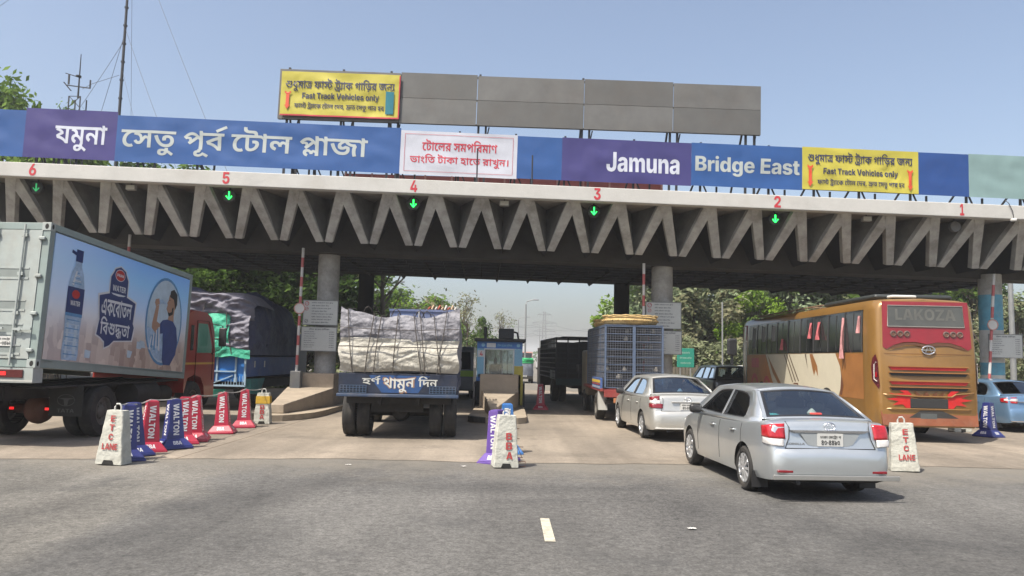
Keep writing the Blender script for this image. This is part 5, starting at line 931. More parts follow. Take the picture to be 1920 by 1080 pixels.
for s in (-1, 1):
    q = B(); x0, x1 = (-1.08, -.01) if s < 0 else (.01, 1.08)
    # door with pressed corrugations
    zs = [.15]
    q.box(x0, x1, -.012, .04, .15, Hc-.14)
    for zc_, hh in ((1.72, .13), (1.14, .12), (.72, .12), (.35, .10)):
        q.box(x0+.10, x1-.16, -.022, -.0121, zc_-hh-.04, zc_-hh); q.box(x0+.10, x1-.16, -.0125, -.0121, zc_-hh, zc_+.02, 1)
        q.box(x0+.10, x1-.16, -.020, -.0121, zc_+.02, zc_+.045)
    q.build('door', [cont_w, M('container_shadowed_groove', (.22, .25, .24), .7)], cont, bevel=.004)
    for xx in (x0+.26, x1-.30):
        q = B(); q.tube([(xx, -.05, .03), (xx, -.05, Hc-.05)], .018, 8)
        for zz in (.2, .95, 1.65, 2.35): q.box(xx-.05, xx+.05, -.055, -.012, zz-.03, zz+.03)
        q.build('lock_rod', cont_w, cont)
        q = B(); q.bar((xx, -.07, .66), (xx+.33, -.07, .67), .03, .04); q.lathe([(.035, -.02), (.035, .02)], (xx+.12, -.07, .66), 'y', 10, caps=True); q.build('handle', cont_w, cont)
for s in (-1, 1):
    q = B()
    for zz in (.30, .95, 1.62, 2.3): q.rbox((s*1.10, -.03, zz), (.12, .05, .07), .02)
    q.build('hinge', cont_w, cont)
    for zz in (.07, Hc-.07):
        q = B(); q.box(s*1.15-.09, s*1.15+.075, -.012, .12, zz-.075, zz+.075, 0); q.disc((s*1.15, -.0135, zz), .035, 'y', 14, 1, .05); q.disc((s*1.2265, .05, zz), .03, 'x', 14, 1, .045); q.build('corner_casting', [cont_w, dark], cont, bevel=.006)
plate(cont, (.62, -.03, .45), (1, 0, 0), (0, 0, 1), .40, .17, 'plate3', 'plate4', (0, -1, 0))
# printed advertisement panel
def ad_mat():
    m = bpy.data.materials.new('printed_advert'); m.use_nodes = True
    t = m.node_tree; N = t.nodes; L = t.links; p = N['Principled BSDF']; p.inputs['Roughness'].default_value = .35
    tc = N.new('ShaderNodeTexCoord'); sp = N.new('ShaderNodeSeparateXYZ'); L.new(tc.outputs['Object'], sp.inputs[0])
    r = N.new('ShaderNodeValToRGB'); e = r.color_ramp.elements
    e[0].position = 0; e[0].color = (0.390, 0.273, 0.221, 1); e[1].position = 1; e[1].color = (0.208, 0.442, 0.884, 1)
    for ps, c in ((.22, (0.468, 0.364, 0.312, 1)), (.40, (0.624, 0.624, 0.650, 1)), (.58, (0.442, 0.611, 0.858, 1)), (.8, (0.286, 0.572, 0.900, 1))): x = e.new(ps); x.color = c
    mr = N.new('ShaderNodeMapRange'); mr.inputs['From Min'].default_value = .15; mr.inputs['From Max'].default_value = 2.45; L.new(sp.outputs['Z'], mr.inputs['Value']); L.new(mr.outputs[0], r.inputs['Fac'])
    # pale to the rear end of the panel
    mp = N.new('ShaderNodeMapRange'); mp.inputs['From Min'].default_value = 3.2; mp.inputs['From Max'].default_value = .1; mp.inputs['To Max'].default_value = .45; L.new(sp.outputs['Y'], mp.inputs['Value'])
    mx = N.new('ShaderNodeMix'); mx.data_type = 'RGBA'; L.new(mp.outputs[0], mx.inputs[0]); L.new(r.outputs[0], mx.inputs[6]); mx.inputs[7].default_value = (0.728, 0.806, 0.900, 1)
    # blurred city print along the lower third
    vo = N.new('ShaderNodeTexVoronoi'); vo.inputs['Scale'].default_value = 1.0; vo.distance = 'CHEBYCHEV'
    ma = N.new('ShaderNodeMapping'); ma.inputs['Scale'].default_value = (1, 5.5, 3.0); L.new(tc.outputs['Object'], ma.inputs[0]); L.new(ma.outputs[0], vo.inputs['Vector'])
    cr = N.new('ShaderNodeValToRGB'); cr.color_ramp.elements[0].color = (0.234, 0.156, 0.130, 1); cr.color_ramp.elements[1].color = (0.728, 0.624, 0.520, 1); sv = N.new('ShaderNodeSeparateColor'); L.new(vo.outputs['Color'], sv.inputs[0]); L.new(sv.outputs[0], cr.inputs['Fac'])
    mc = N.new('ShaderNodeMapRange'); mc.inputs['From Min'].default_value = 1.15; mc.inputs['From Max'].default_value = .5; mc.inputs['To Max'].default_value = .5; L.new(sp.outputs['Z'], mc.inputs['Value'])
    m2 = N.new('ShaderNodeMix'); m2.data_type = 'RGBA'; L.new(mc.outputs[0], m2.inputs[0]); L.new(mx.outputs[2], m2.inputs[6]); L.new(cr.outputs[0], m2.inputs[7]); L.new(m2.outputs[2], p.inputs['Base Color'])
    return m
P_ = lambda u, z, off=.004: (Wc+.0+off, u, z)
prt = [ad_mat(), M('ad_navy', (.022, .04, .16), .35, var=.05), M('ad_white', (.70, .72, .74), .35, var=.03), M('ad_red', (.50, .03, .03), .35, var=.05), M('ad_water', (.36, .50, .68), .35, var=.35, sc=7), M('ad_pale', (.50, .62, .72), .35, var=.15, sc=5), M('ad_skin', (.42, .24, .16), .4, var=.08), M('ad_hair', (.02, .018, .02), .5), M('ad_tee', (.03, .06, .22), .4, var=.2, sc=5), M('ad_sea', (.10, .28, .52), .35, var=.3, sc=6)]
q = B(); q.box(Wc-.06, Wc-.004, .17, Lc-.12, .16, 2.44, 0)
# bottle
bx, hw = .93, .30
def BP(pts, m, off): q.poly([P_(bx+a*hw, z, off) for a, z in pts], m)
sil = [(-.78, .18), (.78, .18), (.86, .3), (.80, .75), (.86, .95), (.86, 1.5), (.80, 1.62), (.62, 1.82), (.36, 1.95), (.30, 2.06), (-.30, 2.06), (-.36, 1.95), (-.62, 1.82), (-.80, 1.62), (-.86, 1.5), (-.86, .95), (-.80, .75), (-.86, .3)]
BP(sil, 4, .002); BP([(-.55, .22), (-.35, .22), (-.4, .88), (-.6, .88)], 5, .004); BP([(.2, .25), (.55, .25), (.5, .85), (.25, .85)], 5, .004); BP([(-.5, 1.6), (-.2, 1.86), (-.05, 1.86), (-.3, 1.58)], 2, .004)
BP([(-.36, 2.04), (.36, 2.04), (.36, 2.27), (-.36, 2.27)], 1, .004); BP([(-.85, 2.18), (-.36, 2.15), (-.36, 2.21), (-.8, 2.24)], 1, .004)
BP([(-.87, 1.06), (.87, 1.06), (.87, 1.55), (-.87, 1.55)], 1, .005); BP([(-.87, 1.0), (.87, 1.0), (.87, 1.06), (-.87, 1.06)], 9, .005)
q.add([P_(bx+.42*hw*math.cos(a*.628), 1.42+.085*math.sin(a*.628), .007) for a in range(10)], [tuple(range(10))], 3)
text_into(q, latin('WATER', .02), P_(bx, 1.25, .011), (0, 1, 0), (0, 0, 1), .3, .09, 2)
# logo shield
lx = 2.38
sh = [(-.33, 1.56), (.33, 1.56), (.33, 1.95), (.24, 2.06), (.20, 2.13), (0, 2.2), (-.20, 2.13), (-.24, 2.06), (-.33, 1.95)]
q.poly([P_(lx+a, z, .003) for a, z in [(a*1.12, 1.86+(z-1.86)*1.08) for a, z in sh]], 2); q.poly([P_(lx+a, z, .005) for a, z in sh], 1)
q.add([P_(lx+.19*math.cos(a*.3927), 2.02+.125*math.sin(a*.3927), .0065) for a in range(16)], [tuple(range(16))], 2); q.add([P_(lx+.175*math.cos(a*.3927), 2.02+.112*math.sin(a*.3927), .008) for a in range(16)], [tuple(range(16))], 3)
text_into(q, latin('PRAN', .03), P_(lx, 2.02, .010), (0, 1, 0), (0, 0, 1), .26, .06, 2); text_into(q, latin('WATER', .03), P_(lx, 1.74, .011), (0, 1, 0), (0, 0, 1), .50, .12, 2)
q.poly([P_(lx+a, z, .006) for a, z in ((-.28, 1.63), (.28, 1.63), (.2, 1.60), (0, 1.585), (-.2, 1.60))], 2)
pl_ = [(-.68, 1.52), (-.35, 1.60), (.35, 1.60), (.70, 1.52), (.66, 1.08), (.72, 1.0), (.66, .72), (-.02, .66), (-.16, .56), (-.34, .50), (-.36, .62), (-.52, .70), (-.66, .74), (-.60, 1.05)]
q.poly([P_(lx+a*1.07, 1.05+(z-1.05)*1.07, .0035) for a, z in pl_], 2); q.poly([P_(lx+a, z, .0055) for a, z in pl_], 1)
text_into(q, bangla('ek', .02), P_(lx, 1.33, .008), (0, 1, 0), (0, 0, 1), 1.14, .36, 2); text_into(q, bangla('bish', .02), P_(lx, .92, .008), (0, 1, 0), (0, 0, 1), 1.1, .40, 2)
# bubble with a drinking man
cx, cz = 4.42, 1.28
el = lambda rx, rz, off, n=32, dx=0, dz=0: [P_(cx+dx+rx*math.cos(2*math.pi*k/n), cz+dz+rz*math.sin(2*math.pi*k/n), off) for k in range(n)]
q.add(el(.86, 1.02, .002), [tuple(range(32))], 9); q.add(el(.80, .96, .0035), [tuple(range(32))], 5); q.poly(el(.78, .92, .0045)[17:31], 4)
mn = lambda pts, m, off: q.poly([P_(cx+a, z, off) for a, z in pts], m)
mn([(.02, .40), (.10, .28), (.42, .28), (.66, .55), (.70, .85), (.60, 1.18), (.40, 1.32), (.12, 1.34), (-.10, 1.30), (-.20, 1.22), (-.18, .98), (-.04, 1.0), (0, .75)], 8, .011)
mn([(-.20, 1.20), (-.18, 1.0), (-.34, .96), (-.56, 1.08), (-.56, 1.2), (-.46, 1.55), (-.44, 1.72), (-.30, 1.72), (-.32, 1.55), (-.36, 1.25)], 6, .0065)
mn([(.14, 1.32), (.20, 1.50), (.10, 1.52), (.04, 1.58), (.08, 1.68), (.05, 1.72), (.10, 1.78), (.14, 1.92), (.28, 2.0), (.42, 1.96), (.48, 1.80), (.44, 1.60), (.42, 1.45), (.44, 1.30)], 6, .0068)
mn([(.16, 1.88), (.18, 2.02), (.34, 2.08), (.52, 1.98), (.54, 1.74), (.46, 1.60), (.42, 1.72), (.36, 1.84)], 7, .0076)
mn([(-.50, 1.70), (-.20, 1.78), (.0, 1.72), (.02, 1.68), (-.2, 1.68), (-.46, 1.58)], 4, .0078); mn([(-.50, 1.74), (-.34, 1.78), (-.30, 1.66), (-.46, 1.58), (-.52, 1.66)], 6, .0085)
for k in range(7): mn([(-.62+.07*k, .6+.05*(k % 3)), (-.54+.07*k, .58+.05*(k % 3)), (-.50+.05*k, .9+.04*k), (-.56+.05*k, .88+.04*k)], 9 if k % 2 else 2, .0050+.0004*k)
for k in range(9): BP([(-.70+.02*(k % 3), .28+.08*k), (.70-.02*(k % 2), .28+.08*k), (.68, .295+.08*k), (-.68, .30+.08*k)], 5 if k % 2 else 9, .0045)
for k in range(5): BP([(-.5+.1*k, 1.62+.05*k), (.5-.08*k, 1.62+.05*k), (.45-.08*k, 1.635+.05*k), (-.45+.1*k, 1.635+.05*k)], 2 if k % 2 else 9, .0046)
mn([(.30, 1.62), (.38, 1.66), (.37, 1.56), (.30, 1.54)], 7, .0082); mn([(.10, 1.52), (.20, 1.50), (.30, 1.54), (.38, 1.62), (.36, 1.48), (.18, 1.42)], 7, .0081); mn([(.12, 1.80), (.19, 1.82), (.18, 1.79)], 7, .0083)
mn([(.10, 1.25), (.20, 1.30), (.28, .6), (.14, .5)], 9, .0084); mn([(-.16, 1.18), (-.06, 1.22), (-.04, 1.04), (-.14, 1.02)], 1, .0084)
random.seed(4)
for k in range(14):
    u0 = random.uniform(.2, 5.3); z0 = random.uniform(.2, .75)
    if not (.55 < u0 < 1.3 or 3.5 < u0 < 5.3): q.poly([P_(u0, z0, .0012+.00005*k), P_(u0+random.uniform(.1, .3), z0, .0012+.00005*k), P_(u0+.2, z0+.14, .0012+.00005*k), P_(u0, z0+.16, .0012+.00005*k)], 5)
q.build('advert_panel', prt, cont)
# chassis
q = B()
for s in (-1, 1): q.box(s*.42-.04, s*.42+.04, .1, 7.0, .80, 1.08)
for yy in (.3, 1.6, 3.2, 4.8): q.box(-.5, .5, yy, yy+.12, .82, 1.05)
q.box(-1.1, 1.1, .5, 5.6, 1.02, 1.06)
q.build('chassis', chassis_m, ct)
q = B(); q.box(-1.2, 1.2, -.02, .25, 1.14, 1.40, 0); q.box(-1.2, 1.2, -.024, -.021, 1.16, 1.19, 1)
q.build('tail_beam', [cont_w, M('amber_edge', (.5, .5, .46), .5)], ct, bevel=.01)
for s in (-1, 1):
    q = B(); q.box(s*.78-.25, s*.78+.25, -.04, -.0245, 1.23, 1.37); q.build('lamp_cluster', M('dark_cluster', (.09, .012, .012), .3, var=.3, sc=12), ct, bevel=.006)
    q = B(); q.box(s*.68-.05, s*.68+.05, -.046, -.041, 1.27, 1.33); q.build('brake_lamp', brake_glow, ct)
    q = B(); q.box(s*.88-.33, s*.88+.33, 1.50, 1.51, .45, 1.05, 0); text_into(q, latin('TATA', .02), (s*.88, 1.496, .56), (1, 0, 0), (0, 0, 1), .34, .07, 1)
    q.ring((s*.88, 1.496, .76), .17, .014, 'y', 20, 1, .11); q.poly([(s*.88-.16, 1.496, .80), (s*.88+.16, 1.496, .80), (s*.88+.05, 1.496, .77), (s*.88+.03, 1.496, .66), (s*.88-.03, 1.496, .66), (s*.88-.05, 1.496, .77)], 1)
    q.build('mud_flap', [M('flap_rubber', (.03, .03, .028), .9, var=.2), M('flap_print', (.10, .10, .095), .8)], ct)
    dual(ct, 1.06, 2.3, .51, s); wheel(ct, s*1.02, 6.35, .5, .28, s, 'steel', rr=.55)
q = B(); q.box(-.9, .2, .12, .3, .94, 1.14); q.build('beam', chassis_m, ct)
q = B(); q.lathe([(.0, -.20), (.16, -.18), (.27, -.08), (.29, 0), (.27, .10), (.15, .22)], (-.08, 2.15, .52), 'y', 24); q.lathe([(.10, -1.0), (.10, 1.0)], (0, 2.3, .52), 'x', 14); q.build('axle', rustm, ct, smooth=50)
for s in (-1, 1): q = B(); q.box(s*.36-.12, s*.36-.04, 1.85, 1.87, .53, .58); q.build('marker_lamp', brake_glow, ct)
q = B(); q.lathe([(.0, -.5), (.26, -.5), (.28, -.47), (.28, .47), (.26, .5), (0, .5)], (.92, 4.1, .78), 'y', 24); q.box(.70, .76, 3.7, 3.78, .5, 1.06); q.build('fuel_tank', chassis_m, ct, smooth=40)
q = B(); q.lathe([(.0, -.35), (.2, -.35), (.2, .35), (0, .35)], (.85, 5.1, .72), 'y', 20); q.build('air_tank', chassis_m, ct, smooth=40)
# cab
q = B(); x1 = 1.16
prof = [(5.78, .72), (5.78, 2.55), (5.86, 2.70), (6.15, 2.80), (6.9, 2.78), (7.2, 2.66), (7.42, 2.3), (7.52, 1.75), (7.55, 1.1), (7.55, .55), (6.98, .55), (6.93, .85), (6.72, 1.08), (6.35, 1.16), (5.98, 1.08), (5.80, .72)]
q.prism([(-x1, y, z) for y, z in prof], (2*x1, 0, 0))
cab = q.build('cab', cab_red, ct, bevel=.05, seg=3, smooth=40)
q = B(); q.box(x1+.001, x1+.006, 5.80, 7.5, 1.42, 1.47); q.build('stripe', yellow_line, cab)
q = B(); q.poly([(x1+.004, 6.02, 1.78), (x1+.004, 6.02, 2.42), (x1+.004, 6.2, 2.42), (x1+.004, 6.2, 1.78)]); q.build('side_window', M('dark_pane', (.02, .022, .025), .12, var=0), cab)
q = B(); q.poly([(x1+.004, 6.42, 1.72), (x1+.004, 6.42, 2.48), (x1+.004, 6.98, 2.48), (x1+.004, 7.30, 1.9), (x1+.004, 7.30, 1.72)]); q.build('side_window', M('green_pane', (.10, .28, .20), .08, var=.25, sc=2), cab)
q = B(); pts = [(x1+.008, 6.36, .95), (x1+.008, 6.36, 2.55), (x1+.008, 7.05, 2.55), (x1+.008, 7.38, 1.95), (x1+.008, 7.38, 1.0)]; q.tube(pts, .008, 5, 0, False); q.build('door', dark, cab)
q = B(); q.rbox((x1+.26, 7.35, 2.15), (.20, .07, .5), .03); q.tube([(x1, 7.3, 2.5), (x1+.25, 7.35, 2.45), (x1+.25, 7.35, 1.85), (x1, 7.3, 1.7)], .015, 6); q.build('wing_mirror', blackp, cab, smooth=40)

# --- tarpaulin helper: lumpy box of cloth
def tarp_mat(name, c, dirt=.3): return M(name, c, .62, var=.22, sc=3.5, bump=.7, bsc=11, dirt=dirt, dirtc=tuple(x*.5 for x in c), spec=.35)
def lumpy(b, x0, x1, y0, y1, z0, top, amp=.06, n=(26, 36), seed=0, round_=.25, m=0, fq=1.6):
    """load under a tarpaulin: rounded box with folds; top(y, u) gives the height"""
    nu, nv = n
    def cross(y):
        pts = []
        for i in range(nu+1):
            t = i/nu
            w = x1-x0; h = top(y, .5)-z0; per = 2*h+w; s = t*per
            if s < h: x, z = x0, z0+s
            elif s < h+w: x = x0+(s-h); z = top(y, (s-h)/w)
            else: x, z = x1, z0+(per-s)
            dx = min(x-x0, x1-x)
            if z > z0+h-round_ and dx < round_:
                a = (round_-dx); z -= (round_-math.sqrt(max(0, round_**2-a*a)))*.9
            p = Vector((x, y, z)); d = amp*fbm((x*fq+seed, y*fq, z*fq*1.6))+amp*.5*fbm((x*4+seed, y*3, z*6))
            c = Vector(((x0+x1)/2, y, z0+h*.4)); nn = (p-c); nn.y = 0; nn.normalize()
            f = min(1, (z-z0)/.25)
            pts.append(p+nn*d*f)
        return pts
    rows = []
    for j in range(nv+1):
        t = j/nv; y = y0+(y1-y0)*t; e = min(t, 1-t)*(y1-y0); pts = cross(y)
        if e < round_*.6:
            k = 1-(1-e/(round_*.6))**2; sc_ = .93+.07*k
            cx_, cz_ = (x0+x1)/2, z0
            pts = [Vector((cx_+(p.x-cx_)*sc_, p.y, cz_+(p.z-cz_)*sc_)) for p in pts]
        rows.append(pts)
    b.loft(rows, m, True, closed=False)
def cloth(b, fn, nu, nv, amp, seed, m=0, dr=(0, -1, 0), folds=()):
    dr = Vector(dr)
    def f(u, v):
        p = Vector(fn(u, v)); d = amp*(fbm((p.x*1.3+seed, p.z*3.2+p.x*1.5, seed))+.7*fbm((p.x*2.2+p.z*2+seed, p.z*7, 1+seed)))
        d += amp*.6*(1-abs(noise.noise(Vector((p.x*1.7+seed, p.z*5.5-p.x*1.2, 7)))*2.2))
        return p+dr*d
    b.grid(f, nu, nv, m)

# --- loaded lorry in the middle lane
tarp_p = tarp_mat('violet_grey_tarp', (.27, .268, .295)); tarp_c = tarp_mat('cream_tarp', (.47, .45, .39), .45); lorry_blue = M('lorry_blue', (.018, .05, .13), .5, var=.3, sc=6, dirt=.5, dirtc=(.05, .05, .06)); rope_m = M('rope', (.07, .06, .055), .9, var=.2)
t1 = thing('tarpaulin_lorry', 'blue lorry in the middle lane loaded under cream and violet grey tarpaulin', 'lorry', (-2.34, 16.35, 0), R(2.6), 'lorries at the toll')
q = B(); topf = lambda y, u: 2.62+.10*math.sin(u*9)*.3+(.14 if u < .06 or u > .94 else 0)-.10*math.sin(math.pi*u)
lumpy(q, -1.22, 1.22, .10, 4.9, 1.40, topf, .05, (40, 40), 3, .12)
ld = q.build('load', tarp_p, t1, smooth=80)
def edge_top(x): return 2.63+.13*(abs(x)/1.2)**6+.035*math.sin(x*7+1)-.05*math.cos(x*1.4)
q = B(); cloth(q, lambda u, v: (-1.25+2.5*u, .02-.05*math.sin(math.pi*v), 2.02+(edge_top(-1.25+2.5*u)-2.02)*v+.03*math.sin(u*5+.6)*(1-v)), 90, 34, .030, 4)
q.build('upper_tarpaulin', tarp_p, ld, smooth=180)
q = B(); cloth(q, lambda u, v: (-1.24+2.48*u+.03*math.sin(v*7), -.03-.10*math.sin(math.pi*min(1, v*1.15)), 1.42+.68*v+.02*math.sin(u*5+.6)*v-.02*math.sin(u*8)*(1-v)), 90, 34, .030, 9)
q.build('lower_tarpaulin', tarp_c, ld, smooth=180)
for i, (xa, xb) in enumerate(((-1.10, -.95), (-.55, -.70), (-.40, -.52), (-.05, -.12), (.28, .48), (.42, .56), (.70, .88), (.98, .80))):
    q = B(); q.tube([(xa*.9, .25, edge_top(xa)+.05), (xa, -.04, edge_top(xa)+.03), ((xa*2+xb)/3, -.12, 2.2), ((xa+xb*2)/3, -.17, 1.8), (xb, -.10, 1.38)], .011, 6); q.build('rope', rope_m, ld)
q = B(); q.tube([(-1.25+.25*k, -.175-.02*math.sin(k*1.7), 1.93+.01*math.sin(k*2.1)) for k in range(11)], .012, 6); q.build('rope', rope_m, ld)
q = B(); q.tube([(-1.25+.25*k, -.15, 2.33-.04*math.sin(k*.32)) for k in range(11)], .009, 6); q.build('rope', rope_m, ld)
for x in (-.7, -.1, .4, .55):
    q = B(); q.tube([(x-.12, .2, edge_top(x)), (x-.06, .12, edge_top(x)+.12), (x, .10, edge_top(x)+.16), (x+.06, .12, edge_top(x)+.10), (x+.1, .2, edge_top(x)-.02)], .01, 6); q.build('rope', rope_m, ld)
q = B(); q.box(-1.20, 1.20, .0, 5.0, 1.18, 1.36); q.build('bed', lorry_blue, t1)
# painted tailboard
q = B(); q.box(-1.24, 1.24, -.05, -.005, .96, 1.38, 0)
q.poly([(-.62, -.054, 1.34), (-.34, -.054, .98), (.42, -.054, .98), (.66, -.054, 1.34)], 1)
text_into(q, bangla('horn', .02), (-.56, -.060, 1.235), (1, 0, 0), (0, 0, 1), .38, .19, 2); text_into(q, bangla('din', .02), (.62, -.060, 1.225), (1, 0, 0), (0, 0, 1), .40, .22, 2)
arc = lambda p: Vector((p.x, p.y, p.z-.06*math.cos(p.x*3.6)+.06))
text_into(q, bangla('tham', .045), (.02, -.057, 1.13), (1, 0, 0), (0, 0, 1), .70, .34, 4, arc); text_into(q, bangla('tham', .012), (.02, -.061, 1.135), (1, 0, 0), (0, 0, 1), .64, .29, 3, arc)
q.build('tailboard', [M('tailboard_navy', (.010, .018, .042), .5, var=.3, sc=8, dirt=.4, dirtc=(.06, .05, .045)), M('tailboard_blue', (.018, .07, .21), .5, var=.25, sc=9, dirt=.3, dirtc=(.05, .05, .06)), M('painted_white', (.52, .53, .50), .6, var=.15, sc=12), M('painted_pale', (.60, .60, .56), .6), M('painted_brown', (.30, .17, .10), .6, var=.15)], t1, bevel=.008)
for s in (-1, 1):
    q = B(); x0, x1 = (s*.66, s*1.2) if s > 0 else (-1.2, -.66)
    for k in range(9): q.bar((x0+(x1-x0)*k/8, -.075, .97), (x0+(x1-x0)*k/8, -.075, 1.13), .014)
    for k in range(4): q.bar((x0, -.078, .975+.05*k), (x1, -.078, .975+.05*k), .012)
    q.build('lamp_guard', M('guard_blue', (.05, .09, .16), .5, dirt=.4), t1)
q = B(); q.box(-1.27, 1.27, -.09, .02, .885, .955); q.build('bumper', M('bumper_navy', (.03, .055, .11), .5, var=.3, dirt=.4), t1, bevel=.015)
q = B()
for s in (-1, 1): q.box(s*.40-.04, s*.40+.04, .1, 5.5, .72, .98)
q.box(-1.1, 1.1, .2, .32, .74, .9); q.box(-.62, .5, .5, .62, .55, .86)
q.build('chassis', chassis_m, t1)
q = B(); q.lathe([(0, -.2), (.14, -.18), (.20, -.08), (.20, .08), (.12, .2)], (0, .95, .52), 'y', 20); q.lathe([(.09, -.9), (.09, .9)], (0, 1.0, .52), 'x', 12); q.build('axle', chassis_m, t1, smooth=50)
q = B(); q.box(.36, .74, .30, .42, .74, .90); q.build('tool_box', M('green_box', (.02, .20, .11), .6, var=.3, dirt=.4), t1, bevel=.01)
for s in (-1, 1):
    dual(t1, 1.08, .85, .5, s); wheel(t1, s*1.0, 4.6, .48, .26, s, 'steel', rr=.55)
    q = B(); q.box(s*1.19-.03, s*1.19+.03, .0, 5.0, 1.0, 1.2); q.build('side_rail', lorry_blue, t1)
q = B(); q.box(-1.15, 1.15, 5.05, 6.6, .55, 2.35); q.build('cab', lorry_blue, t1, bevel=.08, seg=3)
q = B(); q.box(-.78, 1.08, 4.98, 5.06, 2.2, 3.02, 0); q.box(-.80, 1.1, 4.95, 5.1, 2.98, 3.04, 0); q.box(.0, .03, 4.95, 4.975, 2.5, 3.0, 1); q.build('headboard', [M('headboard_blue', (.10, .14, .27), .6, var=.15, dirt=.3), M('pale_post', (.4, .4, .4), .6)], t1)
q = B()
for k in range(9): q.tube([(.26+.09*k, 5.0+.1*(k % 3), 3.05), (.30+.09*k, 5.3, 3.13+.05*(k % 2)), (.33+.09*k, 5.7, 3.06)], .025, 6, k % 3)
q.build('roof_bundle', [M('bundle_red', (.35, .08, .05), .7), M('bundle_tan', (.45, .33, .22), .8), M('bundle_white', (.5, .48, .44), .8)], t1)

# --- tarpaulin lorry in the left lane, half in the canopy shade
t2 = thing('tarpaulin_lorry', 'tall lorry under bulging violet and green tarpaulin ahead of the red cab', 'lorry', (-9.18, 23.35, 0), R(-1.0), 'lorries at the toll')
tarp_v = tarp_mat('violet_tarp', (.19, .185, .225)); tarp_n = tarp_mat('shade_navy_tarp', (.06, .07, .13)); tarp_g = tarp_mat('green_tarp', (.06, .42, .27), .15); bed_blue = M('bright_blue_panel', (.03, .20, .58), .45, var=.12, dirt=.25, dirtc=(.06, .08, .12)); frame_w = M('pale_blue_frame', (.30, .42, .52), .5, dirt=.3)  # load tarp's navy holds the shade of the unlit side in its colour
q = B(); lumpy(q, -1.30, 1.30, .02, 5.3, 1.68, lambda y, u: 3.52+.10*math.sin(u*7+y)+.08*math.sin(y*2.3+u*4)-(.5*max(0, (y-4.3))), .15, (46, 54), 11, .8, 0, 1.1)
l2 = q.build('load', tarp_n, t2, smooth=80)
q = B(); cloth(q, lambda u, v: (-1.36+2.72*u, -.14-.12*math.sin(math.pi*v)+2.2*max(0, v-.62)**1.7*4+.5*abs(2*u-1)**7, 2.72+.90*math.sin(min(1, v*1.05)*math.pi/2)-.55*abs(2*u-1)**5*v+.06*math.sin(u*8)*v), 60, 36, .13, 21); q.build('violet_cover', tarp_v, l2, smooth=180)
q = B(); cloth(q, lambda u, v: (.70+.68*u, -.16-.10*math.sin(math.pi*v), 1.80+1.05*v), 30, 30, .09, 25); q.build('violet_cover', tarp_v, l2, smooth=180)
q = B(); cloth(q, lambda u, v: (-1.34+2.14*u, -.22-.08*math.sin(math.pi*v), 1.60+1.30*v), 40, 26, .055, 31); q.build('green_cover', tarp_g, l2, smooth=180)
q = B(); cloth(q, lambda u, v: (.60+.85*u, -.27, 1.60+.26*v+.04*math.sin(u*5)), 24, 8, .03, 33); q.build('green_cover', tarp_g, l2, smooth=180)
for pts in ([(-.9, -.32, 1.65), (-.85, -.34, 2.3), (-.8, -.32, 3.0), (-.6, -.1, 3.62)], [(-.05, -.3, 1.65), (-.1, -.34, 2.2), (0, -.36, 2.9), (.1, -.15, 3.64)], [(-1.3, -.3, 2.16), (-.3, -.33, 2.18), (.6, -.3, 2.14), (1.3, -.26, 2.1)], [(.9, -.28, 1.7), (.75, -.33, 2.4), (.7, -.33, 3.0), (.5, -.1, 3.6)]):
    q = B(); q.tube(pts, .014, 6); q.build('rope', rope_m, l2)
q = B(); q.box(-1.25, 1.25, .02, 5.2, 1.02, 1.62); q.build('bed', M('deep_blue_bed', (.03, .085, .28), .5, var=.2, dirt=.3), t2, bevel=.01)
q = B(); q.box(-1.27, 1.27, -.05, .015, .88, 1.64, 0)
q.build('tailboard', bed_blue, t2, bevel=.01)
q = B()
for x in (-1.24, -.5, .30, .42, .98, 1.26): q.bar((x, -.075, .86), (x, -.075, 1.64), .05)
q.bar((-1.27, -.10, 1.18), (1.0, -.10, 1.18), .05, .04); q.bar((-1.27, -.09, .76), (1.3, -.09, .76), .05); q.bar((1.28, -.09, .76), (1.28, -.09, 1.1), .05); q.bar((.2, -.085, .78), (.9, -.085, 1.06), .03)
for k in range(9): q.bar((.52+.085*k, -.088, .78), (.52+.085*k, -.088, .80+.036*k if k < 7 else 1.05), .014)
q.build('tail_frame', frame_w, t2)
q = B(); q.box(-1.0, 1.0, .3, 5.6, .62, .9); q.build('chassis', chassis_m, t2)
q = B(); q.prism([(1.06, .5, .95), (1.06, 1.75, .95), (1.06, 1.3, .45), (1.06, .5, .50)], (.2, 0, 0)); q.build('mudguard', M('teal_guard', (.04, .22, .22), .55, dirt=.3), t2)
q = B(); q.box(.22, .62, .02, .12, .42, .64); q.build('tool_box', M('teal_box', (.02, .28, .2), .55, dirt=.2), t2)
for s in (-1, 1): dual(t2, 1.08, 1.6, .5, s); wheel(t2, s*1.0, 5.9, .48, .26, s, 'steel', rr=.55)
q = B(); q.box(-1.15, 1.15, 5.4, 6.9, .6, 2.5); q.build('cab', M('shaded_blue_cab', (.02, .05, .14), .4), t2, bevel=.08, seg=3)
for k in range(2): q = B(); q.box(1.257, 1.27, .7+.9*k, .78+.9*k, 1.3, 1.5); q.build('marker_lamp', M('pale_marker', (.5, .5, .46), .4), t2)

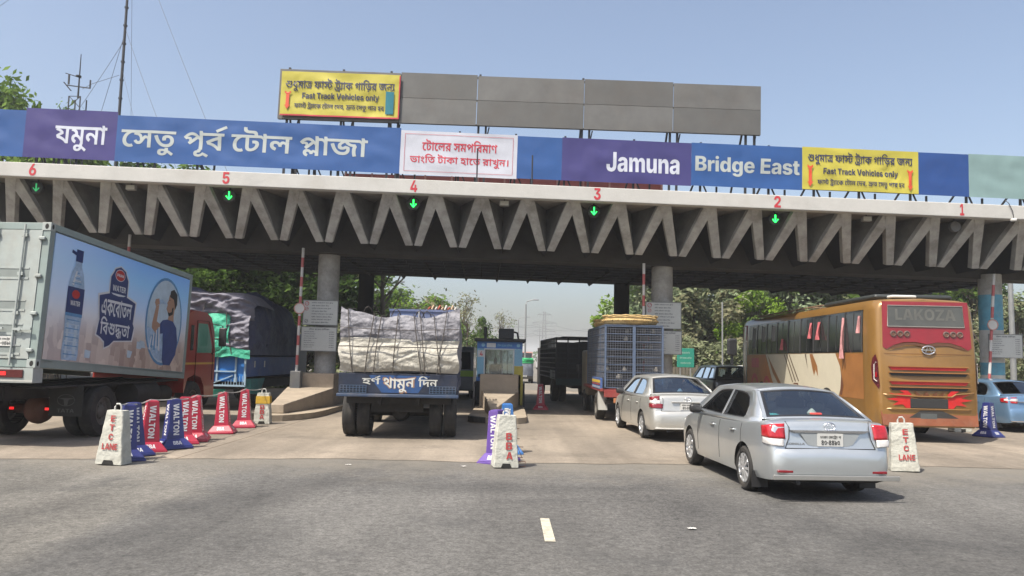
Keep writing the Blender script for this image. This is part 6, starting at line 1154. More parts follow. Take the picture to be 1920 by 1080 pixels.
# --- poultry lorry with wire cages
cage_blue = M('cage_blue', (.085, .12, .19), .5, var=.25, sc=6, dirt=.25, dirtc=(.12, .10, .08)); wire_m = M('cage_wire', (.16, .17, .20), .5, metal=.4, var=.2); tray_m = M('cage_tray', (.018, .017, .019), .8, var=.4, sc=4); red_board = M('red_board', (.26, .035, .03), .6, var=.25, dirt=.3); orange_board = M('orange_board', (.46, .17, .06), .6, var=.2, dirt=.3)
def cage_body(o, x0, x1, y0, y1, z0, z1, lv, fm, wm, tm, mid=True, st=.07, split=True):
    q = B(); w = .055
    xs = [x0, x1]+([x0+(x1-x0)*.5] if mid else []); ysd = [y0+(y1-y0)*k/4 for k in range(5)]
    for x in xs:
        for y in (y0, y1): q.bar((x, y, z0), (x, y, z1), w if x != xs[-1] or not mid else .085)
    for y in ysd[1:-1]:
        for x in (x0, x1): q.bar((x, y, z0), (x, y, z1), .035)
    for k in range(lv+1):
        z = z0+(z1-z0)*k/lv; t_ = .035 if 0 < k < lv else .05
        for y in (y0, y1): q.bar((x0, y-.006*(y == y0), z), (x1, y-.006*(y == y0), z), t_*.5)
        for x in (x0, x1): q.bar((x, y0, z), (x, y1, z), t_*.7)
    q.build('cage_frame', fm, o)
    q = B(); nx = int((x1-x0)/st); ny = int((y1-y0)/st); nz = int((z1-z0)/st)
    for k in range(nx+1): x = x0+(x1-x0)*k/nx; q.bar((x, y0, z0), (x, y0, z1), .011)
    for k in range(nz+1): z = z0+(z1-z0)*k/nz; q.bar((x0, y0, z), (x1, y0, z), .011); q.bar((x0, y0, z), (x0, y1, z), .011); q.bar((x1, y0, z), (x1, y1, z), .011)
    for k in range(ny+1):
        y = y0+(y1-y0)*k/ny
        for x in (x0, x1): q.bar((x, y, z0), (x, y, z1), .011)
    q.build('cage_wire', wm, o)
    for k in range(lv):
        z = z0+(z1-z0)*k/lv; q = B(); q.box(x0+.03, x1-.03, y0+.04, y1-.03, z+.012, z+.03); q.build('cage_floor', tm, o)
    q = B(); q.box(x0+.3, x0+.34, y0+.3, y1, z0+.05, z1-.05); q.box((x0+x1)/2, (x0+x1)/2+.03, y0+.06, y1-.1, z0+.05, z1-.04); q.box(x0+.05, x1-.45, y0+1.1, y0+1.13, z0+.05, z1-.05); q.build('cage_partition', tm, o)
    q = B(); q.box(x0-.02, x1+.02, y0-.0, y1, z1+.026, z1+.05); q.build('cage_roof', fm, o)
pt = thing('poultry_lorry', 'small blue lorry with wire poultry cages and straw baskets on top', 'lorry', (3.58, 22.35, 0), R(1.0), 'lorries at the toll')
cage_body(pt, -.85, .80, 0, 4.2, .98, 2.74, 8, cage_blue, wire_m, tray_m)
q = B()
random.seed(5)
for k in range(26):
    z = .98+1.76*random.randrange(8)/8+.07; x = random.choice((-.80, random.uniform(-.7, .7))); y = random.uniform(.1, 3.9) if x < -.75 else random.uniform(.05, .35)
    q.lathe([(0, -.05), (.05, -.035), (.07, .0), (.05, .05), (.03, .09), (0, .10)], (x+.05, y, z), 'z', 8)
q.build('hen', M('pale_feather', (.55, .50, .42), .9, var=.2), pt, smooth=60)
q = B(); q.box(-.98, .92, .03, 4.4, .86, .95); q.build('bed', red_board, pt, bevel=.01)
q = B(); q.box(-.88, .9, -.03, .02, .70, .92); q.build('tailboard', red_board, pt, bevel=.008)
q = B(); q.box(-.62, .88, -.14, -.09, .55, .68); q.build('bumper', orange_board, pt, bevel=.01)
q = B(); q.box(-.985, -.90, .05, 1.9, .92, 1.24, 0); q.box(-.993, -.9851, .08, 1.88, 1.10, 1.18, 1); q.box(-.993, -.9851, .08, 1.88, 1.04, 1.075, 2); q.box(-.993, -.9851, .08, 1.88, .94, 1.0, 3); q.build('side_board', [M('side_blue', (.06, .12, .32), .5, dirt=.2), M('side_yellow', (.62, .42, .05), .5), M('side_red', (.36, .04, .04), .5), M('side_pale', (.28, .33, .42), .5)], pt)
q = B(); q.box(-.92, -.90, -.03, .04, .95, 1.28); q.build('lamp_panel', tray_m, pt)
q = B()
for s in (-1, 1): q.box(s*.36-.04, s*.36+.04, .05, 5.4, .62, .85)
q.box(-.8, .8, .25, .4, .5, .62); q.build('chassis', chassis_m, pt)
for s in (-1, 1):
    wheel(pt, s*.86, 1.0, .40, .26, s, 'steel', rr=.6); wheel(pt, s*.82, 4.75, .38, .22, s, 'steel', rr=.6)
    q = B(); q.prism([(s*.99, .50, .86), (s*.99, .30, .32), (s*.99, .50, .30), (s*.99, .62, .60)], (-s*.26, 0, 0)); q.build('mud_flap', M('pale_flap', (.32, .32, .30), .7, dirt=.3), pt)
q = B(); q.box(-.90, .90, 4.3, 5.75, .55, 2.1); q.build('cab', M('dusty_yellow_cab', (.25, .2, .13), .6, var=.2), pt, bevel=.09, seg=3)
q = B(); q.rbox((-1.10, 4.9, 1.45), (.15, .08, .28), .03); q.build('wing_mirror', blackp, pt, smooth=40)
straw = M('bamboo_straw', (.50, .35, .15), .8, var=.35, sc=10, dirt=.35, dirtc=(.22, .13, .05))
for (x, y, rx, ry_, h, nm) in ((-.02, .75, .82, .72, .27, 'wide straw basket stack on the rear of the poultry cages'), (-.28, 2.3, .62, .8, .22, 'smaller straw basket stack further forward on the poultry cages')):
    o = thing('basket_stack', nm, 'basket', (3.58+x-.02*y, 22.35+y, 2.79), R(1), 'straw baskets on the poultry lorry')
    q = B(); random.seed(int(rx*100))
    q.lathe([(rx*.84, 0), (rx*.95, h*.2), (rx*1.0, h*.5), (rx*.95, h*.8), (rx*.82, h), (rx*.5, h*1.0), (.02, h*.92)], (0, 0, 0), 'z', 40)
    for k in range(170):
        a = random.uniform(0, 2*math.pi); da = random.uniform(-.05, .05); r_ = rx*random.uniform(.95, 1.01)
        z1_ = h*random.uniform(.85, 1.08); c_, s_, c2_, s2_ = math.cos(a), math.sin(a), math.cos(a+da), math.sin(a+da)
        q.tube([(r_*.86*c_, r_*.86*s_, random.uniform(-.03, .03)), (r_*1.03*(c_+c2_)/2, r_*1.03*(s_+s2_)/2, h*.5), (r_*.84*c2_, r_*.84*s2_, z1_)], .014, 4)
    q.build('basket', straw, o)
    q = B(); q.tube([(rx*.98*math.cos(k*.157), rx*.98*math.sin(k*.157), h*1.0+.012*math.sin(k*2.3)) for k in range(41)], .03, 6); q.tube([(rx*.6*math.cos(k*.157), rx*.6*math.sin(k*.157), h*.95) for k in range(41)], .03, 6); q.build('rim', straw, o)

# --- dark caged lorry under the canopy
dk = thing('caged_lorry', 'dark lorry with high caged body standing in shade under the canopy', 'lorry', (3.0, 31.3, 0), R(3.5), 'lorries at the toll')
dk_m = M('dark_cage', (.022, .027, .035), .6, var=.3, sc=5)
q = B(); q.box(-1.12, 1.12, .06, .1, 1.0, 2.4); q.box(-1.1, 1.1, .1, 6, .98, 1.06); q.box(-.1, 1.12, .1, 6.2, 1.0, 2.5)
q.build('load', M('dark_load', (.03, .032, .036), .8, var=.3), dk)
q = B()
for k in range(9):
    z = 1.0+1.62*k/8
    for x in (-1.16, 1.16): q.bar((x, 0, z), (x, 6.2, z), .05)
    q.bar((-1.16, -.01, z), (1.16, -.01, z), .05)
for k in range(13):
    for x in (-1.17, 1.17): q.bar((x, 6.2*k/12, .98), (x, 6.2*k/12, 2.62), .05)
for k in range(6): q.bar((-1.16+2.32*k/5, -.02, .98), (-1.16+2.32*k/5, -.02, 2.62), .05)
q.add([(-1.19, -.03, 2.55), (-.9, -.03, 2.68), (1.19, -.03, 2.68), (1.19, 6.2, 2.68), (-.9, 6.2, 2.68), (-1.19, 6.2, 2.55)], [(0, 1, 4, 5), (1, 2, 3, 4)])
q.build('cage_frame', dk_m, dk)
q = B(); q.box(-1.16, 1.16, -.06, .0, .72, .98); q.build('tailboard', M('dark_green_board', (.02, .05, .05), .6), dk)
q = B(); q.box(-1.185, -1.165, .2, 1.9, .95, 1.3); q.build('side_board', M('pale_side_board', (.20, .22, .22), .6), dk)
q = B(); q.box(-.5, .5, .1, 8, .6, .95); q.box(-1.15, 1.15, 6.4, 8, .5, 2.3); q.build('cab', chassis_m, dk)
for s in (-1, 1): dual(dk, 1.05, 1.4, .48, s); wheel(dk, s*1.0, 7.2, .48, .26, s, 'steel', rr=.55)

# --- golden coach
bus = thing('coach', 'golden brown coach with red rear window surround and curtains out of its windows', 'coach', (9.80, 18.2, 0), R(-.8))
gold = M('gold_paint', (.30, .16, .042), .34, metal=.25, var=.14, sc=1.6, coat=.6, dirt=.3, dirtc=(.24, .13, .05)); gold_d = M('bronze_side', (.32, .135, .035), .5, metal=0, var=.2, sc=1.5, coat=.1, dirt=.25, dirtc=(.18, .07, .03)); maroon = M('crimson_paint', (.26, .012, .022), .45, var=.15, sc=3, coat=.5, dirt=.2, dirtc=(.15, .03, .03)); cream_s = M('cream_side', (.62, .57, .44), .5, var=.06, coat=.1); red_flame = M('flame_red', (.56, .02, .02), .4, var=.2, sc=5); brown_sp = M('flame_brown', (.14, .05, .02), .5); black_gl = M('coach_glass', (.018, .020, .022), .10, var=0, spec=.6); grey_gl = M('rear_pane', (.085, .088, .08), .12, var=.3, sc=2, spec=.6)
Wb, Hb, Lb = 1.24, 3.38, 11.2
def bus_sec(y):
    # narrow slightly at the tail, rounded shoulders
    k = min(1, max(0, y/.55)); e = math.sqrt(max(0, 1-(1-k)**2)); w = Wb-.16+.16*e
    kf = min(1, max(0, (Lb-y)/.8)); w -= .12*(1-math.sqrt(max(0, 1-(1-kf)**2)))
    top = Hb-.07*(1-e)
    half = [(0, .36), (w*.93, .36), (w*.985, .45), (w, .9), (w, 2.0), (w*.99, 2.6), (w*.965, 3.1), (w*.93, top-.12), (w*.86, top-.035), (w*.7, top-.005), (0, top+.03)]
    return [Vector((a, y, b)) for a, b in half]+[Vector((-a, y, b)) for a, b in reversed(half[1:-1])]
ys = [0, .03, .08, .15, .25, .38, .55, .9, 1.5]+[2+.8*k for k in range(11)]+[10.4, 10.7, 10.95, 11.1, 11.2]
def skew(p):   # raked tail
    f = max(0, 1-p.y/1.2); return Vector((p.x, p.y+f*.13*max(0, (p.z-1.2)/2.2)**1.3, p.z))
q = B(); q.loft([[skew(p) for p in bus_sec(y)] for y in ys], 0, True)
body = q.build('body', gold, bus, smooth=32)
def tail(x, z, off=.0):
    f = .13*max(0, (z-1.2)/2.2)**1.3; return (x, f-off, z)
def tp(pts, mt, nm, par=bus, off=.006, d=.0):
    q = B(); pts = [tail(x, z, off) for x, z in pts]
    if d: q.prism(pts, (0, d, 0))
    else: q.poly(pts)
    return q.build(nm, mt, par)
tw = lambda z: (1.08-.05*max(0, (z-1)/2.3))
surr = [(-1.01, 3.30), (1.01, 3.30), (1.02, 2.9), (1.04, 2.22), (.96, 2.16), (.78, 2.26), (.55, 2.33), (.25, 2.34), (0, 2.29), (-.25, 2.34), (-.55, 2.33), (-.78, 2.26), (-.96, 2.16), (-1.04, 2.22), (-1.02, 2.9)]
q = B()
n_ = 24
q.poly([tail(x, z, .008) for x, z in surr]); q.build('window_surround', maroon, bus)
tp([(-.96, 2.14), (-.76, 2.25), (-.55, 2.31), (-.25, 2.32), (0, 2.27), (.25, 2.32), (.55, 2.31), (.76, 2.25), (.96, 2.14), (.76, 2.19), (.5, 2.26), (.25, 2.26), (0, 2.21), (-.25, 2.26), (-.5, 2.26), (-.76, 2.19)], M('dark_trim', (.12, .05, .025), .5), 'trim', off=.010)
rwn = tp([(-.90, 2.70), (.90, 2.70), (.88, 3.20), (-.88, 3.20)], grey_gl, 'rear_window', off=.014)
q = B(); text_into(q, latin('LAKOZA', .02), tail(0, 2.99, .0175), (1, 0, 0), (0, .07, 1), 1.42, .27); q.build('lettering', M('ghost_letters', (.125, .125, .112), .3, var=.2), rwn)
q = B(); pts = [tail(x, z, .016) for x, z in ((-.90, 2.70), (.90, 2.70), (.88, 3.20), (-.88, 3.20))]; q.tube(pts+[pts[0]], .014, 6, 0, False); q.build('window_trim', M('dull_alloy', (.30, .28, .25), .4, metal=.6), rwn)
for x in (-.78, -.62, -.46, .46, .62, .78):
    y_ = tail(0, 2.53)[1]; q = B(); q.lathe([(.075, -.012), (.07, -.035), (.052, -.04), (.045, -.022)], (x, y_, 2.53), 'y', 18, 0); q.lathe([(.045, -.022), (0, -.026)], (x, y_, 2.53), 'y', 14, 1); q.build('round_lamp', [M('lamp_ring', (.20, .14, .12), .3, metal=.5), M('lamp_amber', (.20, .10, .07), .25)], bus, smooth=40)
y_ = tail(0, 2.17)[1]; q = B(); q.ring((.02, y_-.02, 2.155), .15, .03, 'y', 28, 0, .095); q.bar((-.12, y_-.02, 2.155), (.16, y_-.02, 2.155), .028); q.bar((-.05, y_-.02, 2.10), (-.0, y_-.02, 2.22), .02); q.bar((.09, y_-.02, 2.10), (.05, y_-.02, 2.22), .02); q.build('badge', chrome, bus)
tp([(-1.02, 2.055), (1.02, 2.055), (1.02, 2.066), (-1.02, 2.066)], brown_sp, 'panel_seam')
for z, m_ in ((1.74, 0), (1.60, 1), (1.40, 0), (1.26, 1)):
    q = B(); pts = lambda dz0, dz1: [tail(-.92, z+dz1, .012), tail(.92, z+dz1, .012), tail(.86, z+dz0, .012), tail(-.86, z+dz0, .012)]
    q.poly(pts(-.055, .012), 0); q.prism([tail(-.93, z+.012, .04), tail(.93, z+.012, .04), tail(.93, z+.032, .04), tail(-.93, z+.032, .04)], (0, .04, 0), 1)
    q.build('louvre', [[red_flame, M('louvre_black', (.02, .018, .018), .6)][m_], gold_d], bus)
fl = bus
for s in (-1, 1):
    tp([(s*.42, .80), (s*.42, 1.12), (s*.50, 1.20), (s*.72, 1.22), (s*.58, 1.14), (s*.80, 1.12), (s*.95, 1.15), (s*.74, 1.04), (s*1.0, 1.0), (s*.72, .95), (s*.86, .86), (s*.62, .88), (s*.55, .80)], red_flame, 'flame_decal', off=.011)
tp([(-.42, 1.03), (-.30, 1.08), (-.34, 1.20), (-.16, 1.09), (-.06, 1.19), (.02, 1.07), (.18, 1.19), (.18, 1.08), (.36, 1.19), (.30, 1.06), (.42, 1.03)], brown_sp, 'flame_decal', off=.0075)
q = B(); q.box(-.45, .42, -.03, -.008, .80, 1.02); q.build('plate_recess', M('plate_black', (.03, .03, .03), .5), bus, bevel=.01)
q = B(); q.tube([(-1.15, .12, 1.13), (-1.0, -.02, 1.10), (-.2, -.03, 1.07), (.5, -.03, 1.07), (.6, -.03, 1.13), (1.0, -.02, 1.17), (1.15, .12, 1.18)], .018, 6); q.tube([(-1.15, .1, .76), (-.9, -.02, .78), (.9, -.02, .78), (1.15, .1, .78)], .016, 6); q.build('bumper_edge', gold, bus)
tp([(-.62, .46), (.82, .46), (.62, .60), (.30, .74), (-.22, .74), (-.45, .60)], M('grille_dark', (.04, .038, .036), .6, var=.3), 'lower_grille', off=.012)
tp([(-.22, .55), (.16, .55), (.16, .68), (-.22, .68)], M('grille_pane', (.10, .11, .11), .3), 'lower_grille', off=.016)
q = B(); q.prism([(-1.12, .02, .72), (1.12, .02, .72), (1.10, -.05, .40), (-1.10, -.05, .40)], (0, .12, 0)); q.build('bumper', M('dark_bronze', (.24, .075, .03), .45, var=.25, dirt=.3), bus, bevel=.02)
for s in (-1, 1):   # wrap-round tail lamps
    def TL(pts, off):
        out = []
        for a, z in pts:   # a: 0 tail side .. 1 flank side
            w_ = Wb-.16; 
            t_ = a; y = .02+.36*t_; k = min(1, y/.55); e = math.sqrt(max(0, 1-(1-k)**2)); x = w_+.16*e+off
            p_ = skew(Vector((s*x, y, z))); out.append(p_)
        return out
    sh_ = [(0, 1.30), (0.05, 1.22), (.55, 1.42), (.62, 1.75), (.45, 1.95), (.18, 2.04), (.06, 1.9)]
    q = B(); q.poly(TL(sh_, .012)); tl_ = q.build('tail_lamp', M('maroon_lamp', (.10, .015, .02), .2, var=.2, coat=1), bus)
    q = B(); pp = TL([(.12, 1.85), (.26, 1.80), (.30, 1.45), (.10, 1.40)], .03); q.tube(pp, .012, 6); q.build('lamp_outline', M('lamp_silver', (.6, .55, .52), .3), tl_)
    q = B(); q.poly(TL([(.12, 1.50), (.22, 1.50), (.2, 1.62), (.13, 1.62)], .022)); q.build('lamp_lens', lampred, tl_)
# flank windows and livery (both sides)
def flank(y, z, s, off):
    sec_ = bus_sec(y); hs = [(p.x, p.z) for p in sec_[:11]]
    for (xa, za), (xb, zb) in zip(hs, hs[1:]):
        if za <= z <= zb and zb > za: x = xa+(xb-xa)*(z-za)/(zb-za); break
    else: x = Wb
    return skew(Vector((s*(x+off), y, z)))
def fp(pts, mt, nm, s, off=.006, par=bus, sub=6):
    q = B(); P2 = []
    for (ya, za), (yb, zb) in zip(pts, pts[1:]+pts[:1]):
        for k in range(sub): P2.append(flank(ya+(yb-ya)*k/sub, za+(zb-za)*k/sub, s, off))
    q.poly(P2); return q.build(nm, mt, par)
curt = M('curtain_pink', (.46, .22, .22), .9, var=.45, sc=9); curt_r = M('curtain_red', (.42, .10, .11), .9, var=.35, sc=12); pale_c = M('curtain_grey', (.30, .30, .29), .9, var=.12)
for s in (-1, 1):
    q = B(); q.grid(lambda u, v: flank(.62+9.55*u, 2.09+1.03*v, s, .004), 30, 5); q.build('window_band', black_gl, bus)
    n_w = 9
    for k in range(n_w):
        y0 = .68+k*1.055; y1 = y0+1.0
        wpan = fp([(y0, 2.14), (y1, 2.14), (y1, 3.06), (y0, 3.06)], black_gl if k % 2 else M('coach_glass_grey', (.035, .037, .038), .12, var=.25, sc=1.5, spec=.6), 'side_window', s, .010)
        q = B(); pp = [flank(y0-.03, 2.1, s, .016), flank(y0-.03, 2.6, s, .016), flank(y0-.03, 3.1, s, .016)]; q.tube(pp, .018, 6); pp = [flank((y0+y1)/2, 2.14, s, .015), flank((y0+y1)/2, 3.06, s, .015)]; q.tube(pp, .011, 5); q.build('window_frame', M('frame_dark', (.05, .05, .05), .4, metal=.3), wpan)
        if k >= 6:
            fp([(y0+.15, 2.5 if k < 8 else 2.3), (y0+.55, 2.5 if k < 8 else 2.3), (y0+.55, 3.0), (y0+.15, 3.0)], pale_c, 'curtain', s, .0125, wpan, 2)
    q = B(); q.grid(lambda u, v: flank(.6+9.6*u, 3.13+.16*v, s, .006), 24, 3); q.build('roof_band', gold, bus, smooth=40)
    if s < 0:
        fp([(.62, .95), (2.1, .95), (1.85, 1.3), (1.98, 1.7), (2.3, 2.06), (.62, 2.06)], gold_d, 'flank_panel', s, .005)
        fp([(2.12, .95), (7.2, .95), (8.15, 2.07), (2.3, 2.07), (2.0, 1.72), (1.90, 1.3)], cream_s, 'flank_panel', s, .0062)
        fp([(7.22, .95), (10.3, .95), (10.3, 2.06), (8.2, 2.06)], M('brightened_orange_panel', (.52, .19, .03), .5, var=.2, sc=1.5), 'flank_panel', s, .0055)  # orange nose paint, brightened to make up for the canopy shade
        fp([(6.4, 1.0), (6.75, 1.05), (7.4, 1.45), (7.9, 2.0), (7.95, 2.05), (7.2, 1.55)], gold_d, 'swoosh', s, .009)
        fp([(7.3, 1.15), (7.45, 1.18), (7.9, 1.75), (7.8, 1.72)], cream_s, 'swoosh', s, .0075)
        for k in range(3): fp([(5.5-.25*k, 1.22+.02*k), (5.58-.25*k, 1.22+.02*k), (6.32-.22*k, 2.06), (6.24-.22*k, 2.06)], M('livery_line', (.08, .04, .02), .5), 'pinstripe', s, .0088)
        fp([(3.9, 2.06), (3.55, 1.72), (3.5, 1.42), (3.68, 1.62), (3.8, 1.44), (3.95, 1.7), (4.12, 2.06)], gold_d, 'flame_decal', s, .0086)
        fp([(4.4, 2.06), (4.28, 1.62), (4.5, 2.06)], M('livery_line', (.08, .04, .02), .5), 'flame_decal', s, .0086)
        fp([(1.92, 1.55), (1.80, 1.25), (1.9, 1.0), (2.02, 1.0)], brown_sp, 'flame_decal', s, .0092)
        fp([(8.9, 1.62), (9.75, 1.62), (9.75, 1.95), (8.9, 1.95)], red_flame, 'red_paint_patch', s, .009)
        for yc, r1 in ((9.4, .42), (8.05, .36)):
            fp([(yc+r1*math.cos(a*.314), 1.0+.42*math.sin(a*.314)*r1/.42) for a in range(11)]+[(yc+.62*r1*math.cos(a*.314), 1.0+.26*math.sin(a*.314)*r1/.42) for a in range(10, -1, -1)], red_flame, 'red_paint_arc', s, .0095, sub=2)
        text_y = 5.0
        fp([(4.9, 1.02), (5.0, 1.02), (5.18, 1.16), (5.5, 1.16), (5.42, 1.2), (5.08, 1.2)], brown_sp, 'lettering', s, .0087)
    else:
        fp([(.62, .95), (10.3, .95), (10.3, 2.06), (.62, 2.06)], gold_d, 'flank_panel', s, .005)
    fp([(.64, .42), (10.4, .42), (10.4, .93), (.64, .93)], gold, 'skirt', s, .004)
    for ya in (2.9, 8.6):
        q = B(); q.disc((s*(Wb+.008), ya, .55), .60, 'x', 28, 0); q.build('wheel_arch', dark, bus)
        wheel(bus, s*(Wb-.12), ya, .5, .28, s, 'steel', rr=.58)
    fp([(10.35, .5), (11.0, .5), (11.0, 2.55), (10.35, 2.55)], M('door_dark', (.025, .022, .022), .25, var=.2), 'door', s, .008)
    fp([(10.35, 2.6), (11.05, 2.6), (11.0, 3.15), (10.35, 3.15)], curt_r, 'front_pane', s, .008)
for ya, z0, z1, w_, m_ in ((1.72, 1.93, 2.98, .22, curt), (3.35, 2.45, 2.95, .26, curt_r), (3.95, 2.5, 2.95, .18, curt_r), (.74, 2.55, 2.98, .10, curt), (6.35, 2.2, 2.55, .14, curt_r)):
    q = B(); q.grid(lambda u, v: flank(ya+w_*(u-.5)*(1-.3*math.sin(v*3))+.12*(v-.5), z0+(z1-z0)*v, -1, .03+.05*math.sin(u*9+v*3)*(1-v*.5)+.06*(1-v)), 12, 12); q.build('curtain', m_, bus, smooth=180)
q = B(); q.rbox((0, 2.2, Hb+.07), (1.9, 3.2, .13), .06); q.build('roof_unit', M('roof_unit_black', (.03, .035, .034), .5), bus, smooth=40)
q = B(); q.rbox((-.35, .6, Hb+.06), (.6, .5, .07), .03); q.build('roof_vent', M('roof_vent_white', (.6, .62, .6), .5), bus, smooth=40)
q = B()
for s in (-1, 1): q.tube([(s*.95, 3.9, Hb+.08), (s*.95, 10.0, Hb+.08)], .02, 6)
for k in range(7): q.tube([(-.95, 4+k, Hb+.0), (-.95, 4+k, Hb+.08), (.95, 4+k, Hb+.08), (.95, 4+k, Hb)], .018, 6)
q.build('luggage_rack', M('rack_brown', (.22, .13, .08), .6), bus)

# --- far and half hidden traffic
def minibus(loc, rz, label, c, stripe, w=.95, L_=5.0, h=2.15, grp='traffic beyond the canopy'):
    o = thing('minibus', label, 'minibus', loc, rz, grp); pm = M('mb_'+label[:14].replace(' ', '_'), c, .4, var=.1); st = M('mbs_'+label[:14].replace(' ', '_'), stripe, .5)
    q = B(); q.prism([(-w, 0, .35), (-w, L_, .35), (-w, L_+.02, 1.1), (-w, L_-.55, h-.15), (-w, L_-.8, h), (-w, .12, h), (-w, .03, h-.2)], (2*w, 0, 0)); q.build('body', pm, o, bevel=.08, seg=3, smooth=40)
    q = B(); q.poly([(-w+.1, -.012+.02, 1.25), (w-.1, -.012+.02, 1.25), (w-.14, -.005, h-.22), (-w+.14, -.005, h-.22)]); q.build('rear_window', black_gl, o)
    for s in (-1, 1):
        q = B()
        for k in range(3): q.poly([(s*(w+.006), .25+k*1.3, 1.28), (s*(w+.006), 1.4+k*1.3, 1.28), (s*(w+.006), 1.4+k*1.3, h-.25), (s*(w+.006), .25+k*1.3, h-.25)])
        q.build('side_window', black_gl, o)
        for ya in (.9, L_-1.0): wheel(o, s*(w-.1), ya, .33, .2, s, 'steel')
    q = B(); q.box(-w-.01, w+.01, -.012, .02, .95, 1.2); q.build('stripe', st, o)
    return o
minibus((-2.65, 32.6, 0), R(1), 'grey minibus with lime green band between the loaded lorry and the booth', (.10, .12, .14), (.32, .52, .05), w=1.1, h=2.2)
minibus((5.4, 128, 0), R(0), 'distant white minibus on the road beyond the canopy', (.6, .6, .6), (.5, .5, .5), w=1.0, h=2.4)
minibus((3.0, 150, 0), R(2), 'distant red and white bus on the far road', (.42, .2, .16), (.6, .58, .55), w=1.25, L_=9, h=3.1)
o = thing('covered_pickup', 'small pickup with grey canvas cover and green roof on the road beyond the booth', 'pickup', (1.05, 56, 0), R(2), 'traffic beyond the canopy')
q = B(); lumpy(q, -.68, .62, 0, 2.6, .45, lambda y, u: 1.62, .04, (20, 14), 5, .18); q.build('canvas', tarp_mat('grey_canvas', (.16, .18, .22)), o, smooth=80)
q = B(); lumpy(q, -.70, .64, -.02, 2.65, 1.42, lambda y, u: 1.80, .03, (20, 14), 6, .12); q.build('roof', tarp_mat('green_canvas', (.05, .42, .16)), o, smooth=80)
q = B(); q.box(-.62, .58, -.05, 3.6, .30, .52); q.build('bed', chassis_m, o)
for s in (-1, 1): wheel(o, s*.55, .5, .27, .16, s, 'steel'); wheel(o, s*.52, 3.0, .27, .16, s, 'steel')
q = B(); q.box(-.6, .56, 2.7, 3.8, .5, 1.65); q.build('cab', M('pickup_green', (.06, .3, .15), .5), o, bevel=.08)
plate(o, (0, -.06, .5), (1, 0, 0), (0, 0, 1), .3, .12, 'plate1', 'plate4', (0, -1, 0))
# ---------------------------------------------------------------- cones and blocks
cone_red = M('cone_red', (.42, .018, .05), .38, var=.10, sc=5, dirt=.25, dirtc=(.25, .08, .07), coat=.2); cone_blue = M('cone_blue', (.022, .03, .17), .4, var=.12, sc=5, dirt=.2, dirtc=(.10, .09, .14), coat=.2); cone_purple = M('cone_purple', (.12, .06, .30), .4, var=.15, sc=5, dirt=.3, dirtc=(.25, .18, .25)); sky_blue = M('cone_sky_blue', (.03, .15, .42), .4, var=.15, sc=5, dirt=.2)
cone_txt = M('cone_lettering', (.70, .70, .72), .5, var=.1)
CG = 'sponsored traffic cones at the toll lanes'
def cone(loc, rz, cm, label, h=.87, tm=None):
    o = thing('traffic_cone', label, 'traffic cone', loc, rz, CG); o.rotation_euler = (R(2.2*math.sin(loc[1]*7)), R(2*math.cos(loc[1]*5)), rz)
    q = B(); q.frus((0, 0), .275, .275, 0, .27, .27, .045); q.frus((0, 0), .262, .262, .046, .165, .165, .175); q.build('base', cm, o, bevel=.012)
    q = B(); q.frus((0, 0), .150, .150, .172, .092, .092, h); q.frus((0, 0), .075, .075, h, .07, .07, h+.012); q.build('body', cm, o, bevel=.014)
    q = B(); W_ = latin('WALTON', .035); Bb = latin('BBA', .03)
    for k in range(4):
        T = Matrix.Rotation(k*math.pi/2, 4, 'Z'); sl = math.atan2(.058, h-.172)
        up = Vector((0, math.sin(sl), math.cos(sl))); zc_ = .17+(h-.17)*.5
        c = Vector((0, -(.150-.058*.5)-.004, zc_))
        text_into(q, W_, T @ c, T @ (-up), T @ Vector((1, 0, 0)), (h-.17)*.80, .105)
        s2 = math.atan2(.097, .129); text_into(q, Bb, T @ Vector((0, -.2135-.004, .11)), T @ Vector((1, 0, 0)), T @ Vector((0, math.sin(s2), math.cos(s2))), .15, .075)
    q.build('lettering', tm or cone_txt, o)
    return o
CN = [((-6.15, 12.58, 0), 38, cone_blue, 'blue cone right behind the white ETC block at the left'), ((-6.26, 13.08, 0), 50, cone_blue, 'second blue cone from the left ETC block, before the red ones'), ((-6.30, 13.72, 0), 36, cone_red, 'red cone between the blue pair and the single large blue cone'),
      ((-6.07, 14.2, 0), 44, cone_blue, 'blue cone standing between two red cones, mid row'), ((-6.22, 14.95, 0), 30, cone_red, 'red cone mostly hidden behind the mid row blue cone'), ((-6.20, 15.5, 0), 14, cone_red, 'red cone just right of the mid row blue cone'),
      ((-6.21, 17.0, 0), 10, cone_red, 'red cone standing alone, second before the yellow topped block'), ((-6.24, 18.45, 0), 14, cone_red, 'red cone nearest the yellow topped block at the island'), ((1.09, 27.2, 0), -4, cone_red, 'red cone alone in the shade beside the dark caged lorry'), ((12.38, 20.2, 0), 28, cone_blue, 'blue cone beside the golden coach and the light blue saloon')]
for c in CN: cone(c[0], R(c[1]), c[2], c[3])
o = cone((-.16, 13.25, 0), R(-32), cone_purple, 'purple cone leaning behind the middle white BBA block'); o.rotation_euler = (R(3), R(-3), R(-32))
cone((-.02, 14.6, 0), R(6), sky_blue, 'bright blue cone furthest back behind the middle white block', h=.90)
wblock = M('block_white_paint', (.52, .52, .46), .85, var=.12, sc=7, bump=.35, bsc=18, dirt=.5, dirtc=(.26, .24, .20)); blk_red = M('block_red_letters', (.40, .05, .05), .75, var=.25, sc=25); blk_yel = M('block_yellow', (.60, .37, .03), .75, var=.2, sc=10, dirt=.2)
def chip(o, amp=.012, seed=1):
    for v in o.data.vertices:
        v.co += Vector((fbm((v.co.x*9+seed, v.co.z*7, seed)), fbm((v.co.y*9, v.co.z*8+seed, seed)), 0))*amp
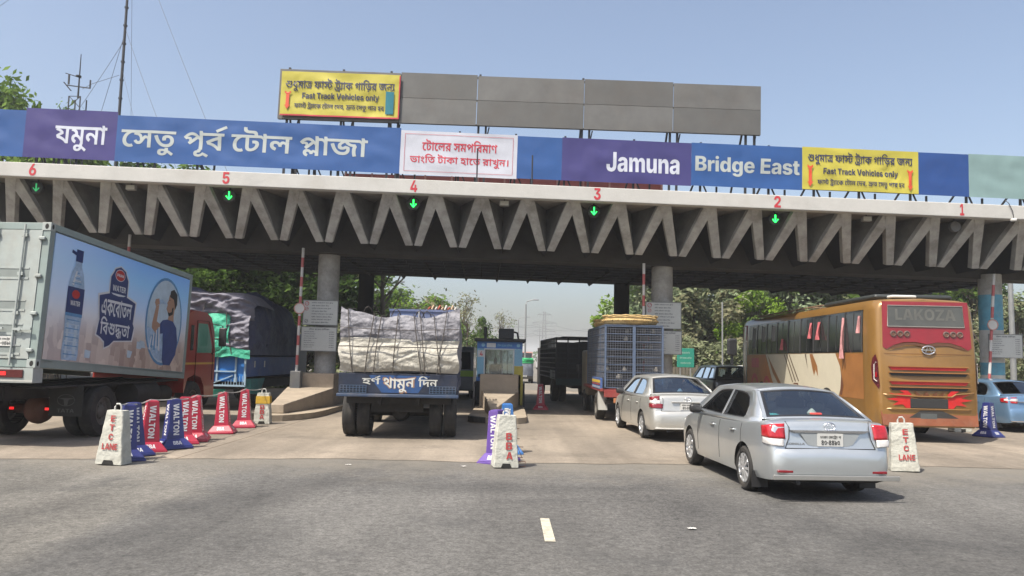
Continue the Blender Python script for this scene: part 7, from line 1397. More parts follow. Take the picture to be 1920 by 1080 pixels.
def block(name, loc, rz, label, h, w0, w1, d0, d1, letters, notch=True, ywl=False, tilt=0):
    o = thing(name, label, 'concrete block', loc, rz, 'painted concrete marker blocks'); o.rotation_euler = (0, tilt, rz)
    q = B(); n = 12
    rings = []
    for k in range(n+1):
        t = k/n; z = .012+(h-.012)*t; W = w0+(w1-w0)*t; D = d0+(d1-d0)*t; r_ = .012
        if k == n: W -= .008; D -= .008
        ring = []
        for sx, sy in ((-1, -1), (1, -1), (1, 1), (-1, 1)):
            ring += [Vector((sx*(W/2-r_*(0 if i == 0 else 1)) if True else 0, sy*(D/2-r_*(1 if i == 0 else 0)), z)) for i in ((0, 1) if sx*sy > 0 else (1, 0))]
        rings.append(ring)
    q.loft(rings); b_ = q.build('body', wblock, o); chip(b_, .010, len(label))
    if notch:
        q = B(); q.prism([(-w0*.22, -d0/2-.010, .008), (w0*.22, -d0/2-.010, .008), (w0*.15, -d0/2-.010, .075), (-w0*.15, -d0/2-.010, .075)], (0, .03, 0)); q.build('notch', dark, o)
    q = B(); sl = math.atan2((d0-d1)/2, h)
    for tx, x, z, wd, hh in letters:
        y = -(d0+(d1-d0)*z/h)/2-.014; text_into(q, latin(tx, .012), (x, y, z), (1, 0, 0), (0, math.sin(sl), math.cos(sl)), wd, hh)
    q.build('lettering', blk_red, o)
    if ywl:
        W = w0+(w1-w0)*.76; D = d0+(d1-d0)*.76; q = B(); q.frus((0, 0), W/2+.012, D/2+.012, h*.66, W/2+.008, D/2+.008, h*.9); q.build('yellow_band', blk_yel, o)
    q = B(); q.tube([(-.05, 0, h-.01), (-.055, 0, h+.05), (-.03, 0, h+.095), (.02, 0, h+.10), (.05, 0, h+.06), (.05, 0, h-.01)], .014, 8); q.build('lifting_ring', M('pale_ring', (.5, .5, .47), .6, dirt=.3), o, smooth=50)
    return o
block('marker_block', (-6.07, 12.1, 0), R(-7), 'white concrete block reading ETC LANE at the left end of the cone row', .82, .44, .28, .28, .17, [('E', .0, .70, .075, .095), ('T', .0, .565, .085, .095), ('C', .0, .425, .075, .095), ('LANE', 0, .28, .25, .095)], tilt=R(1.5))
block('marker_block', (-.06, 12.72, 0), R(10), 'white chipped concrete block reading BBA in the middle of the apron', .83, .40, .29, .34, .22, [('B', .03, .50, .10, .115), ('B', .035, .35, .105, .115), ('A', .045, .20, .105, .115)], tilt=R(1.2))
block('marker_block', (-6.12, 19.45, 0), R(6), 'smaller concrete block with yellow band reading BBA beside the left island', .76, .40, .29, .30, .2, [('B', 0, .42, .11, .10), ('B', 0, .30, .11, .10), ('A', 0, .18, .11, .10)], ywl=True)
block('marker_block', (6.70, 13.3, 0), R(-16), 'white concrete block reading ETC LANE behind the near silver saloon', .80, .44, .34, .30, .22, [('E', .03, .66, .085, .095), ('T', .03, .53, .085, .095), ('C', .03, .39, .085, .095), ('LANE', .03, .24, .25, .095)], notch=False, tilt=R(-2))
q = B(); q.tube([(-.02+.0, 0, 0), (.10, 0, 0)], .007, 6)
o = thing('low_block', 'low white concrete block on the ground behind the golden coach', 'concrete block', (12.45, 21.6, 0), R(4))
q = B(); q.frus((0, 0), .26, .16, 0, .23, .13, .24); b_ = q.build('body', wblock, o, bevel=.02)
q = B(); q.box(-.06, .06, -.168, -.150, .0, .09); q.build('notch', dark, o)
# bent reinforcing bars sticking out of the middle block
q = B()
for z, l in ((.62, .04), (.46, .05), (.33, .12), (.16, .12), (.10, .16)): q.tube([(0, 0, z), (l, 0, z)], .006, 6)
q.tube([(.16, 0, .10), (.16, 0, .02), (.02, 0, .02)], .006, 6); q.tube([(.02, 0, .33), (.10, 0, .17)], .005, 6)
for ch in [c for c in bpy.data.objects if c.get('label', '').startswith('white chipped concrete block')]: q.build('reinforcing_bar', rustm, ch, loc=(.17, -.05, 0))
# rope along the row
tops = [(-6.06, 12.1, .90), (-6.15, 12.58, .87), (-6.30, 13.72, .87), (-6.07, 14.2, .87), (-6.20, 15.5, .87), (-6.21, 17.0, .87), (-6.24, 18.45, .87), (-6.12, 19.45, .85)]
pts = []
for a, b_ in zip(tops, tops[1:]):
    for k in range(6):
        u = k/6; p = Vector(a).lerp(Vector(b_), u); p.z += -.05*4*u*(1-u)*min(1, (Vector(b_)-Vector(a)).length/1.5)+.02; pts.append(p)
q = B(); q.tube(pts+[Vector(tops[-1])], .011, 6); tag(q.build('rope', M('white_rope', (.46, .45, .42), .9, var=.2)), 'thin pale rope tied along the tops of the left row of cones', 'rope')

# ---------------------------------------------------------------- signs on columns, barrier poles
sign_w = M('sign_white', (.52, .54, .52), .5, var=.07, dirt=.25, dirtc=(.36, .36, .33)); sign_ink = M('sign_ink', (.08, .085, .10), .6, var=0); sign_grey = M('sign_backing', (.20, .21, .21), .6)
def board(loc, rz, w, h, label, style, grp='notice boards on the canopy columns'):
    o = thing('notice_board', label, 'notice board', loc, rz, grp); random.seed(len(label)*7+int(w*100))
    q = B(); q.box(-w/2, w/2, -.02, .012, -h/2, h/2); q.build('panel', sign_w, o, bevel=.006)
    q = B(); t_ = .022
    for z in (-h/2, h/2): q.box(-w/2-t_, w/2+t_, -.028, .018, z-t_/2, z+t_/2)
    for x in (-w/2, w/2): q.box(x-t_/2, x+t_/2, -.027, .017, -h/2, h/2)
    q.build('edge', sign_grey, o)
    q = B(); l1, l2, l3 = bangla('line1', .01), bangla('line2', .01), bangla('rates', .015)
    if style == 'rules':
        for k in range(8):
            z = h/2-.075-k*(h-.13)/7.3; ww = w*random.uniform(.42, .64); text_into(q, (l1, l2)[k % 2], (-w*.26+ww/2, -.0225, z), (1, 0, 0), (0, 0, 1), ww, h*.062)
    else:
        text_into(q, l3, (0, -.0225, h/2-.065), (1, 0, 0), (0, 0, 1), w*.58, h*.085)
        for k in range(8):
            z = h/2-.15-k*(h-.2)/8; ww = w*random.uniform(.22, .42); text_into(q, (l2, l1)[k % 2], (-w*.43+ww/2, -.0225, z), (1, 0, 0), (0, 0, 1), ww, h*.045)
            text_into(q, bangla('plate2', .01), (w*.36, -.0225, z), (1, 0, 0), (0, 0, 1), w*.14, h*.04)
    q.build('lettering', sign_ink, o)
    if style == 'rules':
        for k, z in enumerate((h/2-.10, h/2-.27, -h/2+.12)):
            q = B(); q.ring((-w*.40, -.026, z), .062, .018, 'y', 20) if k < 1 else q.ring((-w*.40, -.026, z), .05, .012, 'y', 20); q.bar((-w*.43, -.026, z-.03), (-w*.37, -.026, z+.03), .014, .006); q.build('symbol', red_paint if k < 2 else sign_ink, o)
    q = B(); q.bar((-w*.3, .05, -h/2), (-w*.3, .05, h/2), .04); q.bar((w*.3, .05, -h/2), (w*.3, .05, h/2), .04); q.build('bracket', steel, o)
    return o
board((-6.10, 24.70, 3.07), R(0), 1.10, .78, 'upper white notice board with red prohibition sign on the left column', 'rules')
board((-6.12, 24.72, 2.23), R(0), 1.12, .76, 'lower white toll rate board on the left column', 'rates')
board((4.86, 24.70, 3.22), R(0), 1.12, .84, 'upper white notice board with red prohibition sign on the right hand column', 'rules')
board((4.98, 24.72, 2.36), R(0), .92, .74, 'lower white toll rate board on the right hand column', 'rates')
board((15.78, 24.70, 2.48), R(0), 1.05, .74, 'white toll rate board on the blue banded column', 'rates')
pole_w = M('pole_white', (.55, .55, .53), .5, var=.1, dirt=.2); pole_r = M('pole_red', (.44, .10, .10), .5, var=.1, dirt=.2)
def barrier(base, top, label, n=9, disc=None):
    o = thing('barrier_pole', label, 'barrier pole', base, 0, 'raised red and white barrier poles'); d = Vector(top)-Vector(base)
    q = B()
    for k in range(n): q.tube([d*(k/n), d*((k+1)/n)], .045, 10, k % 2)
    q.build('boom', [pole_w, pole_r], o, smooth=50)
    q = B(); q.box(-.16, .16, -.12, .16, -base[2]+.16, .12); q.build('motor_box', M('barrier_grey', (.10, .11, .12), .5, dirt=.3), o, bevel=.02)
    if disc:
        p = d*disc; q = B(); q.disc((p.x, p.y-.055, p.z), .17, 'y', 24, 0); q.ring((p.x, p.y-.055, p.z), .16, .035, 'y', 24, 1); q.build('disc', [pole_w, M('faded_red', (.5, .25, .22), .6)], o)
barrier((-6.62, 24.1, 1.1), (-6.58, 24.1, 5.06), 'raised red and white barrier pole left of the left column', 13, .52)
barrier((4.12, 24.1, 1.1), (4.14, 24.2, 4.82), 'raised red and white barrier pole left of the right hand column', 11, .36)
barrier((15.0, 24.4, .9), (15.30, 24.4, 4.75), 'raised red and white barrier pole in front of the blue banded column', 11, .58)
barrier((-12.05, 24.0, 1.1), (-12.0, 24.0, 5.35), 'raised red and white barrier pole showing above the grey container', 11)

# ---------------------------------------------------------------- toll booth
bo = thing('toll_booth', 'blue and yellow toll booth with flat black roof and window on the middle island', 'toll booth', (-.36, 26.0, 0), R(0))
bl1 = M('booth_blue', (.03, .14, .42), .45, var=.15, sc=5, dirt=.2); bl2 = M('booth_pale_blue', (.20, .42, .58), .45, var=.12, sc=5, dirt=.2); by = M('booth_yellow', (.50, .43, .06), .5, var=.15, dirt=.25); white_tr = M('booth_white', (.55, .57, .57), .5)
w = .76
q = B(); q.box(-w, -.50, 0, .05, 1.12, 2.06); q.build('front_panel', bl2, bo)
q = B(); q.box(.47, w, 0, .05, 1.5, 2.06); q.build('front_panel', bl2, bo)
q = B(); q.box(.47, w, 0, .05, .2, 1.495); q.build('front_panel', by, bo)
q = B(); q.box(w+.001, w+.03, .02, 2.6, .2, 1.5); q.build('side_panel', by, bo)
q = B(); q.box(-w, w, -.01, .05, 2.065, 2.30); q.build('front_panel', bl1, bo)
q = B(); q.box(-w-.01, -.50, -.005, .05, .98, 1.115); q.build('front_panel', bl1, bo)
q = B(); q.box(-w, -w+.04, .05, 2.6, .2, 2.3); q.box(w-.04, w, .05, 2.6, 1.5, 2.3); q.box(-w+.05, w-.05, 2.55, 2.6, .2, 1.2); q.box(-w+.05, w-.05, .02, 2.5, .3, 1.0); q.box(-w+.05, w-.05, .0, .04, .2, 1.2); q.build('wall', M('booth_dark', (.04, .05, .06), .7, var=.2), bo)
q = B(); q.box(-.51, .48, .01, .03, 1.16, 2.03); q.build('pane', glass('booth_pane', (.42, .5, .5), .12), bo)
q = B()
for x in (-.51, .47): q.box(x-.02, x+.02, -.02, .04, 1.14, 2.05)
for z in (1.14, 2.05): q.box(-.53, .49, -.02, .04, z-.02, z+.02)
q.bar((.09, -.01, 1.16), (.09, -.01, 1.42), .015); q.build('window_frame', white_tr, bo)
q = B(); q.box(-w-.10, w+.10, -.16, 2.8, 2.31, 2.40); q.build('roof', M('booth_roof', (.02, .022, .025), .7, var=.2), bo, bevel=.01)
q = B(); q.box(-w+.02, -.52, -.012, -.002, 1.78, 2.0, 0); text_into(q, latin('4', .02), (-.62, -.015, 1.89), (1, 0, 0), (0, 0, 1), .10, .15, 1); q.build('lane_plate', [white_tr, red_paint], bo)
q = B(); q.box(-.44, -.14, -.018, -.011, 2.10, 2.25, 0); text_into(q, bangla('rates', .02), (.16, -.014, 2.18), (1, 0, 0), (0, 0, 1), .5, .10, 1); q.build('lettering', [white_tr, bl2], bo)
q = B(); q.lathe([(.06, 0), (.06, .04)], (-.56, -.015, 2.18), 'y', 12, caps=True); q.lathe([(.06, 0), (.06, .04)], (.62, -.015, 2.18), 'y', 12, caps=True); q.build('round_lamp', bl2, bo)
q = B(); q.rbox((-.15, .55, 1.3), (.42, .3, .5), .1); q.lathe([(0, 1.5), (.06, 1.55), (.05, 1.75), (0, 1.8)], (-.15, .55, 0), 'z', 12); q.build('chair', M('booth_chair', (.03, .035, .05), .9), bo, smooth=50)
q = B(); q.box(.25, .27, .5, 2.3, 1.2, 2.2); q.build('partition', M('booth_inner', (.05, .10, .09), .6), bo)
o = thing('air_conditioner', 'dark air conditioner unit standing on the booth roof', 'air conditioner', (-.12, 26.4, 2.40), 0)
q = B(); q.box(-.30, .22, 0, .5, .02, .36); q.build('case', M('ac_dark', (.03, .032, .036), .6, var=.2), o, bevel=.015)
q = B(); q.ring((-.08, -.004, .19), .13, .02, 'y', 20); q.build('fan_guard', blackp, o)
q = B(); q.tube([(.22, .2, .25), (.34, .2, .22), (.38, .2, .0)], .035, 8); q.build('pipe', blackp, o)
o = thing('beacon_post', 'short dark post standing at the left of the booth roof', 'post', (-.86, 26.3, 2.40), 0)
q = B(); q.lathe([(.05, 0), (.05, .38), (.035, .40), (0, .40)], n=10); q.build('post', black_m, o)
# dark guard rails either side of the booth
o = thing('guard_rail', 'dark steel guard plates beside the booth on the middle island', 'guard rail', (-.36, 25.4, .16), 0)
q = B(); q.prism([(-.78, 0, 0), (-.78, 1.4, 0), (-.78, 1.4, .8), (-.78, .3, .8), (-.78, 0, .3)], (-.06, 0, 0)); q.build('plate', black_m, o)
q = B(); q.prism([(.80, .3, 0), (.80, 2.2, 0), (.80, 2.2, .75), (.80, .9, .75)], (.06, 0, 0)); q.build('plate', black_m, o)

# ---------------------------------------------------------------- masts, poles and wires
ms = thing('radio_mast', 'tall thin steel radio mast held by guy wires at the left', 'mast', (-21.0, 40, 0))
q = B(); q.lathe([(.085, 0), (.075, 14), (.06, 24), (.05, 26)], n=10)
for k in range(14): q.lathe([(.105, 12+k*1.0), (.105, 12.08+k*1.0)], n=10)
q.build('pole', steel, ms)
wire = M('guy_wire', (.10, .11, .12), .8, var=0)
q = B()
for p in ((-17.2, 36, 7), (-9.5, 34, 6), (-31, 38, 7.5), (-27, 50, 4)): pass
def gw(a, b_, r=.010): q = B(); q.tube([Vector(a)+(Vector(b_)-Vector(a))*k/6-Vector((0, 0, .25*4*(k/6)*(1-k/6))) for k in range(7)], r, 5); q.build('guy_wire', wire, ms)
gw((0, 0, 18.9), (7.2, -6, 7.0)); gw((0, 0, 16.6), (5.5, -6, 7.2), .007); gw((0, 0, 24.5), (10.0, -8, 7.0)); gw((0, 0, 25.5), (-12, -4, 12.2)); gw((0, 0, 18.6), (-6, 6, 9), .012); gw((0, 0, 18.2), (-6.5, 2, 10), .012); gw((0, 0, 25), (-2, 6, 9), .010)
ws = thing('weather_mast', 'short instrument mast with wind vane on a lattice frame behind the purple banner', 'mast', (-23.25, 40, 0))
q = B()
for sx in (-.3, .3):
    for sy in (-.3, .3): q.bar((sx, sy, 0), (sx, sy, 15.0), .05)
for k in range(15):
    z = k+.4; q.bar((-.3, -.3, z), (.3, -.3, z+.6), .03); q.bar((.3, -.3, z), (-.3, -.3, z+.6), .03); q.bar((-.3, -.3, z+.6), (.3, -.3, z+.6), .03)
q.build('lattice', steel, ws)
q = B(); q.tube([(0, 0, 15), (0, 0, 17.4)], [.05, .02], 8); q.bar((-.65, 0, 15.7), (.62, 0, 15.55), .05); q.bar((-.55, 0, 15.75), (-.55, 0, 16.3), .07); q.bar((.6, 0, 15.55), (.6, 0, 16.0), .06); q.bar((-.75, 0, 16.35), (.1, 0, 16.1), .04); q.lathe([(0, 0), (.14, .02), (.14, .08), (0, .1)], (-.05, 0, 16.15), 'z', 10); q.bar((-.8, 0, 15.85), (-.4, 0, 15.4), .10, .04); q.build('instruments', steel, ws)
q = B(); q.tube([(2.1, 0, 16.3), (.7, 0, 15.8), (.2, 0, 15.5)], .012, 5); q.build('cable', wire, ws)
galv = M('galvanised', (.30, .31, .31), .5, metal=.4, var=.15)
def lamp_post(loc, h, arm, label, s=1):
    o = thing('street_lamp', label, 'street lamp', loc, 0, 'street lamps beyond the canopy')
    q = B(); q.tube([(0, 0, 0), (0, 0, h*.6), (0, 0, h-.35), (s*.12, 0, h-.08), (s*.4, 0, h), (s*arm, 0, h+.12)], [.11, .09, .07, .06, .05, .04], 8); q.build('pole', galv, o, smooth=50)
    q = B(); q.rbox((s*(arm+.25), 0, h+.10), (.6, .26, .12), .05); q.build('lamp_head', M('lamp_head_grey', (.25, .26, .27), .5), o, smooth=40)
lamp_post((1.45, 78, 0), 7.6, .75, 'street lamp with arm to the right standing near the middle of the far road')
lamp_post((1.1, 118, 0), 8.0, 1.2, 'more distant street lamp left of the middle one')
lamp_post((-9.9, 62, 0), 7.6, .7, 'street lamp seen between the tarpaulin load and the rear canopy column')
lamp_post((6.5, 175, 0), 9.5, 1.0, 'farthest thin street lamp beyond the dark caged lorry', -1)
def pylon(loc, h, label):
    o = thing('pylon', label, 'pylon', loc, 0, 'power pylons in the haze'); g_ = M('pylon_steel', (.22, .23, .24), .6, metal=.2, var=.1)
    q = B()
    for sx in (-1, 1):
        for sy in (-1, 1): q.bar((sx*1.1, sy*1.1, 0), (sx*.35, sy*.35, h), .22)
    n = 14
    for k in range(n):
        z0, z1 = h*k/n, h*(k+1)/n; a, c = 1.1-.75*k/n, 1.1-.75*(k+1)/n
        for sx in (-1, 1): q.bar((sx*a, -a, z0), (-sx*c, -c, z1), .10)
        q.bar((-a, -a, z0), (a, -a, z0), .10)
    q.build('tower', g_, o)
    for f, l in ((.62, 4.2), (.78, 4.6), (.94, 2.6)):
        q = B(); q.bar((-l, 0, h*f), (l, 0, h*f), .22); q.bar((-l, 0, h*f), (0, 0, h*f+1), .14); q.bar((l, 0, h*f), (0, 0, h*f+1), .14)
        for x in (-l, l, -l*.6, l*.6): q.bar((x, 0, h*f), (x, 0, h*f-1), .08)
        q.build('crossarm', g_, o)
pylon((12.4, 290, 0), 19.5, 'hazy steel power pylon right of the street lamps'); pylon((46, 360, 0), 24, 'fainter power pylon behind the rear canopy column')
q = B()
for f, l in ((.62, 4.2), (.78, 4.6)):
    for s in (-1, 1):
        a = Vector((12.4+s*l, 290, 19.5*f-1)); b_ = Vector((46+s*l, 360, 24*f-1)); q.tube([a.lerp(b_, k/10)-Vector((0, 0, 2.2*4*(k/10)*(1-k/10))) for k in range(11)], .05, 4)
        c_ = Vector((-45+s*l, 270, 22*f-1)); q.tube([a.lerp(c_, k/10)-Vector((0, 0, 2.2*4*(k/10)*(1-k/10))) for k in range(11)], .05, 4)
tag(q.build('power_line', wire), 'faint power lines strung between the far pylons', 'wires')
o = thing('lamp_column', 'grey lamp column beside the canopy at the right edge', 'lamp post', (23.0, 35.5, 0)); q = B(); q.tube([(0, 0, 0), (0, 0, 1.5), (0, 0, 9)], [.17, .13, .09], 12); q.box(-.2, .2, -.2, .2, 0, .05); q.build('pole', galv, o, smooth=50)
q = B(); q.bar((0, 0, 8.9), (-1.2, 0, 9.2), .07); q.rbox((-1.4, 0, 9.2), (.6, .25, .12), .05); q.build('lamp_arm', galv, o)
o = thing('thin_pole', 'thin pale pole standing before the bright green tree left of the coach', 'pole', (12.7, 46.5, 0)); q = B(); q.tube([(0, 0, 0), (0, 0, 5.4)], .05, 8); q.lathe([(.09, 0), (.09, .1)], n=10, caps=True); q.build('pole', galv, o)
q = B(); q.box(-.13, .13, -.05, .05, .9, 1.35); q.build('junction_box', sign_grey, o)
# height gantry bar in yellow and white at the coach's nose
o = thing('lane_barrier', 'yellow and white striped barrier arm left of the nose of the coach', 'barrier', (11.35, 41.0, 0)); q = B()
for k in range(6): q.tube([(-.3+.3*k, 0, 1.55), (0+.3*k, 0, 1.55)], .10, 10, k % 2)
q.build('arm', [M('arm_yellow', (.6, .42, .05), .5), pole_w], o)
q = B(); q.bar((.1, 0, 0), (.1, 0, 1.5), .12); q.bar((.5, 0, 0), (.5, 0, 1.5), .10); q.build('post', black_m, o)
q = B(); q.rbox((.35, 0, 2.6), (.5, .3, .9), .1); q.bar((.35, 0, 1.5), (.35, 0, 2.3), .12); q.build('signal_head', black_m, o)
# green road sign
o = thing('road_sign', 'green rectangular road sign on two posts right of the column', 'road sign', (10.15, 45, 0), 0)
q = B(); q.box(-.50, .50, -.02, .02, 1.45, 2.55); q.build('panel', M('sign_green', (.02, .25, .18), .5, var=.1), o, bevel=.02)
q = B()
for k, ww in enumerate((.5, .7, .6)): text_into(q, bangla(('line2', 'rates', 'line1')[k], .015), (0, -.026, 2.3-.3*k), (1, 0, 0), (0, 0, 1), ww, .13)
q.build('lettering', M('sign_pale', (.35, .55, .45), .5), o)
for x in (-.3, .3): q = B(); q.tube([(x, .04, 0), (x, .04, 2.4)], .04, 8); q.build('post', galv, o)
# fences
fence_m = M('weathered_fence', (.13, .115, .085), .85, var=.3, sc=4, dirt=.3)
o = thing('boundary_fence', 'low weathered brown fence below the trees at the right', 'fence', (8.5, 47.5, 0), R(-2))
q = B()
for k in range(160): q.box(k*.2, k*.2+.17, 0, .03, .05, 1.45+.05*fbm((k*.7, 0, 0)))
q.build('fence_panel', fence_m, o)
for k in range(12): q = B(); q.box(k*2.9-.06, k*2.9+.06, .035, .14, 0, 1.6); q.build('post', fence_m, o)
o = thing('railing', 'black metal railing behind the light blue saloon', 'railing', (20.3, 33.0, 0), R(1)); q = B()
for z in (1.25, .75, .3): q.bar((0, 0, z), (7, 0, z), .09)
q.build('rail', black_m, o)
for k in range(8): q = B(); q.bar((k*1.0, .0, 0), (k*1.0, 0, 1.3), .08); q.build('post', black_m, o)
# roadside wall far left
# litter
paper = M('litter_paper', (.62, .60, .56), .8, var=.15)
for i, (x, y, a, nm) in enumerate(((-2.55, 12.55, 20, 'white scrap of paper on the road before the middle lorry'), (-.72, 12.65, 60, 'pinkish scrap of paper left of the middle block'), (1.95, 8.35, 10, 'small white scrap of litter right of the lane dash'), (9.6, 11.3, 40, 'small white scrap of litter at the far right of the road'))):
    q = B(); q.grid(lambda u, v: Vector(((u-.5)*.09, (v-.5)*.06, .008+.012*abs(fbm((u*3+i, v*3, i))))), 6, 4); tag(q.build('litter', paper, loc=(x, y, 0), rot=(0, 0, R(a)), smooth=90), nm, 'litter', 'scraps of litter on the road')
# ---------------------------------------------------------------- trees
bark = M('bark', (.09, .07, .05), .9, var=.3, sc=5, bump=.4)
def tree_meshes(kind, h, cr, ch, leaves, lsize, seed, mats, clumps=26, base=.30, loose=1.0):
    """builds one tree: tapered trunk with limbs, crown of leaf tufts"""
    random.seed(seed); tb = B(); lb = B()
    lean = Vector((random.uniform(-.05, .05), random.uniform(-.05, .05), 1))
    th = h*base
    tb.tube([Vector((0, 0, -.1)), lean*th*.5+Vector((.05*h*.1, 0, 0)), lean*th, lean*(h*.62), lean*(h*.85)], [h*.028, h*.022, h*.018, h*.010, h*.004], 8)
    cl = []
    for k in range(clumps):
        a = random.uniform(0, 2*math.pi); zz = random.random(); z = h*(base*.75)+(h*(1-base*.75))*zz
        prof = math.sin(math.pi*min(1, (zz*.86+.14)))**.7; rr = cr*prof*math.sqrt(random.uniform(.12, 1))
        c = Vector((rr*math.cos(a), rr*math.sin(a), z)); cl.append((c, random.uniform(.22, .42)*cr))
        s0 = lean*(th+(z-th)*random.uniform(.3, .7)) if z > th else lean*th*.9
        mid = s0.lerp(c, .5)+Vector((0, 0, -.06*h*.3))
        tb.tube([s0, mid, c], [h*.007, h*.005, h*.0018], 5, 0, False)
    n_m = len(mats); per = leaves//clumps
    for (c, r_) in cl:
        mi = 0 if random.random() < .55 else random.randrange(n_m)
        for k in range(per):
            d = Vector((random.gauss(0, 1), random.gauss(0, 1), random.gauss(0, .8))); d = d.normalized()*r_*random.random()**.45*loose
            p = c+d; nrm = (d.normalized()*.6+Vector((random.uniform(-1, 1), random.uniform(-1, 1), random.uniform(-.2, 1.2)))).normalized()
            t_ = nrm.cross(Vector((random.uniform(-1, 1), random.uniform(-1, 1), random.uniform(-1, 1)))).normalized(); u_ = nrm.cross(t_)
            s = lsize*random.uniform(.6, 1.4)
            lb.add([p-t_*s, p+u_*s*.45-t_*s*.1, p+t_*s, p-u_*s*.45+t_*s*.1], [(0, 1, 2, 3)], mi if random.random() < .85 else random.randrange(n_m))
    return tb, lb
dk1 = leafmat('leaf_dark', (.022, .042, .012), (.05, .085, .022)); dk2 = leafmat('leaf_mid', (.05, .095, .022), (.11, .175, .04)); br1 = leafmat('leaf_bright', (.10, .18, .02), (.20, .30, .045)); br2 = leafmat('leaf_fresh', (.085, .15, .03), (.165, .25, .055)); ol1 = leafmat('leaf_dusty', (.14, .17, .09), (.26, .275, .165)); ol2 = leafmat('leaf_dry', (.14, .145, .08), (.24, .23, .14)); gy1 = leafmat('leaf_grey', (.15, .20, .11), (.28, .34, .21)); pk = leafmat('leaf_pinkish', (.20, .13, .09), (.30, .20, .14))
KINDS = {}
def proto(kind, *a, **k):
    tb, lb = tree_meshes(kind, *a, **k); mats = a[6]
    tm = tb.build('trunk', bark, smooth=60); cm = lb.build('crown', mats)
    KINDS[kind] = (tm.data, cm.data); bpy.data.objects.remove(tm); bpy.data.objects.remove(cm)
proto('dark', 12, 4.4, 8, 11000, .22, 1, [dk1, dk2, dk1], clumps=44, base=.22)
proto('dark_b', 12, 4.8, 8, 11000, .22, 12, [dk1, dk1, dk2], clumps=40, base=.25)
proto('mid', 10, 3.6, 7, 8000, .20, 2, [dk2, br2, dk1], clumps=34, base=.25)
proto('fresh', 12, 4.4, 8, 11000, .20, 21, [br2, dk2, br2], clumps=44, base=.22)
proto('bright', 7, 2.6, 5, 6000, .17, 3, [br1, br2], clumps=24, base=.28)
proto('dusty', 9, 3.6, 7, 8000, .18, 4, [ol1, ol2, gy1], clumps=36, base=.10, loose=1.1)
proto('grey', 10, 3.4, 7, 7500, .18, 5, [gy1, ol1, br2], clumps=34, base=.15, loose=1.15)
proto('bare', 8, 2.4, 5, 900, .13, 6, [ol2, gy1], clumps=30, base=.3, loose=1.3)
proto('bush', 3, 2.2, 2, 4500, .14, 7, [ol1, dk2, ol2], clumps=24, base=.02)
TN = {'fresh': 'leafy_tree', 'dark': 'shade_tree', 'dark_b': 'shade_tree', 'mid': 'leafy_tree', 'bright': 'bright_tree', 'dusty': 'dusty_tree', 'grey': 'pale_tree', 'bare': 'sparse_tree', 'bush': 'bush'}
H0 = {'fresh': 12, 'dark': 12, 'dark_b': 12, 'mid': 10, 'bright': 7, 'dusty': 9, 'grey': 10, 'bare': 8, 'bush': 3}
def tree(kind, x, y, h, label, w=1.0, rz=None, grp='trees around the toll plaza'):
    random.seed(int(x*31+y*17)); rz = random.uniform(0, 6.28) if rz is None else rz
    o = thing(TN[kind], label, 'bush' if kind == 'bush' else 'tree', (x, y, -.02), rz, grp); k = h/H0[kind]; o.scale = (k*w, k*w, k)
    for nm, me in zip(('trunk', 'crown'), KINDS[kind]):
        c = bpy.data.objects.new(nm, me); col.objects.link(c); c.parent = o
# left side, behind the lorries and above the banners
for kind, x, y, h, w, nm in (
    ('fresh', -29.9, 44, 15.9, .75, 'tallest green tree rising above the far left banner'), ('fresh', -27.4, 46, 14.9, .6, 'leafy tree beside the weather mast at the far left'), ('fresh', -24.6, 42, 12.4, 1.1, 'green tree behind the purple banner with the white word'),
    ('dark', -22.2, 46, 12.6, 1.2, 'dark tree behind the mast foot'), ('mid', -18.8, 45, 11.8, 1.1, 'leafy tree whose top shows below the long blue banner'), ('dark_b', -16.2, 43, 10.6, 1.2, 'dark tree behind the container lorry, left of the violet load'),
    ('dark', -13.4, 47, 11.2, 1.1, 'dark tree right above the violet tarpaulin load'), ('dark_b', -10.6, 45, 10.2, 1.1, 'dark tree over the shaded navy end of the left tarpaulin load'), ('mid', -12.2, 54, 9.5, 1.1, 'leafy tree further back behind the left barrier pole'), ('bare', -7.8, 48, 9.6, 1.2, 'sparse tree whose twigs show right of the left column'),
    ('dark_b', -14.5, 40, 6.5, 1.4, 'low dark tree close behind the left tarpaulin lorry'), ('bush', -11.0, 42, 3.6, 1.5, 'dense bush behind the left island'), ('bush', -16.0, 41, 3.8, 1.6, 'dense bush behind the red cab'), ('bush', -8.2, 43.5, 3.0, 1.2, 'bush at the foot of the left column'), ('dark', -36, 48, 15, 1.2, 'dark tree at the very left edge of the picture')):
    tree(kind, x, y, h, nm, w)
for kind, x, y, h, w, nm in (
    ('bright', -10.4, 72, 7.4, 1.25, 'bright green tree left above the cream load'), ('bright', -7.6, 74, 7.0, 1.2, 'bright green tree over the middle of the cream load'), ('mid', -12.6, 80, 7.0, 1.2, 'leafy tree behind the bright pair over the load'), ('bare', -4.6, 76, 7.8, 1.2, 'sparse dry tree right of the cream load'), ('bare', -3.6, 62, 5.6, 1.0, 'small sparse tree left of the booth roof'), ('mid', -2.6, 68, 5.0, .8, 'small leafy tree just behind the booth roof'), ('bare', -1.0, 88, 6.8, 1.0, 'faint sparse tree between booth and street lamps'), ('bush', -5.5, 66, 2.4, 1.4, 'low scrub behind the minibus with the green band'),
    ('bright', 9.2, 60, 7.0, 1.3, 'bright leafy tree seen between the two right hand columns')):
    tree(kind, x, y, h, nm, w)
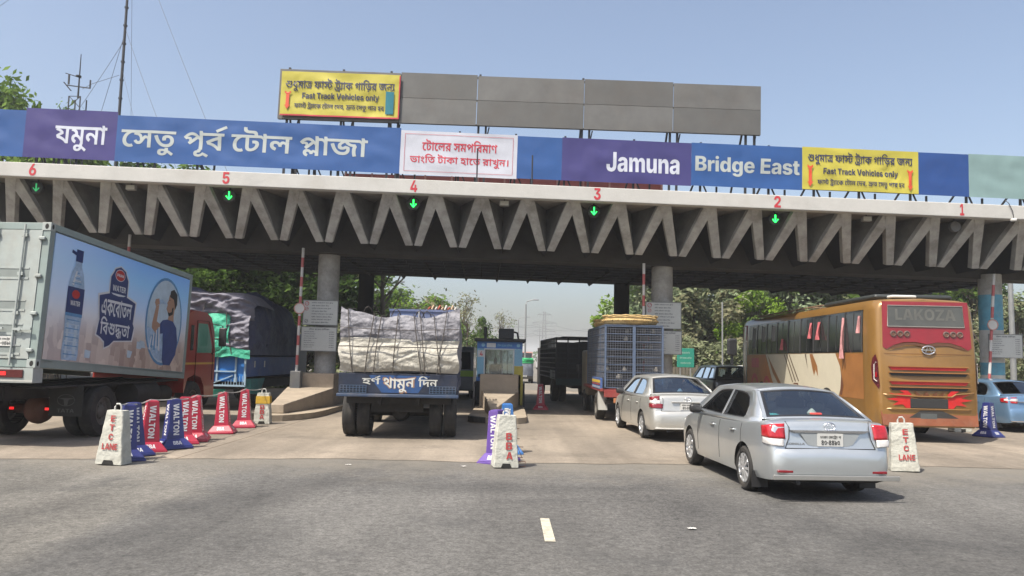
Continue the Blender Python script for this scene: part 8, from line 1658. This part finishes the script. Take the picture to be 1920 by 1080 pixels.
# right side wall of dusty trees
for kind, x, y, h, w, nm in (
    ('grey', 10.6, 56, 9.4, 1.10, 'pale dusty tree right behind the right hand column'), ('dusty', 12.6, 54, 8.5, 1.21, 'dusty brown tree above the green road sign'), ('dusty', 15.2, 52.5, 6.5, 1.32, 'lower dusty tree behind the dark grey car'), ('bright', 16.2, 51, 6.3, 1.0, 'fresh bright green tree left of the coach nose'), ('grey', 17.0, 57, 10.1, 1.21, 'tall pale tree behind the fresh bright green one'),
    ('grey', 20.5, 56, 9.6, 1.21, 'pale tree over the front of the coach roof'), ('dusty', 23.2, 58, 9.9, 1.32, 'dusty tree over the second third of the coach roof'), ('mid', 26.0, 57, 9.2, 1.21, 'greener tree over the middle of the coach roof'), ('dusty', 28.8, 59, 9.4, 1.32, 'dusty tree over the rear of the coach roof'), ('grey', 32.0, 57, 9.4, 1.32, 'pale tree behind the tail of the coach'), ('mid', 29.5, 50, 9.4, 0.99, 'greener tree just left of the blue banded column'),
    ('grey', 13.8, 60, 10.2, 1.2, 'tall pale tree behind the dusty brown one'), ('dusty', 18.6, 62, 10.5, 1.2, 'tall dusty tree filling the gap behind the coach nose'), ('mid', 22.0, 66, 11.0, 1.2, 'tall greener tree deep behind the coach'), ('grey', 35.0, 62, 10.0, 1.2, 'tall pale tree behind the blue banded column'), ('bush', 11.3, 51, 3.2, 1.2, 'olive bush behind the road sign'), ('bush', 14.6, 50, 3.0, 1.3, 'olive bush behind the brown fence'), ('bush', 18.5, 50, 3.0, 1.3, 'olive bush by the coach door'), ('dusty', 9.4, 58, 5.8, 1.10, 'small dusty tree just right of the poultry lorry'),
    ('bush', 25.4, 39, 2.2, 1.1, 'bush behind the black railing, right of the blue banded column'), ('bush', 28.5, 41, 2.8, 1.2, 'bush at the right edge behind the lamp column'), ('bare', 27.0, 44, 5.2, 1.3, 'sparse reddish tree behind the black railing'), ('dusty', 30.5, 47, 5.6, 1.32, 'dusty tree at the right edge of the picture')):
    tree(kind, x, y, h, nm, w)
# far, hazy tree line along the horizon
tl = B(); random.seed(77)
for k in range(9000):
    x = random.uniform(-420, 420); hh = 5+3.5*fbm((x*.03, 0, 5))+2*fbm((x*.15, 2, 5)); y = 430+random.uniform(-12, 12)+40*fbm((x*.01, 1, 1))
    if -6 < x < 34 and random.random() < .75: continue
    z = random.uniform(0, max(1.5, hh)); s = random.uniform(.5, 1.3); a = random.uniform(0, 3.14)
    tl.add([(x-s*math.cos(a), y-s*math.sin(a), z-s*.4), (x+s*math.cos(a), y+s*math.sin(a), z-s*.2), (x+s*.8*math.cos(a), y+s*math.sin(a)*.8, z+s*.6), (x-s*.6*math.cos(a), y-s*math.sin(a)*.6, z+s*.5)], [(0, 1, 2, 3)])
tag(tl.build('far_woodland', dk2), kind='stuff')
# ---------------------------------------------------------------- air
hz = bpy.data.materials.new('haze_air'); hz.use_nodes = True
t = hz.node_tree; t.nodes.remove(t.nodes['Principled BSDF'])
pv = t.nodes.new('ShaderNodeVolumePrincipled'); pv.inputs['Color'].default_value = (.93, .96, 1.0, 1); pv.inputs['Density'].default_value = HAZE; pv.inputs['Anisotropy'].default_value = .2
t.links.new(pv.outputs[0], t.nodes['Material Output'].inputs['Volume'])
b = B(); b.box(-1250, 1250, -250, 1650, -1.05, 24); tag(b.build('haze', hz), kind='stuff')
